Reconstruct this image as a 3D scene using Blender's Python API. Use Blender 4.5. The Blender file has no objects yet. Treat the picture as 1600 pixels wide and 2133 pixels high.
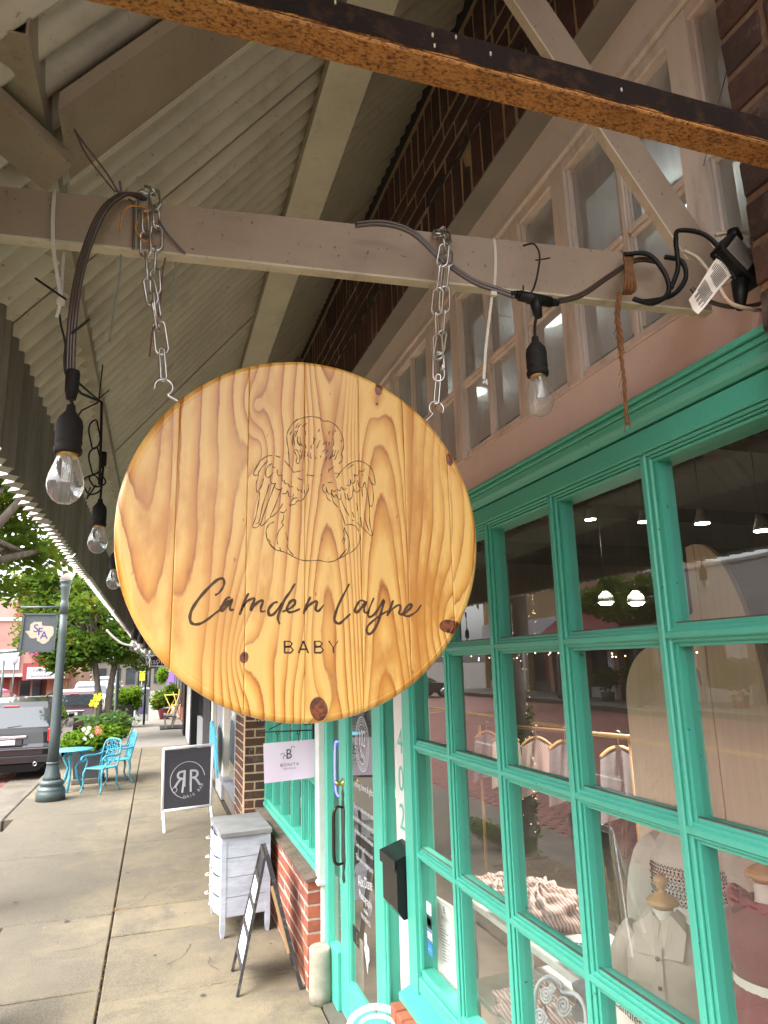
import bpy, bmesh, math, random
import numpy as np
from mathutils import Vector, Matrix
random.seed(11); np.random.seed(11)
SC = bpy.context.scene
COL = SC.collection
PI = math.pi
# ------------------------------------------------------------------ camera
CAM_H = 1.85
YAW, PITCH, ROLL, FPX = .3178, .2136, -.026, 1438.0
_f = np.array([math.sin(YAW)*math.cos(PITCH), math.cos(YAW)*math.cos(PITCH), math.sin(PITCH)])
_r = np.array([math.cos(YAW), -math.sin(YAW), 0.0]); _u = np.cross(_r, _f)
_cr, _sr = math.cos(ROLL), math.sin(ROLL)
_r, _u = _cr*_r+_sr*_u, -_sr*_r+_cr*_u
cd = bpy.data.cameras.new('camera'); cam = bpy.data.objects.new('camera', cd); COL.objects.link(cam)
cd.sensor_fit = 'VERTICAL'; cd.sensor_height = 24.0; cd.lens = 24.0*FPX/2133.0
cd.clip_start = .02; cd.clip_end = 1200
cam.matrix_world = Matrix(((_r[0], _u[0], -_f[0], 0), (_r[1], _u[1], -_f[1], 0), (_r[2], _u[2], -_f[2], CAM_H), (0, 0, 0, 1)))
SC.camera = cam
# ------------------------------------------------------------------ world: pale overcast sky, sun behind cloud
SUN_EL, SUN_AZ = math.radians(50), math.radians(255)
w = bpy.data.worlds.new('World'); SC.world = w; w.use_nodes = True
nt = w.node_tree; nt.nodes.clear()
sky = nt.nodes.new('ShaderNodeTexSky'); sky.sky_type = 'NISHITA'; sky.sun_disc = False
sky.sun_elevation = SUN_EL; sky.sun_rotation = SUN_AZ; sky.air_density = 1.0; sky.dust_density = 4.0; sky.ozone_density = 1.0
hs = nt.nodes.new('ShaderNodeHueSaturation'); hs.inputs['Saturation'].default_value = .10; hs.inputs['Value'].default_value = 1.15
tc = nt.nodes.new('ShaderNodeTexCoord'); cn = nt.nodes.new('ShaderNodeTexNoise'); cn.inputs['Scale'].default_value = 2.2; cn.inputs['Detail'].default_value = 5
mr = nt.nodes.new('ShaderNodeMapRange'); mr.inputs['From Min'].default_value = .3; mr.inputs['From Max'].default_value = .7; mr.inputs['To Min'].default_value = .85; mr.inputs['To Max'].default_value = 1.25
vm = nt.nodes.new('ShaderNodeVectorMath'); vm.operation = 'SCALE'
bg = nt.nodes.new('ShaderNodeBackground'); bg.inputs['Strength'].default_value = .15
wo = nt.nodes.new('ShaderNodeOutputWorld')
L = nt.links.new
L(tc.outputs['Generated'], cn.inputs['Vector']); L(cn.outputs['Fac'], mr.inputs['Value'])
L(sky.outputs['Color'], hs.inputs['Color']); L(hs.outputs['Color'], vm.inputs[0]); L(mr.outputs['Result'], vm.inputs['Scale'])
L(vm.outputs['Vector'], bg.inputs['Color']); L(bg.outputs['Background'], wo.inputs['Surface'])
sd = bpy.data.lights.new('sun', 'SUN'); sd.energy = .6; sd.angle = math.radians(45); sd.color = (1, .96, .9)
so = bpy.data.objects.new('sun', sd); COL.objects.link(so)
sdir = Vector((math.sin(SUN_AZ)*math.cos(SUN_EL), math.cos(SUN_AZ)*math.cos(SUN_EL), math.sin(SUN_EL)))
so.rotation_euler = sdir.to_track_quat('Z', 'Y').to_euler(); so.location = (-8, -4, 14)
# ------------------------------------------------------------------ colour management
SC.view_settings.view_transform = 'Standard'; SC.view_settings.look = 'None'
SC.view_settings.gamma = 1; SC.view_settings.use_curve_mapping = False
SC.view_settings.exposure = 2.35
SC.render.engine = 'CYCLES'
SC.cycles.use_denoising = True
SC.cycles.max_bounces = 8; SC.cycles.transparent_max_bounces = 24; SC.cycles.glossy_bounces = 4; SC.cycles.diffuse_bounces = 5
SC.cycles.sample_clamp_indirect = 6; SC.cycles.caustics_reflective = False; SC.cycles.caustics_refractive = False
# ------------------------------------------------------------------ where a sight line of the photograph meets a real plane of the place
def P(px, py, ax, v):
    d = (px-800)/FPX*_r-(py-1066.5)/FPX*_u+_f; c = np.array([0, 0, CAM_H])
    i = 'xyz'.index(ax); t = (v-c[i])/d[i]
    return Vector(c+d*t)
def V3(*a): return Vector(a)
# ------------------------------------------------------------------ mesh building
class MB:
    def __init__(s): s.v = []; s.f = []; s.sm = []
    def add(s, vs, fs, smooth=False):
        o = len(s.v); s.v += [tuple(a) for a in vs]; s.f += [tuple(i+o for i in f) for f in fs]; s.sm += [smooth]*len(fs); return s
    def box(s, x0, x1, y0, y1, z0, z1):
        x0, x1 = min(x0, x1), max(x0, x1); y0, y1 = min(y0, y1), max(y0, y1); z0, z1 = min(z0, z1), max(z0, z1)
        return s.add([(x0,y0,z0),(x1,y0,z0),(x1,y1,z0),(x0,y1,z0),(x0,y0,z1),(x1,y0,z1),(x1,y1,z1),(x0,y1,z1)],
                     [(0,3,2,1),(4,5,6,7),(0,1,5,4),(1,2,6,5),(2,3,7,6),(3,0,4,7)])
    def cbox(s, x0, x1, y0, y1, z0, z1, c=.003):      # box with chamfered edges
        x0, x1 = min(x0, x1), max(x0, x1); y0, y1 = min(y0, y1), max(y0, y1); z0, z1 = min(z0, z1), max(z0, z1)
        c = min(c, (x1-x0)*.45, (y1-y0)*.45, (z1-z0)*.45)
        vs = []
        for X, a in ((x0, 1), (x1, -1)):
            for Y, b in ((y0, 1), (y1, -1)):
                for Z, d in ((z0, 1), (z1, -1)):
                    vs += [(X, Y+b*c, Z+d*c), (X+a*c, Y, Z+d*c), (X+a*c, Y+b*c, Z)]
        k = lambda i, j, l, m: (i*4+j*2+l)*3+m
        fs = [(k(0,0,0,0),k(0,0,1,0),k(0,1,1,0),k(0,1,0,0)), (k(1,0,0,0),k(1,1,0,0),k(1,1,1,0),k(1,0,1,0)),
              (k(0,0,0,1),k(1,0,0,1),k(1,0,1,1),k(0,0,1,1)), (k(0,1,0,1),k(0,1,1,1),k(1,1,1,1),k(1,1,0,1)),
              (k(0,0,0,2),k(0,1,0,2),k(1,1,0,2),k(1,0,0,2)), (k(0,0,1,2),k(1,0,1,2),k(1,1,1,2),k(0,1,1,2))]
        for j in (0,1):
            for l in (0,1): fs.append((k(0,j,l,1),k(1,j,l,1),k(1,j,l,2),k(0,j,l,2)))
        for i in (0,1):
            for l in (0,1): fs.append((k(i,0,l,0),k(i,1,l,0),k(i,1,l,2),k(i,0,l,2)))
            for j in (0,1): fs.append((k(i,j,0,0),k(i,j,1,0),k(i,j,1,1),k(i,j,0,1)))
        for i in (0,1):
            for j in (0,1):
                for l in (0,1): fs.append((k(i,j,l,0),k(i,j,l,1),k(i,j,l,2)))
        return s.add(vs, fs)
    def bar(s, a, b, w, h, up=(0,0,1)):               # rectangular bar a->b, w across, h along up
        a, b = Vector(a), Vector(b); d = (b-a).normalized(); up = Vector(up)
        sd_ = d.cross(up); sd_ = sd_.normalized() if sd_.length > 1e-6 else Vector((1,0,0)); u2 = sd_.cross(d).normalized()
        vs = []
        for p in (a, b):
            for i, j in ((-1,-1),(1,-1),(1,1),(-1,1)): vs.append(p+sd_*(i*w/2)+u2*(j*h/2))
        return s.add(vs, [(0,1,2,3),(7,6,5,4),(0,4,5,1),(1,5,6,2),(2,6,7,3),(3,7,4,0)])
    def tube(s, pts, r, n=8, cap=True, closed=False):
        pts = [Vector(p) for p in pts]; N = len(pts)
        rr = r if isinstance(r, (list, tuple)) else [r]*N
        up = Vector((0,0,1)); vs = []; prev = None
        for i, p in enumerate(pts):
            if closed: t = pts[(i+1) % N]-pts[i-1]
            else: t = pts[min(i+1, N-1)]-pts[max(i-1, 0)]
            t.normalize() if t.length > 1e-9 else None
            if prev is None:
                a = t.cross(up)
                if a.length < 1e-3: a = t.cross(Vector((1,0,0)))
                a.normalize()
            else:
                a = prev-t*prev.dot(t)
                if a.length < 1e-6: a = t.cross(up)
                a.normalize()
            prev = a; b = t.cross(a)
            for k in range(n):
                an = 2*PI*k/n; vs.append(p+(a*math.cos(an)+b*math.sin(an))*rr[i])
        fs = []
        M = N if closed else N-1
        for i in range(M):
            for k in range(n):
                j = (i+1) % N; fs.append((i*n+k, i*n+(k+1)%n, j*n+(k+1)%n, j*n+k))
        s.add(vs, fs, True)
        if cap and not closed:
            o = len(s.v)-len(vs)
            s.f += [tuple(o+k for k in range(n))[::-1], tuple(o+(N-1)*n+k for k in range(n))]; s.sm += [False, False]
        return s
    def lathe(s, prof, o=(0,0,0), n=24, axis=(0,0,1), smooth=True, flute=None):   # prof: (radius, height)
        o = Vector(o); ax = Vector(axis).normalized(); a = ax.cross(Vector((0,1,0)) if abs(ax.y) < .9 else Vector((1,0,0))).normalized(); b = ax.cross(a)
        vs = []; fs = []
        for (r, h) in prof:
            for k in range(n):
                an = 2*PI*k/n; q = r*(flute(k, h) if flute else 1); vs.append(o+ax*h+(a*math.cos(an)+b*math.sin(an))*q)
        for i in range(len(prof)-1):
            for k in range(n): fs.append((i*n+k, i*n+(k+1)%n, (i+1)*n+(k+1)%n, (i+1)*n+k))
        s.add(vs, fs, smooth)
        o2 = len(s.v)-len(vs)
        if prof[0][0] > 1e-4: s.f.append(tuple(o2+k for k in range(n))[::-1]); s.sm.append(False)
        if prof[-1][0] > 1e-4: s.f.append(tuple(o2+(len(prof)-1)*n+k for k in range(n))); s.sm.append(False)
        return s
    def prism(s, poly, ext):                          # planar polygon of 3D points, extruded by vector ext
        poly = [Vector(p) for p in poly]; ext = Vector(ext); n = len(poly)
        return s.add(poly+[p+ext for p in poly], [tuple(range(n)), tuple(range(2*n-1, n-1, -1))]+[(i, (i+1)%n, n+(i+1)%n, n+i)[::-1] for i in range(n)])
    def ribbon(s, pts, wd, nrm):                      # flat stroke lying on a surface
        pts = [Vector(p) for p in pts]; N = len(pts); nrm = Vector(nrm)
        ww = wd if isinstance(wd, (list, tuple)) else [wd]*N; vs = []
        for i, p in enumerate(pts):
            t = pts[min(i+1, N-1)]-pts[max(i-1, 0)]
            if t.length < 1e-9: t = Vector((1,0,0))
            q = t.normalized().cross(nrm)*ww[i]/2; vs += [p-q, p+q]
        return s.add(vs, [(2*i, 2*i+1, 2*i+3, 2*i+2) for i in range(N-1)])
    def grid(s, fn, nu, nv, smooth=True):
        vs = [fn(i/nu, j/nv) for j in range(nv+1) for i in range(nu+1)]
        return s.add(vs, [(j*(nu+1)+i, j*(nu+1)+i+1, (j+1)*(nu+1)+i+1, (j+1)*(nu+1)+i) for j in range(nv) for i in range(nu)], smooth)
    def mesh(s, name, m=None, off=None):
        me = bpy.data.meshes.new(name)
        v = s.v if off is None else [(a[0]-off[0], a[1]-off[1], a[2]-off[2]) for a in s.v]
        me.from_pydata(v, [], s.f); me.polygons.foreach_set('use_smooth', s.sm); me.update()
        if m: me.materials.append(m)
        return me
def origin(o):
    q = Vector((0,0,0))
    while o is not None: q = q+Vector(o.location); o = o.parent
    return q
def link(name, me, parent=None, loc=None, rot=None):
    o = bpy.data.objects.new(name, me); COL.objects.link(o)
    if parent: o.parent = parent
    if loc is not None: o.location = loc
    if rot is not None: o.rotation_euler = rot
    return o
def part(name, mb, m, parent, label=None, kind=None, base=None):
    """one mesh part given in world coordinates; its own origin is the parent's (or base)"""
    po = origin(parent) if parent else Vector((0,0,0)); b = Vector(base) if base is not None else po
    o = link(name, mb.mesh(name, m, b), parent, b-po)
    if label: o['label'] = label
    if kind: o['kind'] = kind
    return o
def lpart(name, mb, m, parent):                        # part given in the thing's own coordinates
    return link(name, mb.mesh(name, m), parent)
def tag(o, label, cat, group=None):
    o['label'] = label; o['category'] = cat
    if group: o['group'] = group
    return o
def thing(name, label, cat, loc=(0,0,0), rotz=0, group=None):
    o = link(name, None, None, loc, (0,0,rotz)); o.empty_display_size = .1; return tag(o, label, cat, group)
def single(name, mb, m, label, cat, base, group=None):
    return tag(link(name, mb.mesh(name, m, base), None, base), label, cat, group)
def struct(name, mb, m, parent=None):
    o = link(name, mb.mesh(name, m) if mb else None, parent)
    if parent is None: o['kind'] = 'structure'
    return o
def dup(root, loc, rotz=0, label=None, scale=None):
    r = root.copy(); COL.objects.link(r); r.location = loc; r.rotation_euler = (0,0,rotz)
    if scale: r.scale = (scale,)*3
    if label: r['label'] = label
    for ch in list(root.children):
        c = ch.copy(); COL.objects.link(c); c.parent = r
        for g in ch.children:
            d = g.copy(); COL.objects.link(d); d.parent = c
    return r
def smooth_path(pts, k=6, closed=False):               # Catmull-Rom
    pts = [Vector(p) for p in pts]; out = []; N = len(pts)
    if N < 3: return pts
    for i in range(N if closed else N-1):
        if closed: p0, p1, p2, p3 = pts[i-1], pts[i], pts[(i+1)%N], pts[(i+2)%N]
        else: p0, p1, p2, p3 = pts[max(i-1,0)], pts[i], pts[i+1], pts[min(i+2,N-1)]
        for j in range(k):
            t = j/k; out.append(.5*((2*p1)+(p2-p0)*t+(2*p0-5*p1+4*p2-p3)*t*t+(3*p1-p0-3*p2+p3)*t**3))
    if not closed: out.append(pts[-1])
    return out
def text_mb(mb, s, size, o, xd, yd, align='CENTER', squash=1.0, sp=1.0, lift=0):
    """flat letters: origin o, reading direction xd, up direction yd"""
    cu = bpy.data.curves.new('t', 'FONT'); cu.body = s; cu.size = size; cu.align_x = align; cu.space_character = sp; cu.resolution_u = 3
    ob = bpy.data.objects.new('t', cu); COL.objects.link(ob); dg = bpy.context.evaluated_depsgraph_get()
    me = bpy.data.meshes.new_from_object(ob.evaluated_get(dg)); o = Vector(o); xd = Vector(xd).normalized(); yd = Vector(yd).normalized(); n = xd.cross(yd)
    mb.add([o+xd*(v.co.x*squash)+yd*v.co.y+n*lift for v in me.vertices], [tuple(p.vertices) for p in me.polygons])
    bpy.data.objects.remove(ob); bpy.data.curves.remove(cu); bpy.data.meshes.remove(me)
    return mb
# ------------------------------------------------------------------ materials
class NB:
    def __init__(s, name):
        s.m = bpy.data.materials.new(name); s.m.use_nodes = True; s.t = s.m.node_tree; s.t.nodes.clear()
        s.out = s.t.nodes.new('ShaderNodeOutputMaterial'); s.b = s.t.nodes.new('ShaderNodeBsdfPrincipled'); s.t.links.new(s.b.outputs[0], s.out.inputs[0])
        s.tc = s.t.nodes.new('ShaderNodeTexCoord')
    def n(s, typ, **kw):
        x = s.t.nodes.new('ShaderNode'+typ)
        for k, v in kw.items():
            if k in x.inputs: x.inputs[k].default_value = v
            else: setattr(x, k, v)
        return x
    def l(s, a, b): s.t.links.new(a, b)
    def coord(s, kind='Object', sc=(1,1,1), rot=(0,0,0)):
        mp = s.n('Mapping'); mp.inputs['Scale'].default_value = sc; mp.inputs['Rotation'].default_value = rot
        if kind == 'World': g = s.n('NewGeometry'); s.l(g.outputs['Position'], mp.inputs['Vector'])
        else: s.l(s.tc.outputs[kind], mp.inputs['Vector'])
        return mp.outputs['Vector']
    def noise(s, vec, scale, detail=4, rough=.55, dist=0):
        x = s.n('TexNoise', Scale=scale, Detail=detail, Roughness=rough, Distortion=dist); s.l(vec, x.inputs['Vector']); return x.outputs['Fac']
    def ramp(s, fac, stops, interp='LINEAR'):
        r = s.n('ValToRGB'); cr = r.color_ramp; cr.interpolation = interp
        while len(cr.elements) > 1: cr.elements.remove(cr.elements[-1])
        for i, (p, c) in enumerate(stops):
            e = cr.elements[0] if i == 0 else cr.elements.new(p)
            e.position = p; e.color = tuple(c)+((1,) if len(c) == 3 else ())
        s.l(fac, r.inputs['Fac']); return r.outputs['Color']
    def mix(s, fac, a, b, typ='MIX'):
        x = s.n('Mix', data_type='RGBA', blend_type=typ)
        for v, i in ((fac, 0), (a, 6), (b, 7)):
            if hasattr(v, 'is_linked'): s.l(v, x.inputs[i])
            else: x.inputs[i].default_value = v if i == 0 else tuple(v)+((1,) if len(v) == 3 else ())
        return x.outputs[2]
    def math(s, op, a, b=None, c=None):
        x = s.n('Math', operation=op)
        for i, v in enumerate((a, b, c)):
            if v is None: continue
            if hasattr(v, 'is_linked'): s.l(v, x.inputs[i])
            else: x.inputs[i].default_value = v
        return x.outputs[0]
    def bump(s, h, strength=.3, dist=.01):
        b = s.n('Bump'); b.inputs['Strength'].default_value = strength; b.inputs['Distance'].default_value = dist; s.l(h, b.inputs['Height'])
        s.l(b.outputs[0], s.b.inputs['Normal']); return b
    def base(s, c): 
        if hasattr(c, 'is_linked'): s.l(c, s.b.inputs['Base Color'])
        else: s.b.inputs['Base Color'].default_value = tuple(c)+(1,)
    def set(s, **k):
        for a, v in k.items():
            a = a.replace('_', ' ')
            if hasattr(v, 'is_linked'): s.l(v, s.b.inputs[a])
            else: s.b.inputs[a].default_value = v
def c3(c, k): return tuple(min(1, a*k) for a in c)
def painted(name, c, c2=None, scale=6, rough=.55, dirt=.35, dirtc=(.09,.07,.05), speck=.3, bump=.25, metal=0, world=False, stretch=(1,1,1), rnd=0):
    """paint with mottling, grime patches and specks"""
    s = NB(name); v = s.coord('World' if world else 'Object', stretch)
    c2 = c2 or c3(c, .82)
    col = s.mix(s.ramp(s.noise(v, scale, 5), [(.35, (0,0,0)), (.65, (1,1,1))]), c, c2)
    if dirt: col = s.mix(s.math('MULTIPLY', s.ramp(s.noise(v, scale*2.3, 8, .7), [(.52, (0,0,0)), (.72, (1,1,1))]), dirt), col, dirtc)
    if speck: col = s.mix(s.math('MULTIPLY', s.ramp(s.noise(v, scale*22, 3, .6), [(.66, (0,0,0)), (.72, (1,1,1))]), speck), col, c3(dirtc, .6))
    if rnd:
        oi = s.n('ObjectInfo'); hs_ = s.n('HueSaturation'); s.l(col, hs_.inputs['Color']); s.l(s.math('MULTIPLY_ADD', oi.outputs['Random'], rnd, 1-rnd/2), hs_.inputs['Value']); col = hs_.outputs[0]
    s.base(col); s.set(Roughness=rough, Metallic=metal)
    if max(c) < .05: s.b.inputs['Specular IOR Level'].default_value = .2
    if bump: s.bump(s.noise(v, scale*9, 6, .65), bump, .004)
    return s.m
def plain(name, c, rough=.5, metal=0, n=.15, scale=20, bump=.08, **k):
    s = NB(name); v = s.coord('Object'); s.base(s.mix(s.noise(v, scale, 4), c3(c, 1-n), c3(c, 1+n))); s.set(Roughness=rough, Metallic=metal, **k)
    if max(c) < .03: s.b.inputs['Specular IOR Level'].default_value = .22
    if bump: s.bump(s.noise(v, scale*6, 3), bump, .002)
    return s.m
def glow(name, c, strength):
    s = NB(name); s.base((.8,.8,.8)); s.b.inputs['Emission Color'].default_value = tuple(c)+(1,); s.b.inputs['Emission Strength'].default_value = strength; return s.m
def glassm(name, tint=(1,1,1), ior=1.5, dust=.0, dustc=(.4,.42,.42), rough=.0, streak=(1,1,1), wav=.0):
    s = NB(name); s.t.nodes.remove(s.b)
    tr = s.n('BsdfTransparent'); tr.inputs[0].default_value = tuple(tint)+(1,)
    gl = s.n('BsdfGlossy'); gl.inputs['Roughness'].default_value = rough; gl.inputs[0].default_value = (1,1,1,1)
    ge = s.n('NewGeometry'); dp = s.n('VectorMath', operation='DOT_PRODUCT'); s.l(ge.outputs['Incoming'], dp.inputs[0]); s.l(ge.outputs['Normal'], dp.inputs[1])
    f0 = 2*((ior-1)/(ior+1))**2; sch = s.math('MULTIPLY_ADD', s.math('POWER', s.math('SUBTRACT', 1, s.math('ABSOLUTE', dp.outputs['Value'])), 4.2), 1-f0, f0)
    mx = s.n('MixShader'); s.l(sch, mx.inputs[0]); s.l(tr.outputs[0], mx.inputs[1]); s.l(gl.outputs[0], mx.inputs[2]); last = mx.outputs[0]
    if wav:
        v0 = s.coord('World'); b = s.n('Bump'); b.inputs['Strength'].default_value = wav; b.inputs['Distance'].default_value = .004; s.l(s.noise(v0, 3.0, 2), b.inputs['Height']); s.l(b.outputs[0], gl.inputs['Normal'])
    if dust:
        v = s.coord('World', streak); df = s.n('BsdfDiffuse'); df.inputs[0].default_value = tuple(dustc)+(1,)
        f = s.math('MULTIPLY', s.ramp(s.noise(v, 5, 7, .65), [(.25, (.35,)*3), (.75, (1,)*3)]), dust)
        m2 = s.n('MixShader'); s.l(f, m2.inputs[0]); s.l(last, m2.inputs[1]); s.l(df.outputs[0], m2.inputs[2]); last = m2.outputs[0]
    s.l(last, s.out.inputs[0]); return s.m
def brickm(name, c1, c2, c3_, mott=.5):
    s = NB(name); v = s.coord('World'); oi = s.n('ObjectInfo')
    col = s.ramp(oi.outputs['Random'], [(0, c1), (.45, c2), (1, c3_)])
    col = s.mix(s.math('MULTIPLY', s.ramp(s.noise(v, 55, 6, .7), [(.4, (0,0,0)), (.7, (1,1,1))]), mott), col, c3(c1, .4))
    col = s.mix(s.math('MULTIPLY', s.ramp(s.noise(v, 9, 6, .7), [(.55, (0,0,0)), (.72, (1,1,1))]), .35), col, (.33,.29,.24))
    s.base(col); s.set(Roughness=.9); s.bump(s.noise(v, 130, 8, .75), .9, .006); return s.m
M = {}
M['pink_board'] = painted('cream_pink_paint', (.72,.65,.60), (.66,.60,.55), 3, .5, .12)
M['cream_board'] = painted('cream_paint', (.86,.83,.76), (.79,.765,.70), 4, .5, .15)
M['soffit'] = painted('grey_soffit_paint', (.26,.245,.215), None, 4, .6, .15)
M['transom'] = painted('weathered_cream_wood', (.72,.67,.59), (.60,.555,.49), 9, .6, .4, (.17,.14,.11), .4, stretch=(1,1,.25))
M['beam'] = painted('beam_taupe_paint', (.31,.235,.165), (.26,.195,.14), 5, .55, .25, (.10,.065,.04), .8, .3)
M['beam_light'] = painted('beam_lit_edge_and_chips', (.50,.45,.34), (.42,.37,.27), 14, .6, .45, (.16,.09,.04), .6)  # lighter copy of the beam paint for lit edges; also real paint chips
M['purlin'] = painted('purlin_cream_paint', (.56,.49,.37), (.47,.41,.31), 5, .5, .3, (.16,.12,.08), .6)
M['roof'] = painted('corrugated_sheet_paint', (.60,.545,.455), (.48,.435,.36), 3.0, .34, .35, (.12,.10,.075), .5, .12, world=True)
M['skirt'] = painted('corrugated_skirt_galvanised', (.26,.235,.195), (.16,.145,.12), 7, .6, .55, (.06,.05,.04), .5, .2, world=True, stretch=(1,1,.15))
M['skirt_rim'] = plain('white_sheet_edge', (.50,.48,.43), .5)
def rustm(name, c1, c2, c3_, sc=60):
    s = NB(name); v = s.coord('Object', (.55,1,1)); n1 = s.noise(v, sc*5.2, 5, .62); n2 = s.noise(v, sc*.25, 6, .7)
    col = s.ramp(n1, [(.36, c3_), (.46, c2), (.58, c1), (.75, c2)]); col = s.mix(s.math('MULTIPLY', s.ramp(n2, [(.5,(0,0,0)),(.75,(1,1,1))]), .5), col, c3_)
    s.base(col); s.set(Roughness=.85); s.bump(n1, .7, .004); return s.m
M['rust'] = rustm('orange_rust', (.50,.245,.075), (.33,.14,.035), (.08,.035,.015))
M['rust_dark'] = painted('dark_brown_rust', (.014,.007,.006), (.009,.005,.004), 12, .9, .15, (.3,.13,.04), .5, .5)
def tealm():
    s = NB('teal_gloss_paint'); v = s.coord('World'); n = s.noise(v, 5, 5)
    col = s.mix(n, (.06,.37,.27), (.08,.43,.32))
    v2 = s.coord('World', (1,1,.3)); d = s.ramp(s.noise(v2, 26, 8, .72), [(.60,(0,0,0)),(.74,(1,1,1))]); col = s.mix(s.math('MULTIPLY', d, .4), col, (.05,.10,.075))
    chip = s.ramp(s.noise(v, 60, 3, .6), [(.70,(0,0,0)),(.735,(1,1,1))]); col = s.mix(s.math('MULTIPLY', chip, .75), col, (.03,.035,.03))
    s.base(col); s.set(Roughness=.38); s.bump(s.noise(v, 60, 6, .6), .25, .003); return s.m
M['teal'] = tealm()
M['teal_grime'] = painted('teal_sill_grime', (.10,.13,.10), (.06,.08,.065), 30, .8, .5, (.12,.08,.05), .6)
M['glass'] = glassm('shop_glass', (.95,.97,.96), 1.60, .035, (.35,.36,.34), 0, (1,1,.5), .06)
M['glass_clear'] = glassm('clear_side_glass', (.93,.96,.94), 1.35, .02)
M['old_glass'] = glassm('dusty_transom_glass', (.70,.76,.77), 1.9, .66, (.58,.62,.63), .03, (1,1,.22), .15)
M['putty'] = plain('white_putty', (.55,.56,.52), .6)
M['mortar'] = painted('mortar', (.50,.36,.22), (.40,.28,.17), 30, .95, .3, (.12,.09,.06), .3, .8, world=True)
M['mortar_light'] = painted('light_mortar', (.52,.47,.42), (.44,.40,.36), 30, .95, .3, (.2,.15,.1), .3, .8, world=True)
M['brick_dark'] = brickm('dark_brown_brick', (.055,.026,.019), (.085,.038,.026), (.12,.048,.03))
M['brick_pier'] = brickm('pier_brick', (.035,.017,.011), (.06,.026,.015), (.09,.038,.02), .6)
M['brick_red'] = brickm('red_orange_brick', (.34,.095,.05), (.42,.12,.06), (.27,.075,.045), .3)
M['white_trim'] = painted('white_trim_paint', (.62,.61,.58), (.55,.54,.51), 6, .45, .12)
M['dark_void'] = plain('dark_shade_and_tar', (.03,.022,.018), .9)  # near-black: painted shade in gap and bore, also tar and screws
M['black'] = plain('black_plastic', (.006,.006,.006), .5); M['pier_mortar'] = painted('pier_mortar', (.24,.15,.085), (.16,.10,.06), 40, .95, .3, (.06,.04,.03), .3, 1.0, world=True)
M['cord'] = plain('brown_clear_cord', (.050,.034,.025), .35, Coat_Weight=.2)
M['chain'] = plain('zinc_chain', (.50,.48,.46), .30, 1.0, .2, 40)
def wirem(name, c): return plain(name, c, .5)
M['zip_white'] = plain('white_nylon', (.50,.46,.40), .35, Subsurface_Weight=.1)
M['zip_black'] = plain('black_nylon', (.012,.012,.012), .4)
M['twine'] = painted('brown_twine', (.20,.09,.03), (.12,.05,.02), 60, .95, .2)
M['white_paper'] = plain('paper', (.72,.66,.58), .7)
M['ink'] = plain('dark_ink', (.04,.035,.03), .6)
# ================================================================== GROUND
def concm():
    s = NB('worn_concrete'); v = s.coord('World'); oi = s.n('ObjectInfo')
    big = s.noise(v, .9, 6, .62); mid = s.noise(v, 5, 8, .7); fine = s.noise(v, 70, 5, .7)
    col = s.mix(s.ramp(big, [(.3,(0,0,0)),(.7,(1,1,1))]), (.180,.140,.082), (.092,.072,.041))
    col = s.mix(s.math('MULTIPLY', s.ramp(mid, [(.46,(0,0,0)),(.64,(1,1,1))]), .6), col, (.075,.06,.038))
    col = s.mix(s.math('MULTIPLY', s.ramp(fine, [(.35,(0,0,0)),(.7,(1,1,1))]), .22), col, (.21,.185,.145))
    # damp darker band in the worn outer slabs near the tree
    sx = s.n('SeparateXYZ'); s.l(v, sx.inputs[0])
    wet = s.math('MULTIPLY', s.math('LESS_THAN', sx.outputs[1], 12), s.ramp(s.math('MULTIPLY_ADD', s.noise(v, 1.3, 6, .65), 1.3, s.math('MULTIPLY', sx.outputs[0], -.42)), [(.66,(0,0,0)),(.95,(1,1,1))]))
    col = s.mix(s.math('MULTIPLY', wet, .6), col, (.06,.052,.042))
    spot = s.ramp(s.noise(v, 14, 2, .5), [(.70,(0,0,0)),(.73,(1,1,1))]); col = s.mix(s.math('MULTIPLY', spot, .5), col, (.08,.07,.06))
    ra = s.n('HueSaturation'); s.l(col, ra.inputs['Color']); s.l(s.math('MULTIPLY_ADD', oi.outputs['Random'], .22, .9), ra.inputs['Value'])
    pat = s.ramp(s.noise(v, 2.1, 7, .72, .6), [(.50,(0,0,0)),(.60,(1,1,1))]); c9 = s.mix(s.math('MULTIPLY', pat, .62), ra.outputs[0], (.075,.062,.045))
    agg = s.ramp(s.noise(v, 190, 2, .5), [(.40,(0,0,0)),(.62,(1,1,1))]); c9 = s.mix(s.math('MULTIPLY', agg, .28), c9, (.33,.28,.20)); dk = s.ramp(s.noise(v, 120, 2, .5), [(.62,(0,0,0)),(.70,(1,1,1))]); c9 = s.mix(s.math('MULTIPLY', dk, .45), c9, (.05,.042,.03))
    s.base(c9); s.set(Roughness=.85); s.bump(s.noise(v, 60, 8, .8), .8, .006); return s.m
M['conc'] = concm()
M['conc_pale'] = painted('pale_concrete', (.21,.19,.16), (.17,.155,.13), 2, .85, .25, (.25,.22,.18), .4, .5, world=True, rnd=.15)
M['gutter'] = painted('gutter_concrete', (.15,.125,.098), (.10,.085,.065), 3, .8, .4, (.12,.09,.06), .5, .6, world=True)
M['asphalt'] = painted('ground_earth', (.16,.14,.12), (.12,.10,.085), 2, .9, .3, (.05,.04,.03), .5, .6, world=True)
M['joint'] = plain('joint_dirt', (.035,.027,.02), .95)
M['dirt'] = painted('tree_pit_soil', (.10,.07,.05), (.06,.042,.03), 12, .95, .5, (.2,.14,.08), .6, .9, world=True)
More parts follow.
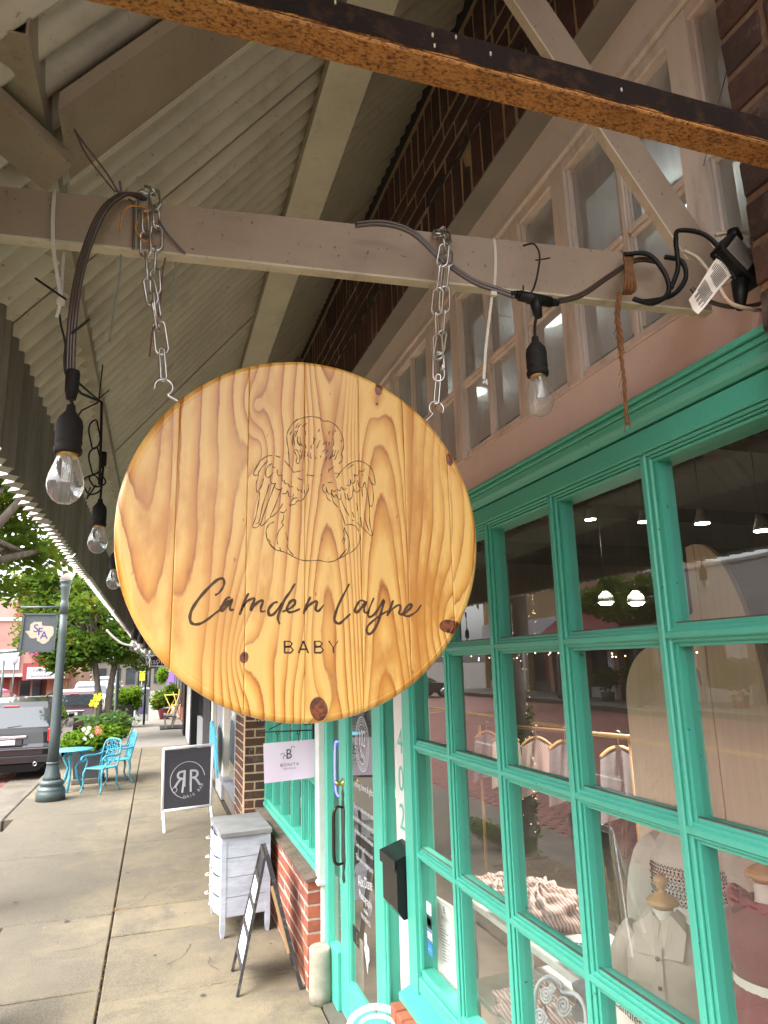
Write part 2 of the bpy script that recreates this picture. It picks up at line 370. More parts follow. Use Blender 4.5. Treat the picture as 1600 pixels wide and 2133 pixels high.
def roadm():
    s = NB('red_street_brick'); v = s.coord('World'); n = s.noise(v, 1.1, 6, .65); n2 = s.noise(v, 40, 5)
    wn = s.n('TexWhiteNoise'); mp = s.n('VectorMath', operation='SNAP'); mp.inputs[1].default_value = (.1,.2,1); s.l(v, mp.inputs[0]); s.l(mp.outputs[0], wn.inputs[0])
    col = s.mix(wn.outputs['Value'], (.27,.092,.066), (.18,.062,.048)); col = s.mix(s.math('MULTIPLY', n, .45), col, (.26,.13,.10)); col = s.mix(s.math('MULTIPLY', n2, .3), col, (.12,.06,.05))
    s.base(col); s.set(Roughness=.62); s.bump(n2, .5, .005); return s.m
M['road'] = roadm()
g = MB().box(-400, 400, -300, 500, -.5, -.215); struct('ground', g, M['asphalt'])
rd = struct('street', MB().box(-15.1, -2.5, -40, 220, -.21, -.175), M['road'])
M['yellow_line'] = painted('yellow_road_paint', (.62,.38,.05), (.5,.3,.05), 8, .7, .5, (.2,.08,.05), .5, world=True)
b = MB()
for x in (-9.35, -9.62): b.box(x-.055, x+.055, -40, 150, -.156, -.153)
part('centre_line', b, M['yellow_line'], rd)
b = MB()
for k in range(-4, 20): b.box(-5.6, -5.52, k*5.2, k*5.2+1.1, -.158, -.153)
part('white_dash', b, M['white_trim'], rd)
b = MB(); random.seed(5)                                # street bricks, too many to pick apart
y = -3.0; r = 0
while y < 26:
    x = -2.53-(r % 2)*.1
    while x > -12.5:
        h = -.160+random.uniform(-.003, .003); c = .006
        b.add([(x-.2+c,y+c,-.176),(x-c,y+c,-.176),(x-c,y+.1-c,-.176),(x-.2+c,y+.1-c,-.176),(x-.2+2*c,y+2*c,h),(x-2*c,y+2*c,h),(x-2*c,y+.1-2*c,h),(x-.2+2*c,y+.1-2*c,h)],
              [(4,5,6,7),(0,1,5,4),(1,2,6,5),(2,3,7,6),(3,0,4,7)])
        x -= .2
    y += .1; r += 1
part('street_bricks', b, M['road'], rd, kind='stuff')
struct('gutter', MB().box(-2.5, -1.66, -40, 10.45, -.30, -.135).box(-2.5, -1.77, 10.45, 200, -.30, -.14), M['gutter'])
sw = struct('sidewalk', MB().box(-1.66, 1.6, -40, 60, -.25, -.028), M['joint'])
def slab(x0, x1, y0, y1, m='conc', z=0, tilt=None):
    c = .007; dz = [z+random.uniform(-.004, .003) for _ in range(4)]; nx, ny = 1, 1; b = MB()
    b.add([(x0+c,y0+c,-.2),(x1-c,y0+c,-.2),(x1-c,y1-c,-.2),(x0+c,y1-c,-.2),(x0+c,y0+c,dz[0]-.006),(x1-c,y0+c,dz[1]-.006),(x1-c,y1-c,dz[2]-.006),(x0+c,y1-c,dz[3]-.006),
           (x0+2*c,y0+2*c,dz[0]),(x1-2*c,y0+2*c,dz[1]),(x1-2*c,y1-2*c,dz[2]),(x0+2*c,y1-2*c,dz[3])],
          [(0,1,5,4),(1,2,6,5),(2,3,7,6),(3,0,4,7),(4,5,9,8),(5,6,10,9),(6,7,11,10),(7,4,8,11),(8,9,10,11)])
    return part('slab', b, M[m], sw)
ry = [-6, -4, -2, 0, 1.2, 2.4, 3.5, 4.72, 5.75, 6.33, 8.55, 9.9, 11.2, 12.6, 14.3, 16.2, 18.3]
for a, c in zip(ry, ry[1:]): slab(-.23, .955, a, c)
ly = [-6, -4, -2, 0, 1.8, 3.4, 4.9, 6.26, 8.35, 10.5]
for a, c in zip(ly, ly[1:]):
    if a < 4.8 or a > 6.2: slab(-1.655, -.23, a, c)
    else: slab(-1.0, -.23, a, c); 
ly2 = [10.5, 12.2, 14.3, 16.2, 18.3]
for a, c in zip(ly2, ly2[1:]): slab(-1.77, -.23, a, c)
for k in range(9): 
    a = 18.3+k*2.6; slab(-.6, .955, a, a+2.6, 'conc_pale'); slab(-1.77, -.6, a, a+2.6, 'conc_pale')
for k in range(6): a = 41.7+k*6; slab(-1.77, .955, a, a+6, 'conc_pale')
part('kerb', MB().cbox(-1.87, -1.772, 10.5, 200, -.2, .004, .02), M['gutter'], sw)
part('threshold', MB().box(.955, 1.06, 2.8, 4.45, -.2, .012), M['gutter'], sw)
part('wall_gap', MB().box(.955, 1.0, 4.45, 60, -.2, -.012).box(.955, 1.0, -10, 2.8, -.2, -.012), M['joint'], sw)
pit = MB(); pit.grid(lambda u, v: (-1.62+.60*u, 4.93+1.30*v, -.02+.02*math.sin(9*u+5*v)*math.sin(7*v)), 10, 24); struct('tree_pit_soil', pit, M['dirt'])
fs = struct('opposite_sidewalk', MB().box(-18.4, -15.1, -60, 220, -.2, 0), M['conc_pale'])
part('kerb', MB().box(-15.1, -14.95, -60, 220, -.2, .01), M['gutter'], fs)
# fallen leaves and debris
M['leaf_dry'] = plain('dry_leaf', (.28,.17,.05), .8)
b = MB(); random.seed(3)
def leafbit(b, x, y, z, s):
    a = random.uniform(0, 6.28); dx, dy = math.cos(a)*s, math.sin(a)*s
    b.add([(x-dx,y-dy,z),(x+dy*.4,y-dx*.4,z+s*.3),(x+dx,y+dy,z+.001),(x-dy*.4,y+dx*.4,z+s*.15)], [(0,1,2,3)])
for _ in range(90):
    y = random.uniform(3.9, 9); leafbit(b, random.choice((random.gauss(.75,.15), random.gauss(.3,.3), random.uniform(-1.2,.8))), y, .004, random.uniform(.006,.016))
for _ in range(160): leafbit(b, random.gauss(-.23,.012) if random.random() < .4 else random.uniform(-.2,.45), random.uniform(4,10) if random.random() < .5 else random.gauss(6.33,.03), .003, random.uniform(.004,.010))
for _ in range(420): leafbit(b, random.uniform(-1.6,-1.0), random.uniform(4.9,6.25), .012, random.uniform(.01,.03))
link('fallen_leaves', b.mesh('fallen_leaves', M['leaf_dry']))['kind'] = 'stuff'
bpy.data.objects['fallen_leaves']['label'] = 'small dry brown leaves scattered on the concrete walk'
# ================================================================== BRICK WALLS
def brick_mesh(name, lx, ly, lz, seed, m):             # chipped brick, centred
    rnd = random.Random(seed); b = MB().cbox(-lx/2, lx/2, -ly/2, ly/2, -lz/2, lz/2, .004)
    b.v = [(x+rnd.uniform(-.0018,.0018), y+rnd.uniform(-.0018,.0018), z+rnd.uniform(-.0018,.0018)) for x, y, z in b.v]
    return b.mesh(name, m)
_bm = {}
def brick(parent, cx, cy, cz, lx, ly, lz, m):
    k = (round(lx,3), round(ly,3), round(lz,3), m, random.randrange(3))
    if k not in _bm: _bm[k] = brick_mesh('brick', lx, ly, lz, hash(k[:3]) % 999+k[4], M[m])
    return link('brick', _bm[k], parent, V3(cx+random.uniform(-.0025,.0025), cy, cz)-origin(parent))
JO = .0125
def running(parent, x, y0, y1, z0, rows, m, L_=.195, H_=.064, first=0):   # face at X=x, bricks run along y
    for r in range(rows):
        z = z0+r*(H_+JO)+H_/2; y = y0-(((r+first) % 2)*L_/2)
        while y < y1-.02:
            a, c = max(y, y0), min(y+L_, y1)
            if c-a > .03: brick(parent, x+.045, (a+c)/2, z, .09, round(c-a-JO, 3), H_, m)
            y += L_
def soldier(parent, x, y0, y1, z0, m, H_=.19, W_=.0745):
    n = int((y1-y0)/W_)
    for i in range(n): brick(parent, x+.045, y0+(i+.5)*W_, z0+H_/2, .09, W_-JO, H_, m)
random.seed(21)
lw = thing('brick_lintel_wall', 'dark brown brick band with upright soldier courses under the sloping metal roof', 'brick wall', (.91, 3.8, 3.33))
part('mortar', MB().box(.9135, 1.25, .8, 7.0, 3.335, 3.99), M['mortar'], lw)
soldier(lw, .91, .8, 7.0, 3.335, 'brick_dark'); running(lw, .91, .8, 7.0, 3.54, 3, 'brick_dark'); soldier(lw, .91, .8, 7.0, 3.77, 'brick_dark', .185)
part('shaded_gap', MB().box(.925, 1.2, .8, 7.0, 3.99, 4.4), M['dark_void'], lw)  # dark block painting the shade in the gap below the roof sheets
cb = MB()                                               # tarred cracks along the lower course
for y0 in (1.0, 2.3, 3.6):
    pts = [V3(.905, y0+i*.06, 3.52+.012*math.sin(i*1.7)+random.uniform(-.006,.006)) for i in range(20)]; cb.tube(pts, [.003+.004*random.random() for _ in pts], 5)
part('crack_filler', cb, M['dark_void'], lw)
bp = thing('brick_pier', 'rough dark brown brick pier at the right edge, plugs hanging in front', 'brick pier', (.91, .55, 0))
part('mortar', MB().box(.9145, 1.3, .2, .783, 0, 4.4), M['pier_mortar'], bp)
running(bp, .91, .2, .79, .02, 55, 'brick_pier', .2, .068)
kw = thing('brick_knee_wall', 'low red brick wall with worn ledge under the far teal window', 'brick wall', (.91, 5.5, 0))
part('mortar', MB().box(.9135, 1.1, 4.413, 6.6, 0, .585), M['mortar_light'], kw)
running(kw, .91, 4.40, 6.6, .012, 8, 'brick_red', .2, .062)
part('ledge', MB().add([(.895,4.38,.585),(1.02,4.38,.60),(1.02,6.6,.60),(.895,6.6,.585),(.895,4.38,.602),(1.02,4.38,.622),(1.02,6.6,.622),(.895,6.6,.602)], [(0,3,2,1),(4,5,6,7),(0,1,5,4),(1,2,6,5),(2,3,7,6),(3,0,4,7)]), painted('worn_brick_ledge', (.16,.115,.085), (.10,.07,.05), 14, .9, .5, (.3,.25,.2), .4, .8, world=True), kw, 'worn brown ledge along the top')
kr = thing('brick_stall_riser', 'red brick base with worn ledge below the near teal window', 'brick wall', (.91, 1.5, 0))
part('mortar', MB().box(.9135, 1.1, -1.0, 2.79, 0, .565), M['mortar_light'], kr)
running(kr, .91, .4, 2.80, .012, 7, 'brick_red', .2, .062)
for i in range(24): brick(kr, .955, 2.79-(i+.5)*.0745, .575, .13, .064, .05, 'brick_red')
pl = thing('brick_pillar', 'narrow dark brown brick pillar beside the far teal window', 'brick pillar', (.79, 6.8, 0))
part('mortar', MB().box(.7935, 1.2, 6.6035, 7.35, 0, 3.3), M['mortar'], pl)
for r in range(30):
    z = .012+r*.075+.032
    if z > 2.3: break
    xs = ((.79,.98),(.98,1.08)) if r % 2 else ((.79,.885),(.885,1.08))
    for a, c in xs: brick(pl, (a+c)/2, 6.645, z, round(c-a-JO,3), .09, .064, 'brick_dark')
running(pl, .79, 6.70, 7.35, .012, 30, 'brick_dark')
# ================================================================== NEAR TEAL SHOP WINDOW
XW = 1.0
sh = thing('shop_window', 'near teal many-paned shop window showing child clothes', 'window', (XW, 1.4, .6))
yc = [2.72, 2.338, 1.955, 1.568, 1.189, .812, .435, .06, -.32]; zr = [.72, 1.125, 1.52, 1.888, 2.258]
def muntins(parent, X, ys, zs, y0, y1, z0, z1, m='teal', k=1.0):
    for y in ys:
        b = MB().box(X-.004, X+.034, y-.027*k, y+.027*k, z0, z1).cbox(X-.013, X-.004, y-.018*k, y+.018*k, z0, z1, .003).cbox(X-.021, X-.013, y-.009*k, y+.009*k, z0, z1, .003)
        part('muntin', b, M[m], parent, base=(X, y, (z0+z1)/2))
    for z in zs:
        b = MB(); seg = sorted([y0]+[q for q in ys]+[y1])
        b.box(X-.002, X+.032, y0, y1, z-.023*k, z+.023*k).cbox(X-.0105, X-.002, y0, y1, z-.016*k, z+.016*k, .003).cbox(X-.018, X-.0105, y0, y1, z-.008*k, z+.008*k, .003)
        part('muntin', b, M[m], parent, base=(X, (y0+y1)/2, z))
        part('muntin_grime', MB().box(X-.0025, X+.004, y0, y1, z+.0235*k, z+.026*k), M['teal_grime'], parent)
def panes(parent, X, ys, zs, m='glass', g=.02, putty=False):
    ys = sorted(ys); zs = sorted(zs)
    for a, c in zip(ys, ys[1:]):
        for d, e in zip(zs, zs[1:]):
            t = random.uniform(-.0012, .0012); u = random.uniform(-.0012, .0012)
            b = MB().add([(X+t,a+g,d+g),(X-t,c-g,d+g),(X-t+u,c-g,e-g),(X+t+u,a+g,e-g)], [(0,1,2,3)])
            p_ = part('pane', b, M[m], parent, base=(X, (a+c)/2, (d+e)/2))
            if putty:
                q = MB(); w_ = .006
                for (y0, y1, z0, z1) in ((a+g-.002, a+g+w_, d+g, e-g), (c-g-w_, c-g+.002, d+g, e-g)): q.box(X-.006, X-.001, y0, y1, z0, z1)
                part('putty', q, M['putty'], p_)
muntins(sh, XW, yc[1:], zr[1:-1], -.34, 2.70, .66, 2.30)
panes(sh, XW+.014, yc, zr)
b = MB().box(.972, 1.06, 2.70, 2.79, .60, 2.33).box(.984, .995, 2.685, 2.70, .62, 2.30); part('post', b, M['teal'], sh)
b = MB().cbox(.975, 1.05, -.5, 2.699, .655, .705, .004).cbox(.984, 1.04, -.5, 2.698, .705, .73, .004); part('bottom_rail', b, M['teal'], sh)
part('sill', MB().add([(.93,-.5,.60),(1.06,-.5,.60),(1.06,2.80,.60),(.93,2.80,.60),(.93,-.5,.622),(1.0,-.5,.653),(1.0,2.80,.653),(.93,2.80,.622)], [(0,3,2,1),(4,5,6,7),(0,1,5,4),(1,2,6,5),(2,3,7,6),(3,0,4,7)]), M['teal'], sh)
hd = thing('shop_cornice', 'teal moulded timber cornice above the shop windows', 'cornice', (.97, 3, 2.26))
b = MB()
for z0, z1, x in ((2.252,2.260,.990),(2.260,2.266,.984),(2.266,2.274,.979),(2.274,2.324,.974),(2.324,2.329,.988),(2.358,2.363,.958),(2.363,2.375,.950),(2.375,2.387,.941)): b.cbox(x, 1.06, .785, 6.6, z0+.0002, z1-.0002, .0025)
b.prism([(.976,.785,2.3292),(.966,.785,2.336),(.961,.785,2.346),(.959,.785,2.3578),(1.06,.785,2.3578),(1.06,.785,2.3292)], (0,5.815,0))
part('moulding', b, M['teal'], hd)
b = MB().box(.997, 1.06, -.5, .784, 2.252, 2.387); part('frieze', b, M['teal'], hd)
pb = thing('fascia_board', 'plain pinkish cream board between teal cornice and upper windows', 'fascia', (.99, 3, 2.39))
part('board', MB().box(.99, 1.08, -.5, 6.6, 2.388, 2.524), M['pink_board'], pb)
part('top_bead', MB().cbox(.984, 1.0, -.5, 6.6, 2.5245, 2.532, .002), M['transom'], pb)
# ================================================================== TRANSOM WINDOWS
tr = thing('transom_window', 'long row of small cream framed upper windows with dusty glass', 'window', (XW, 3.5, 2.53))
posts = [.02, .49, .95, 1.415, 1.665, 2.125, 2.375, 2.83, 3.08, 3.53, 3.99, 4.45, 4.9, 5.4, 5.9, 6.5]; thin = [.25, .72, 1.18, 1.895, 2.60, 3.3, 3.76, 4.22, 4.67, 5.15, 5.65, 6.2]
for y in posts:
    b = MB().box(.985, 1.05, y-.030, y+.030, 2.532, 3.16).cbox(.995, 1.045, y-.040, y-.030, 2.54, 3.15, .003).cbox(.995, 1.045, y+.030, y+.040, 2.54, 3.15, .003)
    part('post', b, M['transom'], tr, base=(1, y, 2.8))
for y in thin: part('muntin', MB().cbox(1.0, 1.04, y-.014, y+.014, 2.55, 3.14, .004).cbox(.994, 1.0, y-.009, y+.009, 2.55, 3.14, .003), M['transom'], tr, base=(1, y, 2.8))
ps = sorted(posts+thin)
for a, c in zip(ps, ps[1:]): part('muntin', MB().cbox(.998, 1.04, a+.01, c-.01, 2.787, 2.822, .005).cbox(.991, .998, a+.012, c-.012, 2.797, 2.812, .003), M['transom'], tr, base=(1, (a+c)/2, 2.8))
part('head', MB().cbox(.988, 1.05, 0, 6.6, 3.13, 3.165, .004).cbox(.978, 1.05, 0, 6.6, 3.165, 3.20, .006), M['transom'], tr)
part('bottom_rail', MB().cbox(.992, 1.05, 0, 6.6, 2.533, 2.552, .003), M['transom'], tr)
panes(tr, 1.008, ps, [2.55, 2.805, 3.135], 'old_glass', .016, True)
sf = thing('lintel_board', 'cream painted lintel board with grey soffit above the upper windows', 'lintel', (.95, 3.5, 3.33))
part('board', MB().box(.994, 1.1, .0, 7.0, 3.2, 3.329), M['cream_board'], sf)
part('soffit', MB().box(.912, 1.1, .0, 7.0, 3.3295, 3.3345), M['soffit'], sf)
# ================================================================== FAR TEAL WINDOW
fw = thing('shop_window', 'far teal shop window above the low red brick wall', 'window', (XW, 5.5, .62))
fy = [4.47, 4.70, 4.93, 5.33, 5.76, 6.17, 6.52]; fz = [.70, 1.115, 1.52, 1.888, 2.25]
muntins(fw, XW, fy[1:-1], fz[1:-1], 4.47, 6.52, .64, 2.25, k=1.1); panes(fw, XW+.014, fy, fz)
part('frame', MB().box(.975, 1.05, 4.43, 4.49, .625, 2.25).box(.975, 1.05, 6.50, 6.61, .625, 2.25), M['teal'], fw)
part('sill', MB().cbox(.962, 1.05, 4.42, 6.6, .623, .66, .006).cbox(.975, 1.05, 4.495, 6.495, .66, .70, .005), M['teal'], fw)
wp = thing('corner_post', 'narrow white painted post at the corner of the far teal window', 'post', (.99, 4.4, 0))
part('board', MB().cbox(.965, 1.05, 4.335, 4.428, .58, 2.25, .004), M['white_trim'], wp)
part('base_block', MB().cbox(.985, 1.05, 4.335, 4.39, 0, .58, .004).cbox(.955, 1.05, 4.325, 4.43, .575, .60, .004), M['white_trim'], wp)
# ================================================================== DOOR
XD = 1.03
dr = thing('shop_door', 'teal framed glass shop door with white lettering and long brown handle', 'door', (XD, 3.7, 0))
def prof(b, y0, y1, z0, z1, X=XD):                       # stile or rail with an edge bead
    return b.cbox(X, X+.04, y0, y1, z0, z1, .003)
part('stile', prof(MB(), 3.925, 4.085, .02, 2.2), M['teal'], dr); part('stile', prof(MB(), 3.27, 3.42, .02, 2.2), M['teal'], dr)
part('bottom_rail', prof(MB(), 3.4205, 3.9245, .02, .21), M['teal'], dr); part('top_rail', prof(MB(), 3.4205, 3.9245, 2.05, 2.2), M['teal'], dr)
b = MB().cbox(XD+.006, XD+.02, 3.42, 3.435, .21, 2.05, .002).cbox(XD+.006, XD+.02, 3.91, 3.925, .21, 2.05, .002).cbox(XD+.006, XD+.02, 3.435, 3.91, .21, .225, .002); part('glazing_bead', b, M['teal'], dr)
part('pane', MB().add([(XD+.02,3.42,.21),(XD+.02,3.925,.21),(XD+.02,3.925,2.05),(XD+.02,3.42,2.05)], [(0,1,2,3)]), M['glass'], dr)
M['bronze'] = plain('dark_bronze', (.055,.035,.025), .35, .7, .4, 60)
M['brass'] = plain('brass', (.60,.38,.12), .28, 1.0, .2)
hx = XD-.004
b = MB(); hp = [(0,.67),(.03,.69),(.014,.73),(.04,.79),(.030,.92),(.04,1.05),(.014,1.11),(.03,1.13),(0,1.16)]
b.prism([(hx, 4.0+y, z) for y, z in hp]+[(hx, 4.0-y, z) for y, z in hp[::-1][1:-1]], (.004,0,0)); hnd = part('handle', b, M['bronze'], dr)
pts = smooth_path([(hx,4.0,1.06),(hx-.03,4.0,1.065),(hx-.05,4.0,1.03),(hx-.052,4.0,.92),(hx-.05,4.0,.80),(hx-.03,4.0,.77),(hx,4.0,.775)], 6)
part('grip', MB().tube(pts, [.006+.004*math.sin(PI*i/(len(pts)-1)) for i in range(len(pts))], 8), M['bronze'], hnd)
part('lock_knob', MB().lathe([(.026,0),(.026,.004),(.012,.010),(.014,.022),(.02,.03),(.018,.042),(.008,.048),(.001,.049)], (XD, 4.0, 1.19), 16, (-1,0,0)), M['brass'], dr)
part('hinge', MB().cbox(XD-.004, XD, 3.285, 3.30, 1.55, 1.72, .001), M['bronze'], dr)
M['decal'] = plain('white_vinyl', (.48,.49,.51), .5, bump=0)
dec = MB(); XG = XD+.0185; yd0 = 3.66
cx, cz = yd0, 1.43
for rr, w_ in ((.13,.005),(.118,.003),(.095,.004)):
    dec.ribbon([(XG, cx-math.sin(a)*rr, cz+math.cos(a)*rr*1.05) for a in [2*PI*i/48 for i in range(49)]], w_, (-1,0,0))
for i in range(34):
    a = 2*PI*i/34; q = V3(XG, cx-math.sin(a)*.107, cz+math.cos(a)*.107*1.05); dec.ribbon([q+V3(0,.004,-.004), q+V3(0,-.003,.005)], .004, (-1,0,0))
text_mb(dec, '102', .12, (XG, cx, cz-.01), (0,-1,0), (0,0,1), squash=.75)
text_mb(dec, 'Place', .06, (XG, cx, cz-.07), (0,-.94,-.3), (0,-.3,.94), squash=.8)
text_mb(dec, 'clothing, home & gifts', .045, (XG, cx, 1.20), (0,-1,0), (0,0,1), squash=.9)
for i, s_ in enumerate(('Every item in this store was made', 'or curated by someone here in town', 'by makers and small businesses', 'Come on in and look around', 'Thank you for shopping local')):
    text_mb(dec, s_, .034, (XG, cx, 1.09-i*.062), (0,-1,0), (0,0,1), squash=.78)
text_mb(dec, 'Alex Diane', .075, (XG, cx-.01, .74), (0,-.98,.17), (0,.17,.98), squash=.75)
text_mb(dec, 'Photography', .055, (XG, cx-.01, .67), (0,-1,0), (0,0,1), squash=.8)
text_mb(dec, 'studio', .03, (XG, cx-.01, .625), (0,-1,0), (0,0,1)); text_mb(dec, '936.205.4122', .03, (XG, cx-.01, .585), (0,-1,0), (0,0,1))
part('lettering', dec, M['decal'], dr)
tx = [(-.05,.07),(0,.07),(0,.03),(.055,.02),(.06,-.03),(.03,-.05),(.01,-.10),(-.015,-.06),(-.04,-.03),(-.075,0),(-.05,.0)]
part('sticker', MB().prism([(XG, cx-.02-a*.7, .46+z) for a, z in tx], (.001,0,0)), M['decal'], dr, 'white state shaped sticker')
M['sign_black'] = plain('black_board', (.02,.02,.022), .45)
part('sticker', MB().box(XG, XG+.001, 3.78, 3.90, .42, .50), M['sign_black'], dr, 'small black sticker with gold ring')
part('gold_ring', MB().ribbon([(XG-.001, 3.81+.02*math.cos(a), .46+.025*math.sin(a)) for a in [2*PI*i/20 for i in range(21)]], .006, (-1,0,0)), M['brass'], dr)
df = thing('door_frame', 'teal door frame with narrow side glass round the shop door', 'door frame', (1.0, 3.7, 0))
part('jamb', MB().cbox(1.0, 1.044, 4.265, 4.333, .012, 2.25, .004), M['teal'], df); part('jamb', MB().cbox(1.0, 1.07, 3.19, 3.262, .012, 2.25, .004).cbox(1.008,1.02,3.175,3.19,.012,2.25,.003), M['teal'], df)
part('side_panel', MB().cbox(1.01, 1.06, 4.09, 4.262, .012, .30, .004), M['teal'], df)
part('side_pane', MB().add([(1.036,4.09,.3),(1.036,4.262,.3),(1.036,4.262,2.2),(1.036,4.09,2.2)], [(0,1,2,3)]), M['glass_clear'], df)
part('side_pane', MB().add([(1.05,3.07,.05),(1.05,3.175,.05),(1.05,3.175,2.2),(1.05,3.07,2.2)], [(0,1,2,3)]), M['glass'], df)
part('head', MB().cbox(.99, 1.07, 2.8, 4.33, 2.2, 2.25, .004), M['teal'], df)
hn = thing('number_panel', 'white panel with teal house numbers behind the black mailbox', 'panel', (1.03, 2.95, 0))
part('board', MB().box(1.03, 1.09, 2.795, 3.07, .012, 2.25), M['white_trim'], hn)
nb = MB()
for i, ch in enumerate('402'): text_mb(nb, ch, .15, (1.0285, 2.988, 1.46-i*.155), (0,-1,0), (0,0,1))
part('house_number', nb, M['teal'], hn)
mbx = thing('mailbox', 'tall black metal mailbox on the white panel beside the door', 'mailbox', (1.0, 2.9, .86))
by0, by1 = 2.80, 2.985; bx0, bx1 = .925, 1.025
M['black_metal'] = plain('black_gloss_metal', (.016,.015,.015), .25, .2, .3)
bd = MB().prism([(bx1, by0, .88),(bx1, by0, 1.10),(bx0+.01, by0, 1.075),(bx0+.01, by0, .90),(bx0+.035, by0, .865)], (0, by1-by0, 0)); part('body', bd, M['black_metal'], mbx)
part('lid', MB().prism([(bx1, by0-.005, 1.102),(bx1, by0-.005, 1.115),(bx0, by0-.005, 1.082),(bx0, by0-.005, 1.04),(bx0+.004, by0-.005, 1.04),(bx0+.006, by0-.005, 1.076)], (0, by1-by0+.01, 0)), M['black_metal'], mbx)
# ================================================================== AWNING
TAN = math.tan(.8952); KZ = CAM_H+1.091; ca, sa = math.cos(.8952), math.sin(.8952)
aw = thing('awning', 'steep corrugated metal awning roof with hanging skirt over the walk', 'awning', (.3, 5, 3.3))
PIT = .0675; X0, X1 = -.345, .925
def sheet(y0, n, lift):
    nu = (n+1)*8; b = MB()
    def fn(u, v):
        y = y0+u*(n*PIT+PIT); X = X0+(X1-X0)*v; h = .0215*(1-2*abs(math.cos(PI*(y-y0)/PIT))**.75)+lift+.002*math.sin(y*3+X*5)
        return (X-sa*h, y, KZ+TAN*X+ca*h+.011)
    b.grid(fn, nu, 3); return b
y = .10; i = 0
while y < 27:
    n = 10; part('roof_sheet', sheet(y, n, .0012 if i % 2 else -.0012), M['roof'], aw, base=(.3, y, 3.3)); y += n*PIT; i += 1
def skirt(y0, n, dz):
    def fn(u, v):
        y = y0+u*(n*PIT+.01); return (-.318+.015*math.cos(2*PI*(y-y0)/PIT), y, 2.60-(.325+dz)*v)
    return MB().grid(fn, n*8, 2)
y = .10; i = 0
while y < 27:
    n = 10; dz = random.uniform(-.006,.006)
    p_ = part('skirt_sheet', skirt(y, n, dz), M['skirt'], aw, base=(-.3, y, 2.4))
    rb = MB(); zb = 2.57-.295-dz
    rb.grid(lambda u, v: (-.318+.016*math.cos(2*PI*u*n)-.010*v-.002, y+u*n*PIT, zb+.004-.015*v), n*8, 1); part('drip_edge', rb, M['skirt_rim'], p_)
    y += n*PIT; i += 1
part('eave_light_stop', MB().box(-.372,-.360,.1,27,2.44,2.66), M['skirt'], aw)  # added strip that blocks sky light leaking between roof and skirt
b = MB()                                                # hollow tube purlin, its cut end open towards the viewer
b.box(-.240,-.236,.84,27,2.65,2.73).box(-.194,-.190,.84,27,2.65,2.73).box(-.236,-.194,.84,27,2.65,2.654).box(-.236,-.194,.84,27,2.726,2.73)
plug_ = MB().box(-.2365,-.1935,.853,.86,2.6535,2.7265)  # dark plug painting the shade inside the hollow tube
part('purlin', b, painted('rusty_cream_purlin', (.36,.31,.23), (.29,.24,.18), 8, .55, .55, (.22,.11,.04), .9, .4), aw, 'rust streaked hollow tube purlin')
k2 = 1.85+1.04
part('purlin', MB().add([(.350,.1,3.312),(.468,.1,3.335),(.468,27,3.335),(.350,27,3.312),(.350,.1,3.36),(.468,.1,3.49),(.468,27,3.49),(.350,27,3.36)], [(0,3,2,1),(4,5,6,7),(0,1,5,4),(1,2,6,5),(2,3,7,6),(3,0,4,7)]), M['purlin'], aw, 'wide cream painted purlin')
part('lath', MB().box(.474,.490,.1,27,3.40,3.47), M['soffit'], aw)
part('bore_shade_plug', plug_, M['dark_void'], aw)
# truss members (rafter and gusset) in the plane of the sign beam
def roofpt(X, y, k): return V3(X, y, CAM_H+k+TAN*X)
kk = .985
b = MB(); y0, y1 = .935, 1.085
b.add([roofpt(-.165,y0,kk), roofpt(.93,y0,kk), roofpt(.93,y1,kk), roofpt(-.165,y1,kk), roofpt(-.165,y0,kk+.03), roofpt(.93,y0,kk+.03), roofpt(.93,y1,kk+.03), roofpt(-.165,y1,kk+.03)], [(0,3,2,1),(4,5,6,7),(0,1,5,4),(1,2,6,5),(2,3,7,6),(3,0,4,7)])
b.box(0,0,0,0,0,0) if False else None
part('rafter', b, M['beam'], aw)
b = MB().add([roofpt(-.165,y1,kk-.004), roofpt(.93,y1,kk-.004), roofpt(.93,y1+.012,kk-.004), roofpt(-.165,y1+.012,kk-.004), roofpt(-.165,y1,kk+.04), roofpt(.93,y1,kk+.04), roofpt(.93,y1+.012,kk+.04), roofpt(-.165,y1+.012,kk+.04)], [(0,3,2,1),(4,5,6,7),(0,1,5,4),(1,2,6,5),(2,3,7,6),(3,0,4,7)])
part('rafter_edge', b, M['purlin'], aw)
zg = 2.612
gs = [P(-160,60,'z',zg), P(150,345,'z',zg), P(97,400,'z',zg), P(-190,170,'z',zg)]
part('gusset', MB().prism(gs, (0,0,.02)), M['beam'], aw)
for yy in (4.6, 8.6, 12.6, 16.6, 20.6):                    # further trusses down the street
    part('rafter', MB().bar(roofpt(-.2,yy,1.04), roofpt(.9,yy,1.04), .06, .05, (0,1,0)), M['beam'], aw, base=(.3, yy, 3.2))
    part('tie_beam', MB().bar((-.25,yy,2.66),(.9,yy,2.66), .03, .06), M['beam'], aw, base=(.3, yy, 2.6)) if yy > 9 else None
for yy in (9.3, 17.3, 25.3): part('post', MB().tube([(-1.9 if False else -.30,yy,0),(-.30,yy,2.6)], .035, 10), plain('black_post', (.02,.02,.025), .4), aw, base=(-.3,yy,0)) if yy > 20 else None
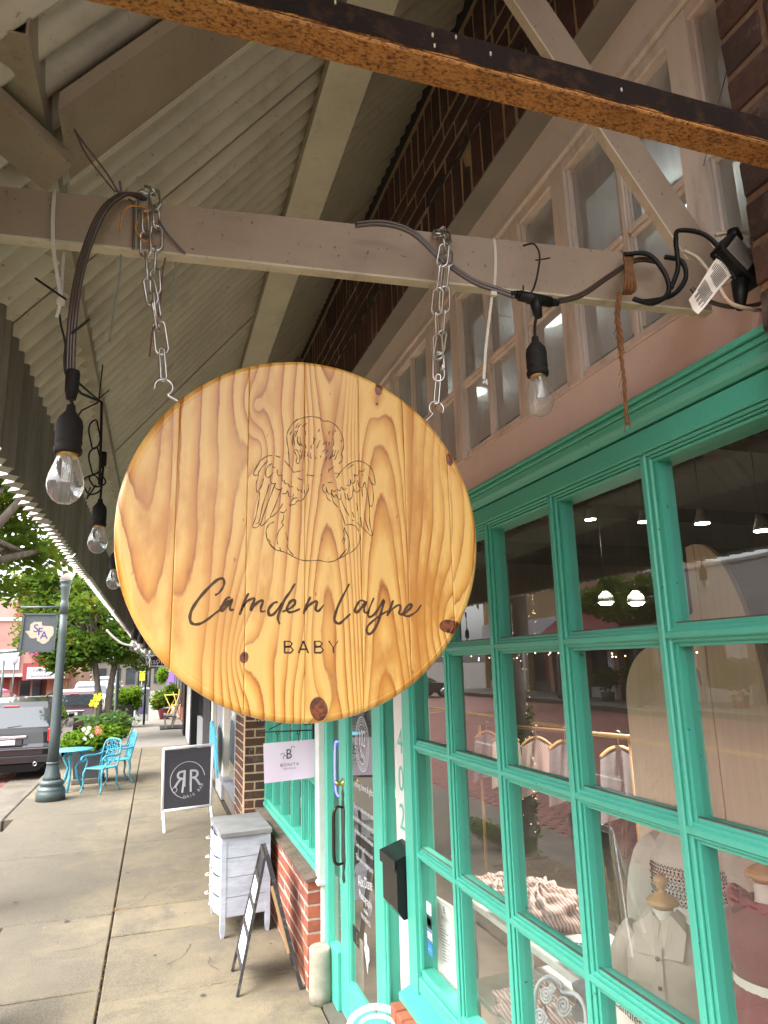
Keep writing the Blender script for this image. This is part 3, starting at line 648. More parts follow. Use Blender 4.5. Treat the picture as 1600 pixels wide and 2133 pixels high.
# ================================================================== TIE BEAM, RUSTY ANGLE, BRACE
a0, a1 = V3(-.312, 1.0058, 2.498), V3(.925, .895, 2.498)
bt = thing('timber_beam', 'taupe painted tie beam carrying the round wooden sign', 'beam', (.3, .95, 2.5))
dv = (a1-a0).normalized(); nv = dv.cross(V3(0,0,1)).normalized()   # towards viewer is -nv or nv
if nv.y > 0: nv = -nv
def zt(t, top): return (2.538+.010*t) if top else (2.460-.012*t)
def beam(b, d0, d1, top0, top1, bot0, bot1):
    vs = []
    for t, tp, bo in ((0, top0, bot0), (1, top1, bot1)):
        p = a0.lerp(a1, t)
        for d in (d0, d1):
            for z in (bo, tp): q = p-nv*d; vs.append((q.x, q.y, z))
    b.add(vs, [(0,1,3,2),(4,6,7,5),(0,4,5,1),(2,3,7,6),(1,5,7,3),(0,2,6,4)]); return b
part('face_board', beam(MB(), 0, .017, 2.536, 2.550, 2.461, 2.452), M['beam'], bt)
part('lit_underside', beam(MB(), -.0012, .0182, 2.4605, 2.4515, 2.4568, 2.4478), M['beam_light'], bt)  # light on the underside, put into a paler colour
ru = thing('steel_angle', 'rusty orange angle iron crossing above the tie beam', 'steel beam', (.4, .68, 2.59))
n_ = 60; bb = MB()
for i in range(n_): 
    x0 = -.30+i*.030; x1 = x0+.030; q0, q1 = .0022*math.sin(i*1.9)+.001*math.sin(i*5.1), .0022*math.sin((i+1)*1.9)+.001*math.sin((i+1)*5.1)
    bb.add([(x0,.657,2.5885+q0),(x1,.657,2.5885+q1),(x1,.657,2.626),(x0,.657,2.626),(x0,.661,2.5885+q0),(x1,.661,2.5885+q1),(x1,.661,2.626),(x0,.661,2.626)], [(0,1,2,3),(7,6,5,4),(3,2,6,7)])
part('upright_flange', bb, M['rust_dark'], ru)
part('bottom_flange', MB().cbox(-.30, 1.5, .6585, .702, 2.582, 2.588, .002).box(-.30,1.5,.6585,.6605,2.588,2.592), M['rust'], ru)
cr = MB(); random.seed(8)
for _ in range(14): x = random.uniform(-.1,.95); z = random.uniform(2.594,2.622); cr.cbox(x-.0012,x+.0012,.6555,.6575,z-.003,z+.003,.0005)
part('paint_chips', cr, M['beam_light'], ru)
r2 = thing('steel_angle', 'short rusty upright angle in the top right corner', 'steel beam', tuple(P(1590,60,'y',.70)))
part('flange', MB().bar(P(1555,-130,'y',.72), P(1665,420,'y',.72), .006, .05, (1,0,0)), M['rust'], r2)
br = thing('timber_brace', 'taupe diagonal brace rising from the beam end behind the rusty angle', 'brace', (.95, .93, 2.56))
p0, p1 = V3(.965,.925,2.545), V3(.44,.955,3.385)
part('face_board', MB().bar(p0, p1, .072, .016, (0,-1,0)), M['beam'], br)
e0 = (p1-p0).normalized().cross(V3(0,-1,0)).normalized(); e0 = -e0 if e0.x > 0 else e0
part('edge', MB().bar(p0+e0*.0375, p1+e0*.0375, .004, .0175, (0,-1,0)), M['beam_light'], br)  # paler colour paints the light along the brace's lower side

# screws in the roof sheets, drips and cobwebby marks
b = MB(); random.seed(31)
for X in (-.20, .40, .84):
    for k in range(46):
        y = .55+k*.168; h = .014*math.cos(2*PI*((y+.29) % .672)/PIT) if False else 0
        q = V3(X, y, KZ+TAN*X-.004); b.lathe([(.0001,-.004),(.0055,-.003),(.006,0)], tuple(q), 6, (-sa,0,ca))
part('roof_screws', b, M['dark_void'], aw, kind='stuff')
# hairline cracks, gum spots and grit on the walk
b = MB(); random.seed(17)
def crack(x, y, a, n, l):
    pts = [V3(x, y, .0045)]
    for _ in range(n): a += random.uniform(-.55,.55); x += math.cos(a)*l; y += math.sin(a)*l; pts.append(V3(x,y,.0045))
    b.ribbon(pts, [random.uniform(.0015,.006) for _ in pts], (0,0,1))
crack(-.22,6.34,.12,14,.055); crack(.15,5.1,1.2,7,.05); crack(-.9,9.0,.3,12,.07); crack(.2,7.3,-.6,9,.06); crack(-.6,5.6,.5,7,.06); crack(.3,8.56,.05,9,.06); crack(-1.2,8.36,.0,12,.07); crack(.45,4.9,2.0,6,.04)
part('cracks', b, M['joint'], sw, kind='stuff')
b = MB()
for _ in range(46):
    x, y, r = random.uniform(-1.5,.85), random.uniform(3.9,12), random.uniform(.006,.020); n = 9
    b.add([(x+r*math.cos(i*.7)*random.uniform(.8,1.2), y+r*math.sin(i*.7)*random.uniform(.8,1.2), .0048) for i in range(n)], [tuple(range(n))])
part('gum_spots', b, plain('old_gum', (.05,.045,.04), .8), sw, kind='stuff')
b = MB()
for _ in range(900):
    e = random.random(); x, y = (random.gauss(-.23,.01), random.uniform(3.8,16)) if e < .45 else (random.gauss(.955,.012), random.uniform(3.8,9)) if e < .8 else (random.uniform(-.2,.9), random.gauss(random.choice((4.72,5.75,6.33,8.55)), .008))
    s_ = random.uniform(.002,.006); b.add([(x,y-s_,.001),(x+s_,y,.004),(x,y+s_,.001),(x-s_,y,.003)], [(0,1,2,3)])
part('grit', b, M['leaf_dry'], sw, kind='stuff')
# ================================================================== ROUND WOODEN SIGN
SX, SY, SZ, SR, ST = .2085, .98, 2.0385, .2705, .030
KX = .2705/382.0                                          # metres per photograph pixel on the sign face
def woodm():
    s = NB('varnished_pine'); v = s.coord('World')
    at = s.n('Attribute'); at.attribute_name = 'ring'; kn = s.n('Attribute'); kn.attribute_name = 'knot'; tn = s.n('Attribute'); tn.attribute_name = 'tone'
    wob = s.math('MULTIPLY_ADD', s.noise(s.coord('World', (9,1,2.2)), 5.5, 4, .6), .5, at.outputs['Fac'])
    fr = s.math('FRACT', wob)
    rings = s.ramp(fr, [(0,(.78,.51,.175)),(.36,(.80,.54,.19)),(.56,(.72,.42,.105)),(.76,(.62,.295,.045)),(.86,(.48,.18,.018)),(.91,(.30,.090,.008)),(.945,(.46,.17,.018)),(1,(.78,.51,.175))])
    pale = s.mix(s.noise(v, 7, 4), (.84,.60,.25), (.76,.49,.15))
    amt = s.ramp(s.noise(s.coord('World', (4,1,1.4)), 3.1, 3, .5), [(.30,(.4,)*3),(.55,(1,)*3)])
    col = s.mix(amt, pale, rings)
    fi = s.noise(s.coord('World', (140,1,4)), 7, 4, .6)          # fine grain fibres
    col = s.mix(s.math('MULTIPLY', s.ramp(fi, [(.42,(0,0,0)),(.72,(1,1,1))]), .16), col, (.46,.22,.04))
    stain = s.ramp(s.noise(s.coord('World', (2.2,1,.8)), 5.6, 5, .6), [(.52,(0,0,0)),(.66,(1,1,1))])
    col = s.mix(s.math('MULTIPLY', stain, .85), col, (.52,.22,.025))
    col = s.mix(s.math('MULTIPLY', tn.outputs['Fac'], .6), col, (.48,.19,.02))
    kc = s.mix(s.ramp(s.noise(v, 130, 5, .7), [(.4,(0,0,0)),(.6,(1,1,1))]), (.26,.060,.010), (.06,.014,.005)); kc = s.mix(s.ramp(kn.outputs['Fac'], [(.45,(1,1,1)),(.62,(0,0,0))]), kc, (.045,.012,.004))
    col = s.mix(s.ramp(kn.outputs['Fac'], [(.38,(0,0,0)),(.5,(1,1,1))]), col, kc)
    pit = s.ramp(s.noise(s.coord('World', (1,1,.45)), 95, 2, .5), [(.735,(0,0,0)),(.75,(1,1,1))]); col = s.mix(s.math('MULTIPLY', pit, .7), col, (.18,.08,.03))
    col = s.mix(1.0, col, (.90,.83,.66), 'MULTIPLY'); s.base(col); s.set(Roughness=.34, Coat_Weight=.35, Coat_Roughness=.25)
    sc_ = s.noise(s.coord('World', (1,1,1), (0,.6,0)), 9, 2); s.bump(s.noise(s.coord('World', (160,1,30), (0,.7,0)), 5, 4, .7), .10, .0015); return s.m
M['pine'] = woodm()
sg = thing('shop_sign', 'large round varnished pine sign with an engraved winged baby hanging from chains', 'sign', (SX, SY+.015, SZ))
def gs_(x): return np.exp(-x*x)
knots = [(773,797,9,15,2.6,60),(768,833,4,3,.8,20),(938,950,9,14,2.0,40),(921,1325,24,15,3.2,70),(485,1380,9,10,2.2,34),(632,1483,17,24,3.0,62),(506,962,3,3,-1.8,34),(500,862,2,2,1.5,26)]
def ringf(B, U, V):
    q = {0: lambda: ((U+318+.10*(V+60))/44)**2*.9-(V+20)/190,
         1: lambda: (U+.09*V+150)/34+.35*np.sin(V/190)+((U+205)/52)**2*gs_((V+230)/150)*1.2-.004*V,
         2: lambda: (U-.02*V)/27+.25*np.sin(V/150+1),
         3: lambda: ((U-38-.02*V)/30)**2-np.sqrt(((V-170)/150.)**2+.3)*1.5,
         4: lambda: ((U-158)/36)**2-np.sqrt(((V-190)/260.)**2+.2)*1.7,
         5: lambda: (U-.03*V)/30+.4*np.sin(V/160+2),
         6: lambda: (U-.12*V)/24+.35*np.sin(V/120)}[B]()
    PX, PY = U+617, 1129-V; kd = np.zeros_like(U)
    for (kx, ky, rx, ry_, A, S) in knots:
        d = np.sqrt(((PX-kx)/rx)**2+((PY-ky)/ry_)**2); dd = np.sqrt((PX-kx)**2+((PY-ky)*.5)**2)
        q = q+A*1.35*np.exp(-dd/S*1.0); d = d+.09*np.sin(np.arctan2(PY-ky, PX-kx)*2+kx)
        if A > 0 and rx > 3: kd = np.maximum(kd, np.clip(1.45-d, 0, 1))
    return q, kd
edges = [-382, -269, -131, -12, 108, 212, 315, 382]
for B in range(7):
    u0, u1 = edges[B], edges[B+1]; nu = max(12, int((u1-u0)/2.6)); nv = 250; g0 = .0 if B == 0 else .03; g1 = .0 if B == 6 else .03
    us = np.linspace(u0+g0, u1-g1, nu+1)
    if B == 0: us = -382+(us+382)**1.0
    ts = np.linspace(-1, 1, nv+1); ts = np.sign(ts)*(1-(1-np.abs(ts))**1.25)
    Ug, Tg = np.meshgrid(us, ts); Hh = np.sqrt(np.maximum(382.0**2-Ug**2, 0)); Vg = Tg*Hh
    Ug2 = Ug; rad = np.sqrt(Ug**2+Vg**2); dedge = np.maximum(382-rad, 0)*KX; rr = .011
    dep = np.where(dedge < rr, rr-np.sqrt(np.maximum(rr**2-(rr-dedge)**2, 0)), 0)
    step = np.where((dedge > rr) & (dedge < rr+.002), (rr+.002-dedge)*.3, 0)      # faint router step
    jn = np.minimum(np.abs(Ug-u0-g0), np.abs(u1-g1-Ug)); dep = dep+np.where((jn < .1) & (np.abs(Ug) < 380), .0001, 0)
    ringv, kd = ringf(B, Ug, Vg); tone = gs_((Ug+617-440)/55)*gs_((1129-Vg-1300)/120)*.9 if B == 1 else gs_((Ug+617-845)/16)*.8 if B == 5 else gs_((Ug+617-500)/22)*gs_((1129-Vg-880)/60)*.6 if B == 2 else gs_((Ug+617-675)/14)*gs_((1129-Vg-840)/80)*.9 if B == 3 else Ug*0
    vs = np.stack([SX+Ug*KX, SY+dep+step, SZ+Vg*KX], -1).reshape(-1, 3)
    idx = np.arange((nu+1)*(nv+1)).reshape(nv+1, nu+1)
    fs = np.stack([idx[:-1,:-1], idx[:-1,1:], idx[1:,1:], idx[1:,:-1]], -1).reshape(-1, 4)
    # rim strip, back and joint walls
    n0 = len(vs); bot = [SX+0*us, us]; ext = []; fl = fs.tolist()
    def strip(front, flip):
        base = n0+len(ext)
        for i in front: x, y_, z = vs[i]; ext.append((x, SY+ST, z))
        for k in range(len(front)-1):
            f = (front[k], front[k+1], base+k+1, base+k); fl.append(f[::-1] if flip else f)
        return base
    b0 = strip(list(idx[0,:]), True); b1 = strip(list(idx[-1,:]), False); strip(list(idx[:,0]), False); strip(list(idx[:,-1]), True)
    for k in range(nu): fl.append((b0+k, b0+k+1, b1+k+1, b1+k)[::-1])
    allv = np.vstack([vs, np.array(ext)])-np.array([SX, SY+.015, SZ])
    me = bpy.data.meshes.new('board'); me.from_pydata(allv.tolist(), [], fl); me.materials.append(M['pine'])
    sm = np.zeros(len(fl), bool); sm[:len(fs)] = True; me.polygons.foreach_set('use_smooth', sm)
    for nm, arr in (('ring', ringv), ('knot', kd), ('tone', tone)):
        at = me.attributes.new(nm, 'FLOAT', 'POINT'); full = np.zeros(len(allv), np.float32); full[:n0] = arr.reshape(-1)
        for lst, base in ((idx[0,:], b0), (idx[-1,:], b1)): full[base:base+len(lst)] = arr.reshape(-1)[lst]
        at.data.foreach_set('value', full)
    link('board', me, sg)
# engraving, traced on the real plane of the face
M['burn'] = painted('burnt_engraving', (.050,.022,.009), (.10,.045,.016), 60, .7, 0, speck=0)
EY = SY-.0003
def eng(polys, ox, oy, k, wd, cur=True, taper=False):
    b = MB()
    for poly in polys:
        pts = [P(ox+x*k, oy+y*k, 'y', EY) for x, y in poly]
        if cur and len(pts) > 2: pts = smooth_path(pts, 4)
        n = len(pts)
        ww = [wd*(.55+.45*math.sin(PI*min(1,max(0,(i+.4)/n)))+.12*math.sin(i*1.3)) for i in range(n)] if taper else [wd*(.8+.25*math.sin(i*.9+len(poly))) for i in range(n)]
        b.ribbon(pts, ww, (0,1,0))
    return b
def pl_(s): return [[tuple(map(int, q.split(','))) for q in l.split()] for l in s.strip().split('\n')]
cher = pl_('''515,650 510,560 505,480 490,400 490,320 510,270 545,215 600,170 680,145 750,138 820,150 870,185 920,185 980,215 1030,270 1065,340 1080,410 1075,470 1055,530 1068,560 1060,600 1030,630
498,300 488,312
590,165 608,168
495,515 512,520
700,208 672,222 650,245
640,215 618,230 600,260
612,205 590,232 580,262
685,285 682,305 688,330
830,270 815,300
930,290 928,325
965,290 970,310 966,330
990,275 995,300
545,290 530,305 520,330
560,320 545,370 545,440
600,340 598,400 625,445
580,290 560,350 570,430
600,350 605,410 640,440
625,350 630,410 655,450
600,280 575,350
765,350 770,390 760,430
785,360 770,400
680,430 690,470
742,435 740,475
835,385 815,430 800,470
900,395 880,412 862,435
905,400 895,440
935,400 920,440
970,365 978,410 965,450
1055,380 1058,405
890,475 860,510
915,485 885,530
970,490 955,540
1000,485 985,530 975,560
1025,490 1000,560 985,590
950,545 925,590
970,540 935,580
905,555 890,600
655,490 645,520 640,550
685,500 665,545 690,550
710,510 700,545 720,545
740,520 735,560 755,572
625,490 632,510
640,540 640,575
785,560 792,580
838,545 842,565
565,485 590,485 610,520 625,570 615,620 595,625 585,600 595,560 575,520 562,495
460,595 500,640 540,690 565,725
565,720 600,708 640,705
655,682 662,695
690,745 730,752 775,755
840,748 860,745
980,655 960,675 940,690
930,680 923,720
600,780 650,798
915,828 965,820
985,730 1030,732 1005,780
420,565 370,545
340,543 320,543 270,555 225,590 185,640 155,700 143,745 185,745 200,710 240,650 290,600
335,625 290,660 265,720 275,765 310,765 350,720
340,640 345,665 370,668
390,690 388,730 410,755 440,745 435,795 450,808
460,795 470,835 505,840 515,870 550,868
315,770 318,820 345,838 370,832 360,870 400,900 430,890 440,880
435,935 470,942 500,920 510,970 540,965
500,910 480,935
560,940 552,985 600,985
595,880 610,905 640,905 640,925 660,925
715,840 715,890 690,945 665,990 635,1015 600,1015 570,1050 530,1060 515,1065
515,1065 540,1010 555,990
670,905 675,940
190,745 185,790 170,830 170,900 185,925 215,880 235,830 245,785
205,925 200,990 185,1080 160,1200 133,1270 140,1295 180,1290 215,1250
305,840 280,930 240,1050 215,1160 195,1240 165,1252
360,850 325,950 270,1090 215,1265 250,1260 310,1190
430,890 400,980 360,1080 315,1185 370,1150 420,1090 445,1045
485,1105 455,1140 415,1130
455,1160 450,1210 430,1240
430,1240 450,1270 405,1330 385,1390 392,1470
475,1345 490,1400 505,1435
485,1475 520,1540 560,1585
355,1235 310,1255 280,1300 272,1350 285,1420 320,1480 370,1525 430,1540 490,1560 560,1600 650,1635 740,1640 820,1635 900,1652 970,1645 1050,1610 1110,1570 1135,1500 1135,1420 1110,1350 1090,1300
290,1410 320,1450
320,1460 330,1485 375,1525
415,1500 425,1545
1040,1110 1070,1180 1095,1270
1095,1270 1160,1262 1210,1290 1240,1335
1250,1365 1250,1430 1215,1500 1160,1550 1115,1570
1090,1290 1078,1350
1095,1340 1080,1400 1065,1440
1095,1400 1080,1470
1110,1515 1060,1590 1000,1630
1100,1530 1040,1600
1005,780 1060,700 1120,645 1180,610 1240,600 1310,625 1370,680 1395,750 1408,830 1395,850 1360,810 1340,765
1125,680 1160,650 1185,640
880,840 860,870 865,910 890,935 900,900 895,870
900,895 920,940 950,940 955,900 980,920 1005,905
1010,890 1040,912 1055,870 1085,905 1110,880
1110,850 1140,860 1150,840 1150,790 1160,830 1185,830 1195,790 1190,740
1190,740 1220,755 1240,725 1240,700 1270,712 1300,685
895,940 910,990 945,1018
955,930 980,980 1000,950 1020,990 1050,1000 1050,940
1090,930 1100,980 1130,1000 1165,980 1175,900
1115,940 1135,1020
1175,860 1190,905 1215,930 1245,905
1225,800 1240,860 1275,880 1300,820 1310,870
1340,765 1375,850 1390,960 1385,1040 1370,1075 1345,1050
1310,870 1335,960 1350,1100 1350,1230 1365,1310 1378,1380 1330,1350 1270,1290 1215,1240
1060,1010 1090,1090 1140,1175
950,940 975,1030 1025,1085
1215,1035 1222,1080 1225,1125
1170,1135 1190,1190
1300,1120 1310,1230 1345,1330
1255,1185 1270,1280
1170,1215 1185,1225
1270,890 1278,970
1275,740 1278,755''')
part('engraved_baby', eng(cher, 500, 840, .2, .00140), M['burn'], sg, 'engraved line drawing of a winged baby seen from behind')
scr = pl_('''208,245 235,230 262,190 268,155 255,138 220,150 160,205 100,275 60,340 48,390 60,425 95,432 140,415 200,370 250,330 300,275
308,265 290,260 262,300 245,332 256,344 290,310 318,272 306,318 310,343 330,335
425,232 405,270 385,325 366,372
375,345 410,290 445,268 462,272 445,315 438,342 460,312 498,282 516,286 503,326 506,350 532,346
612,290 585,296 552,338 560,374 592,360 640,292
722,170 690,225 655,275 625,345 612,395 624,432
640,352 690,330 722,300 715,276 690,290 670,330 680,352 710,352 755,332
822,255 800,300 776,366
782,350 808,315 840,290 862,290 854,335 874,346 905,308
1070,172 1040,230 1000,310 975,390 985,420 1010,425 1050,390 1078,365
1168,285 1140,280 1112,320 1106,350 1125,352 1160,310 1178,285 1165,330 1172,358 1198,350
1228,262 1203,320 1190,370 1205,385 1242,355 1292,275 1275,350 1250,430 1215,485 1190,492 1180,465 1200,430 1260,380 1318,345
1352,278 1332,330 1312,380
1318,368 1345,335 1385,308 1398,322 1390,360 1410,368 1450,340 1472,310 1452,308 1426,340 1420,370 1450,380 1500,350 1532,305''')
part('engraved_script', eng(scr, 380, 1160, .325, .0042, taper=True), M['burn'], sg, 'flowing handwritten shop name burnt into the wood')
bab = pl_('''655,538 655,617
655,541 690,541 703,556 690,575 655,577
655,577 695,577 710,597 695,614 655,614
745,617 775,538
775,538 808,617
757,592 796,592
848,538 848,617
848,541 882,541 896,556 882,575 848,577
848,577 888,577 903,597 888,614 848,614
938,538 968,582 998,538
968,580 968,617''')
part('engraved_capitals', eng(bab, 380, 1160, .325, .0027, cur=False), M['burn'], sg, 'plain engraved capitals below the script')
# screw hooks in the rim
def hook(cx, cz, rim, side, name='hook'):
    r = .0125; pts = [rim, rim.lerp(V3(cx, SY+.012, cz), .0)+V3((.0), 0, .006)]
    if side > 0: an = [-.35*PI+i*(1.45*PI)/14 for i in range(15)]; arc = [V3(cx+r*math.cos(a), SY+.012, cz+r*math.sin(a)) for a in an]
    else: an = [1.32*PI-i*(1.5*PI)/14 for i in range(15)]; arc = [V3(cx+r*math.cos(a), SY+.012, cz+r*math.sin(a)) for a in an]
    return smooth_path([rim, rim.lerp(arc[0], .5)]+arc, 2)
hl = P(365,826,'y',SY+.012); hr = P(893,869,'y',SY+.012)
cl = P(341,807,'y',SY+.012); ch_ = P(909,851,'y',SY+.012)
part('hook', MB().tube(hook(cl.x, cl.z, hl+V3(.006,0,-.008), 1), .0020, 8), M['chain'], sg)
part('hook', MB().tube(hook(ch_.x, ch_.z, hr+V3(-.006,0,-.008), -1), .0020, 8), M['chain'], sg)
# ================================================================== CHAINS
def oval(c, ln, wd, axis_w, axis_l, n=16):
    c = Vector(c); al = Vector(axis_l).normalized(); aw_ = Vector(axis_w); aw_ = (aw_-al*aw_.dot(al)).normalized()
    hl_ = (ln-wd)/2; pts = []
    for i in range(n):
        a = 2*PI*i/n; x = math.cos(a)*wd/2; y = math.sin(a)*wd/2+(hl_ if math.sin(a) >= 0 else -hl_); pts.append(c+aw_*x+al*y)
    return pts
def chain(root, pts, ln=.042, wd=.0165, r=.0019, seed=0):
    rnd = random.Random(seed); path = smooth_path(pts, 12); d = [0]
    for p, q in zip(path, path[1:]): d.append(d[-1]+(q-p).length)
    def at(s):
        for i in range(len(d)-1):
            if d[i+1] >= s: return path[i].lerp(path[i+1], (s-d[i])/max(1e-9, d[i+1]-d[i]))
        return path[-1]
    step = ln-2.7*r; n = max(1, int(round(d[-1]/step)))
    for i in range(n):
        a, b_ = at(d[-1]*i/n), at(d[-1]*(i+1)/n); ax = (b_-a).normalized(); ang = (PI/2 if i % 2 else 0)+rnd.uniform(-.35,.35)+.3
        w_ = V3(math.cos(ang), -math.sin(ang), 0); b = MB().tube(oval((a+b_)/2, (b_-a).length+2.7*r, wd, w_, ax), r, 7, closed=True)
        part('link', b, M['chain'], root, base=(a+b_)/2)
yb = lambda px, py, y=.972: P(px, py, 'y', y)
cA = thing('hanging_chain', 'left doubled steel chain looped over the tie beam above the sign', 'chain', tuple(yb(315,400)), group='chains holding the sign')
chain(cA, [yb(298,402,.985), yb(303,440,.974), yb(303,520,.972), yb(312,600,.972), yb(325,655,.974), yb(330,685,.985)], seed=1)
chain(cA, [yb(322,400,.985), yb(326,450,.972), yb(325,520,.970), yb(322,590,.972), yb(330,660,.976)], seed=2)
chain(cA, [yb(298,402,.985), yb(309,396,1.0), yb(322,400,.985)], .03, seed=3)
chain(cA, [yb(331,672,.985), yb(338,735,.992)], .046, .018, seed=4)
chain(cA, [yb(337,728,.99), yb(341,790,.992)], .040, .0085, .0018, seed=6)
cB = thing('hanging_chain', 'right doubled steel chain over the tie beam with a quick link', 'chain', tuple(yb(920,480,.9)), group='chains holding the sign')
yr = .90
chain(cB, [P(912,486,'y',.93), P(926,500,'y',.888), P(919,560,'y',.886), P(910,640,'y',.92), P(912,700,'y',.95), P(914,745,'y',.97)], .040, .0165, seed=5)
chain(cB, [P(927,488,'y',.93), P(932,545,'y',.885), P(926,610,'y',.905), P(925,670,'y',.93), P(914,735,'y',.965)], .040, .0165, seed=7)
chain(cB, [P(912,486,'y',.93), P(920,478,'y',.95), P(927,488,'y',.93)], .03, seed=8)
chain(cB, [P(913,738,'y',.975), P(914,790,'y',.985)], .042, .019, .0024, seed=9)
chain(cB, [P(913,783,'y',.985), P(909,838,'y',.992)], .040, .008, .0018, seed=10)
part('quick_link_nut', MB().lathe([(.0045,0),(.0045,.016)], tuple(P(923,772,'y',.98)), 6), M['chain'], cB)
# ================================================================== FESTOON LAMPS
M['bulb'] = glassm('clear_bulb_glass', (.93,.94,.94), 1.45, .10, (.55,.56,.56), .03)
M['socket'] = painted('black_rubber_socket', (.008,.007,.0065), (.013,.011,.010), 30, .7, .3, (.05,.04,.03), .5)
M['tube_led'] = glassm('inner_glass_tube', (.85,.86,.86), 1.5, .35, (.75,.75,.72), .05)
def lamp_parts(t, k=1.0):
    """origin at the glass tip; lamp hangs along +z"""
    lpart('bulb', MB().lathe([(r*k, z*k) for r, z in ((.0005,0),(.008,.0012),(.0145,.0055),(.0195,.013),(.0222,.022),(.0222,.030),(.0200,.040),(.0165,.050),(.0135,.059),(.0125,.066))], (0,0,0), 24), M['bulb'], t)
    lpart('inner_tube', MB().lathe([(r*k, z*k) for r, z in ((.0055,.030),(.0055,.066))], (0,0,0), 12), M['tube_led'], t)
    lpart('filament', MB().tube([(-.001*k,0,.033*k),(-.0012*k,0,.062*k)], .0007*k, 5).tube([(.0015*k,0,.033*k),(.0012*k,0,.062*k)], .0007*k, 5), M['chain'], t)
    lpart('screw_base', MB().lathe([(r*k, z*k) for r, z in ((.0126,.062),(.0128,.070))], (0,0,0), 20), M['brass'], t)
    lpart('socket', MB().lathe([(r*k, z*k) for r, z in ((.0160,.0655),(.0172,.068),(.0172,.073),(.0158,.0745),(.0158,.079),(.0168,.081),(.0163,.084),(.0165,.104),(.0150,.112),(.0100,.119),(.0062,.124),(.0052,.132),(.0030,.133))], (0,0,0), 22), M['socket'], t)
def lamp(tip, label, top, k=1.0, group='festoon lamps under the awning'):
    t = thing('festoon_lamp', label, 'light bulb', tip, group=group); lamp_parts(t, k); tp = Vector(top)-Vector(tip)
    lpart('stem', MB().tube(smooth_path([(0,0,.130*k),(.001,0,.5*(.130*k+tp.z)),tuple(tp)], 4), .0024, 7), M['socket'], t); return t
t1 = lamp(P(133,1050,'y',.93), 'largest clear bulb in black socket hanging at the left beside the sign', P(148,835,'y',.93), 1.0)
lpart('splice', MB().lathe([(.006,0),(.0085,.012),(.009,.036),(.008,.040)], tuple(P(148,832,'y',.93)-P(133,1050,'y',.93)), 14), M['socket'], t1)
t2 = lamp(P(1127,866,'y',.86), 'clear bulb in black socket hanging from a tee before the upper windows', P(1117,660,'y',.86), .97)
tee = P(1114,622,'y',.86)-P(1127,866,'y',.86)
b = MB().tube([tee+V3(-.026,.003,.003), tee+V3(.026,-.003,-.004)], .0085, 12).tube([tee+V3(0,0,.002), tee+V3(.004,0,-.032)], [.0105,.006], 12)
for s_ in (-1, 1):
    for q in range(3): b.tube([tee+V3(s_*(.027+q*.005),-s_*.003,-s_*.004), tee+V3(s_*(.030+q*.005),-s_*.003,-s_*.004)], .0068-.001*q, 10)
lpart('tee', b, M['black'], t2)
t3 = dup(t1, P(202,1153,'y',1.62), .7, 'second clear bulb from the left hanging against the corrugated skirt', .93)
for ch in list(t3.children):
    if ch.name.startswith(('stem','splice')): bpy.data.objects.remove(ch)
pz = V3(0,0,0)
lpart('stem', MB().tube([(0,0,.128),(.002,0,.22)], .0028, 7).tube([(.002,0,.215),(.002,0,.25)], .007, 8), M['socket'], t3)
labs = ['small clear bulb half hidden behind the left rim of the sign', 'far festoon bulb nearest the sign edge below the skirt', 'far festoon bulb in the bright cluster beside the leafy street tree', 'farthest festoon bulb of the cluster left of the sign']
for i, (x, y, z) in enumerate(((P(236,1226,'y',2.3).x, 2.3, P(236,1228,'y',2.3).z), (P(278,1352,'y',4.2).x, 4.2, P(278,1357,'y',4.2).z), (P(291,1356,'y',4.7).x, 4.7, P(291,1362,'y',4.7).z), (P(303,1362,'y',5.3).x, 5.3, P(303,1370,'y',5.3).z))):
    q = dup(t3, (x, y, z), 0, labs[i], 1.0 if i else .95)
for i, (px, py, yy) in enumerate(((313,1372,6.0),)): dup(t3, P(px, py, 'y', yy), 0, 'lowest festoon bulb touching the sign rim at the lower left', 1.05)
lmat = plain('white_fixture', (.75,.74,.7), .4)
# ================================================================== CORDS, TIES, TWINE
def cordt(name, pts, r, m, label, cat='cable', n=8, group=None, k=8):
    b = MB().tube(smooth_path(pts, k), r, n); return single(name, b, M[m], label, cat, pts[0], group)
pc = [P(300,415,'y',.985), P(278,405,'y',.975), P(250,408,'y',.965), P(215,440,'y',.955), P(187,500,'y',.95), P(165,575,'y',.94), P(152,660,'y',.93), P(147,740,'y',.93), P(147,800,'y',.93)]
cb_ = MB(); off = V3(.0035,-.001,0)
for s_ in (-1, 0, 1): cb_.tube(smooth_path([Vector(p)+off*s_ for p in pc], 8), .0032, 8)
cdl = single('light_cord', cb_, M['cord'], 'thick brown twin cord arching from the beam down to the left bulb', 'cable', pc[0])
pr_ = [P(740,468,'y',.915), P(800,465,'y',.905), P(860,485,'y',.898), P(920,540,'y',.892), P(985,585,'y',.885), P(1040,605,'y',.872), P(1072,616,'y',.862)]
b = MB()
for s_ in (-1, 1): b.tube(smooth_path([Vector(p)+V3(0,0,.0026*s_) for p in pr_], 8), .0030, 8)
pr2 = [P(1158,628,'y',.858), P(1210,615,'y',.865), P(1270,575,'y',.873), P(1325,542,'y',.88), P(1370,545,'y',.885)]
for s_ in (-1, 1): b.tube(smooth_path([Vector(p)+V3(0,0,.0024*s_) for p in pr2], 8), .0029, 8)
single('light_cord', b, M['cord'], 'brown twin cord running along the beam through the right lamp tee', 'cable', pr_[0])
M['cord_black'] = plain('black_cord', (.006,.006,.006), .45)
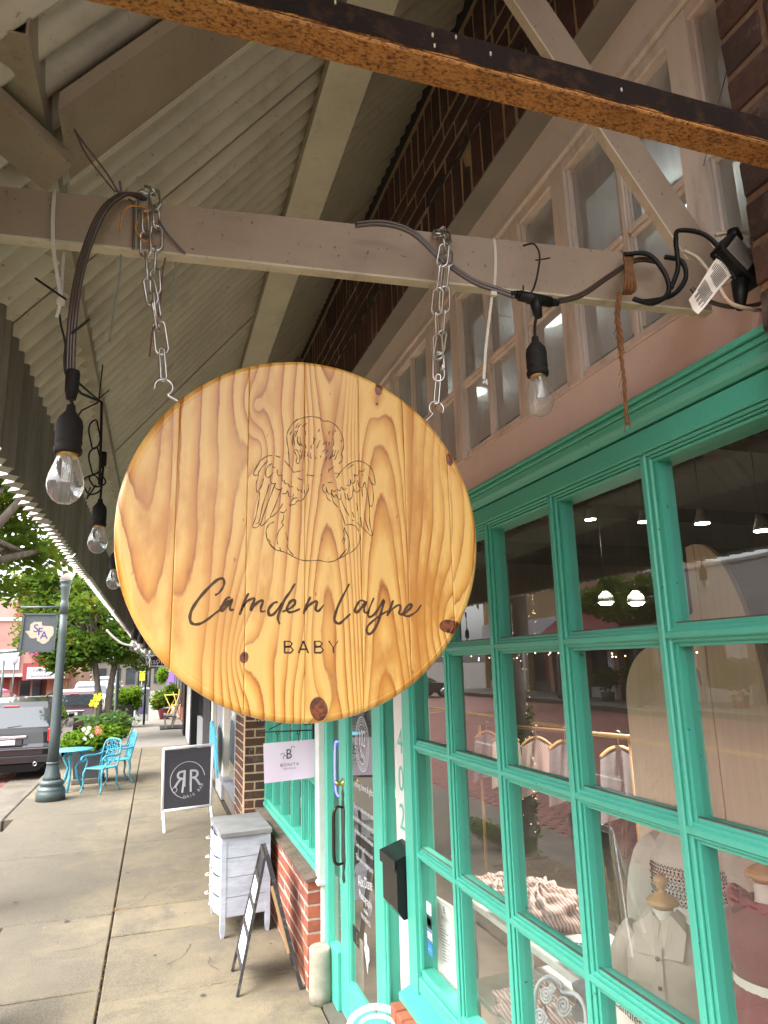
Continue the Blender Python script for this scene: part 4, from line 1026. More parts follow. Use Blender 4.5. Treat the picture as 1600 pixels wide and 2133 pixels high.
lp = [P(1300,530,'y',.885), P(1350,530,'y',.87), P(1385,570,'y',.862), P(1392,610,'y',.86), P(1360,632,'y',.862), P(1320,622,'y',.868), P(1345,628,'y',.864), P(1400,615,'y',.86), P(1428,580,'y',.86), P(1420,545,'y',.866), P(1385,535,'y',.872)]
cordt('loose_wire', lp, .0042, 'cord_black', 'black power cord coiled round the right end of the beam')
cordt('loose_wire', [P(1398,600,'y',.862), P(1412,560,'y',.863), P(1410,525,'y',.866), P(1408,500,'y',.87), P(1415,480,'y',.88), P(1470,490,'y',.85), P(1520,540,'y',.835)], .0042, 'cord_black', 'black cord rising past the brace to the outdoor plug')
M['cord_tan'] = plain('tan_cord', (.42,.34,.25), .45)
cordt('loose_wire', [P(1425,523,'y',.868), P(1455,540,'y',.855), P(1490,585,'y',.84), P(1520,630,'y',.832), P(1570,645,'y',.83), P(1590,645,'y',.85)], .0036, 'cord_tan', 'tan flat cord crossing the paper warning tag')
cordt('loose_wire', [P(1490,490,'y',.845), P(1540,482,'y',.835), P(1575,490,'y',.82)], .0034, 'cord_tan', 'tan cord entering the pale plug above the black adapter')
cordt('loose_wire', [P(1440,600,'y',.875), P(1470,625,'y',.87), P(1530,640,'y',.86), P(1600,630,'y',.85)], .004, 'cord', 'grey brown cord sagging under the beam end below the tag')
# adapter, plugs, tag
def obox(b, c, ux, uy, uz, hx, hy, hz): 
    c = Vector(c); ux, uy, uz = Vector(ux).normalized(), Vector(uy).normalized(), Vector(uz).normalized(); t = MB().cbox(-hx,hx,-hy,hy,-hz,hz,min(hx,hy,hz)*.25)
    return b.add([c+ux*x+uy*y+uz*z for x, y, z in t.v], t.f)
ac = P(1540,548,'y',.835); ux = V3(.70,0,-.62).normalized(); uz = V3(.62,0,.70).normalized(); uy = V3(0,1,0)
ad = thing('power_adapter', 'black outdoor plug adapter with grey label at the brick pier', 'adapter', tuple(ac))
part('body', obox(MB(), ac, ux, uy, uz, .048, .016, .024), M['black'], ad)
lab_c = ac-uy*.0165-ux*.012
part('label', obox(MB(), lab_c, ux, uy, uz, .026, .0006, .019), plain('grey_label', (.20,.185,.165), .5), ad)
b = MB()
for i in range(7): q = lab_c-uy*.0010+uz*(.015-i*.005); b.ribbon([q-ux*.022, q+ux*(.010+.011*((i*7)%3)/2)], .0014, (0,1,0))
part('label_text', b, M['ink'], ad)
part('plug', MB().tube([ac+ux*.02-uz*.03, ac+ux*.035-uz*.052, ac+ux*.05-uz*.075], [.014,.012,.007], 12), M['black'], ad)
part('plug', MB().tube([ac+uz*.03-ux*.03, ac+uz*.045-ux*.045], [.014,.010], 12), M['black'], ad)
wp_ = P(1592,520,'y',.82); pg = thing('wall_plug', 'pale taped plug on the pier above the black adapter', 'plug', tuple(wp_))
part('body', obox(MB(), wp_, V3(.75,0,-.6), uy, V3(.6,0,.75), .022, .012, .014), plain('pale_plug', (.45,.36,.28), .5), pg)
part('strain_relief', MB().tube([wp_-V3(.018,0,-.012), wp_-V3(.03,0,-.016)], [.009,.004], 10), M['cord_tan'], pg)
# warning tag, curled paper
A, B_, C_, D = P(1492,538,'y',.834), P(1526,572,'y',.83), P(1455,652,'y',.842), P(1432,624,'y',.845)
def tagpt(u, v): 
    p = (A.lerp(D, v)).lerp(B_.lerp(C_, v), u); return p+V3(0,-.004*math.sin(PI*v)-.003*math.sin(PI*u*1.3+v*2), .002*math.sin(5*v))
tg = thing('warning_tag', 'curled pinkish paper ATTENTION tag hanging on the tan cord', 'tag', tuple(A))
part('paper', MB().grid(lambda u, v: tagpt(u, v), 8, 14), M['white_paper'], tg)
b = MB()
for i in range(11):
    u = .10+i*.075; v0, v1 = (.10,.44) if i > 1 else (.12,.3)
    b.ribbon([tagpt(u, v0+(v1-v0)*j/6)+V3(0,-.0006,0) for j in range(7)], .0013, (0,1,0))
    b.ribbon([tagpt(u, .55+.33*j/6*(1 if i % 3 else .7))+V3(0,-.0006,0) for j in range(7)], .0013, (0,1,0))
d1 = (tagpt(1,.06)-tagpt(0,.06)).normalized(); d2 = (tagpt(.5,0)-tagpt(.5,.3)).normalized()
text_mb(b, 'ATTENTION', .011, tagpt(.5,.07)+V3(0,-.0012,0), d1, d2, squash=.9)
part('print', b, M['ink'], tg)
# zip ties
def strap(name, pts, w_, m, label): 
    p = smooth_path(pts, 6); b = MB().ribbon(p, w_, (0,1,0)); b.ribbon([q+V3(0,.0012,0) for q in p], w_, (0,-1,0))
    t = thing(name, label, 'cable tie', tuple(pts[0])); part('strap', b, M[m], t); return t
z1 = strap('zip_tie', [P(116,392,'y',1.0), P(113,405,'y',.985), P(110,460,'y',.982), P(112,520,'y',.975), P(122,590,'y',.955), P(127,628,'y',.945)], .0050, 'zip_white', 'long white zip tie looped round the left part of the beam')
part('strap', MB().ribbon([P(135,505,'y',1.02), P(131,560,'y',.99), P(128,625,'y',.95)], .0045, (0,1,0)), M['zip_white'], z1)
part('head', obox(MB(), P(127,629,'y',.943), (1,0,0), (0,1,0), (0,0,1), .005, .003, .0045), M['zip_white'], z1)
part('tail', MB().ribbon([P(126,632,'y',.942), P(122,648,'y',.938), P(118,661,'y',.936)], .0042, (0,1,0)), M['zip_white'], z1)
z2 = strap('zip_tie', [P(1025,492,'y',.91), P(1030,500,'y',.893), P(1033,545,'y',.888), P(1030,600,'y',.88), P(1026,612,'y',.876), P(1020,660,'y',.872), P(1013,720,'y',.868), P(1008,790,'y',.865)], .0042, 'zip_white', 'white zip tie round the beam right of the second chain')
part('head', obox(MB(), P(1028,612,'y',.874), (1,0,0), (0,1,0), (0,0,1), .0052, .003, .004), M['zip_white'], z2)
def wire(name, pts, r, m, label): return cordt(name, pts, r, m, label, 'wire', 6)
wire('zip_tie', [P(1090,512,'y',.90), P(1112,508,'y',.88), P(1124,530,'y',.876), P(1120,570,'y',.872), P(1112,600,'y',.865), P(1106,610,'y',.86)], .0016, 'zip_black', 'thin black tie holding the lamp tee to the beam')
wire('zip_tie', [P(1090,595,'y',.87), P(1092,625,'y',.868), P(1105,632,'y',.868), P(1110,618,'y',.868)], .0014, 'zip_black', 'small black loop of cable tie behind the lamp tee')
wire('zip_tie', [P(1115,542,'y',.872), P(1130,540,'y',.868), P(1146,537,'y',.865)], .0012, 'zip_black', 'cut black tie tail poking out beside the beam knot')
wire('zip_tie', [P(74,580,'y',.94), P(100,598,'y',.935), P(138,624,'y',.93)], .0017, 'zip_black', 'upper black cable tie spike across the left cord')
wire('zip_tie', [P(150,693,'y',.925), P(168,680,'y',.92), P(187,664,'y',.915)], .0017, 'zip_black', 'lower black cable tie spike on the left cord')
wire('tie_wire', [P(124,655,'y',.94), P(128,680,'y',.935), P(136,715,'y',.93), P(134,745,'y',.93), P(136,775,'y',.93), P(142,788,'y',.93)], .0015, 'zip_black', 'thin black wire running down beside the left cord')
M['w_red'] = wirem('red_wire', (.13,.05,.04)); M['w_green'] = wirem('faded_green_wire', (.20,.24,.20)); M['w_orange'] = wirem('orange_wire', (.50,.20,.03)); M['w_blue'] = wirem('grey_wire', (.10,.09,.10)); M['w_teal'] = wirem('faded_teal_wire', (.16,.19,.17))
wire('tie_wire', [P(132,222,'y',1.0), P(150,262,'y',.995), P(180,305,'y',.99), P(222,360,'y',.985), P(243,395,'y',.98)], .0016, 'w_blue', 'grey blue wire slanting from the rafter to the beam')
wire('tie_wire', [P(134,218,'y',1.0), P(158,275,'y',.99), P(185,330,'y',.985), P(240,400,'y',.975)], .0014, 'w_red', 'rust red wire slanting from the rafter to the beam')
wire('tie_wire', [P(250,378,'y',.98), P(252,402,'y',.98), P(242,395,'y',.98)], .0022, 'w_blue', 'short grey wire stub standing on the beam')
wire('tie_wire', [P(268,415,'y',.982), P(278,425,'y',.978), P(278,470,'y',.977), P(277,519,'y',.976)], .0013, 'w_red', 'dark red wire lashed round the beam beside the chain')
wire('tie_wire', [P(284,418,'y',.979), P(284,470,'y',.9765), P(283,520,'y',.976)], .0018, 'w_green', 'faded green wire lashed round the beam beside the chain')
wire('tie_wire', [P(250,478,'y',.972), P(255,448,'y',.97), P(270,430,'y',.968), P(300,432,'y',.965), P(308,448,'y',.966), P(300,458,'y',.97)], .0012, 'w_orange', 'bright orange wire curl in front of the beam')
wire('tie_wire', [P(300,455,'y',.972), P(285,465,'y',.972), P(284,482,'y',.972), P(300,502,'y',.972), P(325,505,'y',.972)], .0011, 'w_orange', 'lower orange wire loop behind the left chain')
wire('tie_wire', [P(252,520,'y',1.0), P(250,570,'y',1.0), P(238,640,'y',1.0), P(228,712,'y',1.0)], .0011, 'w_teal', 'pale teal wire dangling under the beam left of the chain')
wire('tie_wire', [P(348,528,'y',.99), P(340,560,'y',.99), P(330,660,'y',.985), P(318,690,'y',.985), P(312,742,'y',.985)], .0013, 'w_red', 'reddish wire trailing behind the left chain')
wire('tie_wire', [P(367,530,'y',1.0), P(364,570,'y',1.0), P(356,650,'y',1.0)], .0010, 'w_green', 'thin pale thread hanging right of the left chain')
wire('tie_wire', [P(330,458,'y',.972), P(350,488,'y',.972), P(386,528,'y',.972)], .0016, 'w_blue', 'stiff grey wire poking down across the beam')
wire('guy_wire', [P(1562,-10,'y',.80), P(1530,90,'y',.805), P(1490,240,'y',.815), P(1466,345,'y',.825)], .0010, 'w_blue', 'thin grey string crossing the rusty angle in front of the pier')
# dark wire tangle and loops round the second bulb
wt = MB()
for (cx, cy, rx, ry_) in ((197,905,11,30),(198,960,12,28),(203,1000,16,14),(192,1010,18,20)):
    wt.tube([P(cx+rx*math.cos(a)+2*math.sin(3*a), cy+ry_*math.sin(a), 'y', 1.60) for a in [2*PI*i/24 for i in range(24)]], .0020, 6, closed=True)
wt.tube([P(206,835,'y',1.6), P(212,838,'y',1.6), P(211,900,'y',1.6), P(207,1010,'y',1.6)], .0032, 6).tube([P(150,800,'y',1.3), P(170,820,'y',1.5), P(205,835,'y',1.6)], .003, 6).tube([P(155,790,'y',1.3), P(195,825,'y',1.55), P(206,832,'y',1.6)], .0022, 6)
wt.tube([P(228,812,'y',1.6), P(212,825,'y',1.6), P(206,832,'y',1.6), P(214,760,'y',1.62)], .0016, 5).tube([P(205,838,'y',1.6), P(170,855,'y',1.6), P(155,880,'y',1.6)], .0018, 5).tube([P(188,1015,'y',1.6), P(180,1040,'y',1.6), P(200,1010,'y',1.6)], .002, 5)
single('wire_tangle', wt, M['cord_black'], 'tangle of dark wire loops above the second left bulb', 'wire', P(200,830,'y',1.6))
# twine on the beam and its frayed hanging end
tw = thing('twine', 'frayed brown jute twine tied on the beam with a long hanging end', 'twine', tuple(P(1305,525,'y',.885)))
b = MB()
for i in range(4): b.tube(smooth_path([P(1300+i*6,527,'y',.895), P(1304+i*4,560,'y',.868), P(1302+i*7,600,'y',.87), P(1298+i*5,612,'y',.885)], 5), .0028, 6)
part('wrap', b, M['twine'], tw)
b = MB(); main = smooth_path([P(1290,610,'y',.875), P(1286,660,'y',.872), P(1292,700,'y',.87), P(1294,740,'y',.87), P(1300,790,'y',.87), P(1303,840,'y',.87), P(1306,884,'y',.87)], 10)
for s_ in range(3):
    b.tube([p+V3(math.cos(i*.55+s_*2.1)*.0026, math.sin(i*.55+s_*2.1)*.0026, 0)*(1 if i < 30 else .7) for i, p in enumerate(main)], [(.0024 if i < 28 else .0017) for i in range(len(main))], 5)
random.seed(4)
for _ in range(46):
    i = random.randrange(2, len(main)-1); p = main[i] if _ % 3 else main[min(i, 22)]; d = V3(random.uniform(-.010,.007), random.uniform(-.004,.004), random.uniform(-.035,-.006)); b.tube([p, p+d*.5+V3(random.uniform(-.003,.003),0,0), p+d], .0005, 4)
part('hanging_end', b, M['twine'], tw)
# ================================================================== INSIDE THE SHOP
M['in_wall'] = painted('inside_wall', (.16,.13,.11), (.12,.10,.08), 2, .8, .1)
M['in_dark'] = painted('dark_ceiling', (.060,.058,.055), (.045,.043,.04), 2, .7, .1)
M['in_ceil'] = painted('upper_ceiling_tiles', (.36,.37,.34), (.31,.32,.29), 3, .7, .1)
M['in_floor'] = painted('inside_floor_planks', (.23,.19,.155), (.15,.12,.10), 3, .45, .2, world=True)
rm = struct('shop_interior', None, None)
part('back_wall', MB().box(5.6, 5.7, -2, 7.2, 0, 4.5), M['in_wall'], rm)
part('side_wall', MB().box(1.12, 5.6, 6.7, 6.8, 0, 4.5).box(1.12, 5.6, -2.1, -2, 0, 4.5), M['in_wall'], rm)
part('floor', MB().box(1.08, 5.6, -2, 6.7, -.2, .015), M['in_floor'], rm)
cl_ = part('ceiling', MB().box(1.09, 5.6, -2, 6.7, 4.05, 4.4), M['in_ceil'], rm)
for k in range(14): part('ceiling_batten', MB().box(1.2, 5.6, -1.8+k*.61, -1.786+k*.61, 4.043, 4.049), M['soffit'], cl_)
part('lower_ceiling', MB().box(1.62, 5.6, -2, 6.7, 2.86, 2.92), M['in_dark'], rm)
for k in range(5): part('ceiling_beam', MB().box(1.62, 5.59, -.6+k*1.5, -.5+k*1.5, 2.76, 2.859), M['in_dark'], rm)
part('track', MB().box(2.58, 2.62, .6, 5.5, 2.82, 2.858), M['black'], rm)
part('pier_partition', MB().box(1.1, 1.6, -2, .3, 0, 4.0), M['in_wall'], rm)
part('wall_over_street', MB().box(1.101, 1.3, -2, 7, 3.33, 4.5), M['in_wall'], rm)
M['alu_dim'] = plain('dim_lamp_shade', (.16,.155,.15), .5); M['lamp_on'] = glow('lamp_disc', (1,.95,.86), 22); M['tube_on'] = glow('ceiling_light_disc', (.92,.97,1), 18)
def spot(x, y, z, label, r=.035):
    t = thing('spotlight', label, 'spotlight', (x, y, z), group='track spotlights inside the shop')
    lpart('shade', MB().lathe([(r,0),(r*.9,.015),(r*.6,.045),(r*.5,.07)], (0,0,0), 16), M['alu_dim'], t)
    lpart('stem', MB().tube([(0,0,.07),(0,0,2.84-z)], .0025, 6), M['in_dark'], t)
    lpart('lens', MB().lathe([(.001,-.003),(r*.92,-.003),(r*.92,.002)], (0,0,0), 16), M['lamp_on'], t)
    ld = bpy.data.lights.new('spot_light', 'SPOT'); ld.energy = 36; ld.spot_size = math.radians(110); ld.shadow_soft_size = .04; ld.color = (1,.93,.82)
    lo = link('spot_light', ld, t, (0,0,-.02)); return t
for p_, lb in ((P(1230,1082,'x',2.6), 'lit spotlight behind the upper pane left of the near teal post'), (P(1342,1087,'x',2.6), 'lit spotlight half behind the teal upright of the near window'), (P(1463,1090,'x',2.4), 'rightmost lit spotlight behind the large upper pane'), (P(1588,1105,'x',2.4), 'unlit looking spotlight at the right edge of the picture')):
    spot(p_.x, p_.y, p_.z, lb)
for i, (px, py, lb) in enumerate(((1145,664,'bright oval ceiling light behind the transom pane beside the right bulb'), (988,815,'oval ceiling light behind the transom pane right of the chain'), (1447,400,'ceiling light glowing behind the transom beside the brace'), (1530,1340,'small ceiling light at the back of the shop'))):
    q = P(px, py, 'z', 4.03) if i < 3 else P(1205,1210,'z',2.8)
    if i == 3: continue
    t = thing('ceiling_light', lb, 'ceiling light', tuple(q), group='ceiling lights inside')
    lpart('disc', MB().lathe([(.001,-.004),(.10,-.004),(.10,.015)], (0,0,0), 24), M['tube_on'], t)
    lpart('ring', MB().lathe([(.10,-.008),(.118,-.008),(.118,.018),(.10,.018)], (0,0,0), 24), M['white_trim'], t)
    ld = bpy.data.lights.new('ceiling_lamp', 'POINT'); ld.energy = 3.0; ld.shadow_soft_size = .12; link('ceiling_lamp', ld, t, (0,0,-.15))
for i, (px, py) in enumerate(((1262,1248),(1325,1248),(1388,1252))):
    q = P(px, py, 'x', 2.7); t = thing('pendant_lamp', ('left', 'middle', 'right')[i]+' one of three glowing glass pendants behind the second pane row', 'pendant lamp', tuple(q))
    lpart('shade', MB().lathe([(.055,-.02),(.045,.02),(.015,.05)], (0,0,0), 16), M['alu_dim'], t); lpart('bulb', MB().lathe([(.001,-.04),(.03,-.035),(.045,-.022),(.04,-.012),(.001,-.008)], (0,0,0), 14), M['lamp_on'], t); lpart('cord', MB().tube([(0,0,.07),(0,0,2.84-q.z)], .0011, 5), M['black'], t)
# neon edges seen through the door glass
b = MB().tube(smooth_path([P(703,1545,'x',1.16), P(698,1550,'x',1.16), P(697,1600,'x',1.16), P(699,1645,'x',1.16), P(704,1658,'x',1.16)], 6), .006, 8)
single('neon_sign', b, glow('blue_neon', (.05,.03,1), 3), 'blue neon tube glowing in the narrow glass left of the door', 'neon sign', P(698,1600,'x',1.16))
b = MB().tube(smooth_path([P(817,1522,'x',1.12), P(818,1600,'x',1.12), P(824,1662,'x',1.12)], 6), .004, 6)
single('neon_sign', b, glow('green_neon', (.15,1,.3), 1.2), 'green neon tube glowing beside the house numbers', 'neon sign', P(820,1600,'x',1.12))
# arched wooden boards
def lightwood():
    s = NB('pale_display_wood'); v = s.coord('World', (1,14,.8)); n = s.noise(v, 5, 5, .6)
    s.base(s.mix(n, (.74,.58,.42), (.56,.42,.29))); s.set(Roughness=.5); return s.m
M['lwood'] = lightwood()
def archpoly(y0, y1, z0, zt, kind, X):
    pts = [(X,y0,z0),(X,y1,z0)]; r = (y1-y0)
    if kind == 'half': 
        r = (y1-y0)/2; pts += [(X,(y0+y1)/2+r*math.cos(a),zt-r+r*math.sin(a)) for a in [PI*i/20 for i in range(21)]]
    else:
        n = 16; pts += [(X,y1,zt-.01)]+[(X, y1-.02-(y1-y0-.02)*math.sin(a), zt-(.42)*(1-math.cos(a))) for a in [PI/2*i/n for i in range(n+1)]]
    return pts
w1 = thing('arch_board', 'pale wooden board with a rounded top behind the middle panes', 'display board', (1.75, 2.15, 0))
part('board', MB().prism(archpoly(1.94, 2.36, .5, 1.885, 'half', 1.75), (.02,0,0)), M['lwood'], w1)
w2 = thing('arch_board', 'tall pale quarter arch board with a dark joint behind the right panes', 'display board', (1.68, 1.75, 0))
pq = archpoly(1.45, 1.872, .5, 2.21, 'q', 1.68)
part('plank', MB().prism([(1.68,1.838,.5),(1.68,1.872,.5),(1.68,1.872,2.2),(1.68,1.838,2.205)], (.02,0,0)), M['lwood'], w2)
part('plank', MB().prism([(1.68,1.48,.5),(1.68,1.834,.5),(1.68,1.834,2.205)]+[(1.68, 1.834-(1.834-1.62)*math.sin(a), 1.65+.555*math.cos(a)) for a in [PI/2*i/14 for i in range(1,15)]]+[(1.68,1.60,1.3)], (.02,0,0)), M['lwood'], w2)
w3 = thing('arch_board', 'third pale board with low rounded shoulder behind the tall quarter arch', 'display board', (1.8, 1.95, 0))
part('board', MB().prism(archpoly(1.72, 2.10, .5, 2.02, 'half', 1.8), (.02,0,0)), M['lwood'], w3)
w4 = thing('arch_board', 'pale board cropped by the right picture edge', 'display board', (1.62, 1.2, 0))
part('board', MB().prism(archpoly(1.08, 1.44, .5, 1.80, 'half', 1.62), (.02,0,0)), M['lwood'], w4)
# mannequins
M['mwood'] = plain('turned_honey_wood', (.50,.28,.11), .35, 0, .25, 30)
M['mcloth'] = plain('cream_torso_cloth', (.62,.57,.48), .85)
def fabric(name, c, c2, sc=30, weave=300):
    s = NB(name); v = s.coord('Object'); s.base(s.mix(s.noise(v, sc, 5), c, c2)); s.set(Roughness=.9, Sheen_Weight=.3); s.bump(s.noise(v, weave, 3), .35, .002); return s.m
M['linen'] = fabric('beige_linen', (.52,.45,.36), (.44,.375,.30)); M['red'] = fabric('dusty_red_cotton', (.21,.045,.040), (.15,.032,.028)); M['cream'] = fabric('cream_cotton', (.70,.65,.54), (.60,.55,.46)); M['grey_knit'] = fabric('grey_knit', (.20,.195,.20), (.12,.12,.125))
def stripem(name, a, c, sc):
    s = NB(name); v = s.coord('Object', (1,1,1), (.5,.4,.3)); w_ = s.n('TexWave', Scale=sc, Distortion=2.5); s.l(v, w_.inputs['Vector']); s.base(s.mix(s.ramp(w_.outputs['Fac'], [(.42,(0,0,0)),(.55,(1,1,1))]), a, c)); s.set(Roughness=.9); return s.m
M['stripe_pink'] = stripem('pink_striped_cotton', (.48,.37,.33), (.28,.18,.165), 26); M['stripe_grey'] = stripem('grey_striped_cotton', (.55,.53,.52), (.12,.13,.16), 24)
def body(b, rings, fold=0, nf=9, n=32, ph=0):           # rings: z, half width, half depth, x offset
    vs = []; 
    for (z, a, d, ox) in rings:
        for k in range(n):
            t = 2*PI*k/n; f = 1+fold*math.sin(nf*t+ph+z*9)*min(1, max(0, (rings[-1][0]-z)/.1)); vs.append((ox+d*math.cos(t)*f, a*math.sin(t)*f, z))
    b.add(vs, [(i*n+k, i*n+(k+1)%n, (i+1)*n+(k+1)%n, (i+1)*n+k) for i in range(len(rings)-1) for k in range(n)], True); return b
CAPP = [(.0,.105),(.012,.103),(.019,.094),(.019,.084),(.012,.074),(.008,.068),(.010,.062),(.032,.050),(.043,.040),(.043,.034),(.030,.028),(.026,.022)]
def mannequin(label, loc, rot):
    t = thing('mannequin', label, 'mannequin', loc, rot); lpart('cap', MB().lathe([(r, z) for r, z in CAPP[::-1]], (0,0,0), 22), M['mwood'], t)
    lpart('neck', MB().lathe([(.036,-.045),(.027,-.01),(.026,.024)], (0,0,0), 20), M['mcloth'], t); return t
# linen shirt; local -x is the front
m1 = mannequin('mannequin with round wooden knob wearing a beige linen button shirt', (1.34, 1.735, 1.155), math.radians(35))
lpart('shirt', body(MB(), [(-.50,.125,.085,0),(-.35,.120,.082,0),(-.22,.112,.080,0),(-.12,.108,.078,0),(-.06,.105,.068,0),(-.03,.085,.052,.005),(-.012,.052,.042,.008),(.0,.036,.034,.004)], .018, 5), M['linen'], m1)
for s_ in (-1, 1):
    lpart('sleeve', MB().tube(smooth_path([(0,.075*s_,-.045),(-.004,.115*s_,-.09),(-.006,.140*s_,-.19),(-.012,.150*s_,-.33),(-.02,.150*s_,-.46)], 5), [.034+.004*math.sin(i*.9) for i in range(21)], 14), M['linen'], m1)
    lpart('collar', MB().add([(-.034,.002*s_,-.005),(-.075,.010*s_,-.075),(-.082,.062*s_,-.072),(-.040,.066*s_,-.018),(.020,.052*s_,.004),(.012,.034*s_,.022),(-.026,.026*s_,.016)], [(0,1,2,3,6),(3,4,5,6)]), M['linen'], m1)
lpart('placket', MB().ribbon([(-.076,0,-.05),(-.0835,0,-.12),(-.086,0,-.3),(-.090,0,-.5)], .018, (-1,0,0)), M['linen'], m1)
lpart('pocket', MB().ribbon([(-.079,.052,-.14),(-.080,.052,-.21)], .048, (-1,0,.0)), M['linen'], m1)
for k in range(6):
    lpart('button', MB().lathe([(.001,0),(.0055,0),(.0055,.002),(.001,.002)], (-.086-.0012*k,.001,-.075-k*.068), 10, (-1,0,0)), plain('brown_button', (.20,.14,.09), .4) if k == 0 else bpy.data.materials['brown_button'], m1)
b = MB()
for k in range(4): b.ribbon([(-.0825,.040,-.160-k*.006),(-.083,.052,-.163-k*.006),(-.082,.066,-.158-k*.006)], .0016, (-1,0,0))
lpart('embroidery', b, M['red'], m1)
# cream smocked blouse
m2 = mannequin('mannequin behind, in a cream blouse with dark smocked band', (1.62, 1.94, 1.325), math.radians(30))
lpart('finial', MB().lathe([(.010,.09),(.012,.11),(.007,.13),(.011,.145),(.004,.165),(.001,.168)], (0,0,0), 12), M['mwood'], m2)
lpart('blouse', body(MB(), [(-.55,.17,.12,0),(-.35,.145,.105,0),(-.2,.125,.09,0),(-.10,.118,.085,0),(-.05,.10,.07,0),(-.015,.06,.045,0),(0,.036,.034,0)], .05, 14), M['cream'], m2)
for s_ in (-1, 1): lpart('sleeve', MB().tube(smooth_path([(0,.085*s_,-.06),(0,.135*s_,-.12),(-.005,.165*s_,-.26),(-.01,.16*s_,-.40),(-.02,.15*s_,-.43)], 5), [.035,.04,.043,.046,.048,.05,.05,.052,.052,.052,.052,.052,.05,.05,.048,.045,.04,.034,.03,.026,.024], 14), M['cream'], m2)
b = MB()
for zz in (-.115,-.135,-.155,-.175,-.195,-.215): b.ribbon([(-(.093-.0*zz)*math.cos(t)-.003, .125*math.sin(t), zz+.005*math.sin(t*60+zz*200)) for t in [-1.2+2.4*i/90 for i in range(91)]], .0028, (-1,0,0))
for zz in (-.125,-.145,-.165,-.185,-.205):
    for i in range(26): t = -1.2+2.4*i/25; b.lathe([(.0005,0),(.0038,.0005),(.0005,.001)], (-.0965*math.cos(t)-.001, .128*math.sin(t), zz), 5, (-1,0,0))
lpart('smocking', b, plain('dark_plum_thread', (.035,.018,.022), .8), m2)
# red dress
m3 = mannequin('mannequin at the right edge wearing a dusty red dress with pale sash', (1.32, 1.345, 1.325), math.radians(30))
lpart('dress', body(MB(), [(-.17,.088,.070,0),(-.10,.100,.078,0),(-.05,.098,.070,0),(-.025,.075,.05,0),(-.012,.050,.042,0)], .01, 5), M['red'], m3)
lpart('skirt', body(MB(), [(-.60,.21,.18,0),(-.40,.17,.145,0),(-.26,.125,.105,0),(-.185,.092,.075,0)], .07, 15, 60), M['red'], m3)
lpart('sash', body(MB(), [(-.190,.093,.076,0),(-.168,.091,.075,0)], 0), M['cream'], m3)
lpart('sash_end', MB().ribbon(smooth_path([(-.078,-.02,-.18),(-.11,-.03,-.24),(-.115,-.045,-.30)], 4), .022, (-1,0,0)), M['cream'], m3)
for s_ in (-1, 1): lpart('strap', MB().tube(smooth_path([(-.05,.05*s_,-.03),(-.01,.07*s_,-.005),(.03,.055*s_,-.03)], 4), .016, 8), M['red'], m3)
# clothes rail with small garments on hangers
rl = thing('clothes_rail', 'wooden clothes rail across the dim middle of the shop', 'clothes rail', (2.5, 4.4, 0))
part('rail', MB().tube([(2.6,5.6,1.32),(2.35,3.1,1.44)], .012, 8), plain('brown_rail', (.22,.12,.05), .5), rl); part('upright', MB().tube([(2.6,5.5,0),(2.6,5.5,1.32)], .014, 8), M['mwood'], rl); part('upright', MB().tube([(2.37,3.2,0),(2.37,3.2,1.44)], .010, 8), bpy.data.materials['brown_rail'], rl)
gl_ = ['pale grey baby garment on the hanger nearest the arch board', 'small grey garment with yellow hanger on the rail', 'pinkish garment on the middle of the rail', 'beige garment on the far half of the rail', 'farthest small garment on the clothes rail']
for i, (u, mm) in enumerate(((.08,'grey_knit'),(.33,'grey_knit'),(.50,'stripe_pink'),(.72,'linen'),(.88,'grey_knit'))):
    c = V3(2.35,3.1,1.43).lerp(V3(2.6,5.6,1.31), u); t = thing('hanging_garment', gl_[i], 'garment', tuple(c), math.radians(-35), 'baby clothes on the rail')
    lpart('hanger', MB().tube(smooth_path([(-.10,0,-.10),(-.05,0,-.06),(0,0,-.045),(.05,0,-.06),(.10,0,-.10)], 4), .009, 8), M['mwood'], t)
    lpart('hook', MB().tube([(0,0,-.045),(0,0,-.01)]+[(.016*math.sin(a),0,.004+.016*(1-math.cos(a))) for a in [i_*.45 for i_ in range(9)]], .0022, 6), M['chain'], t)
    lpart('garment', MB().grid(lambda q, w_: ((q-.5)*(.20+.05*w_), .015*math.sin(q*13+i)*(.3+w_)-.012, -.055-.055*abs(q-.5)*2-.33*w_), 18, 6).grid(lambda q, w_: ((q-.5)*(.20+.05*w_), .015*math.sin(q*13+i)*(.3+w_)+.016, -.055-.055*abs(q-.5)*2-.33*w_), 18, 6), M[mm], t)
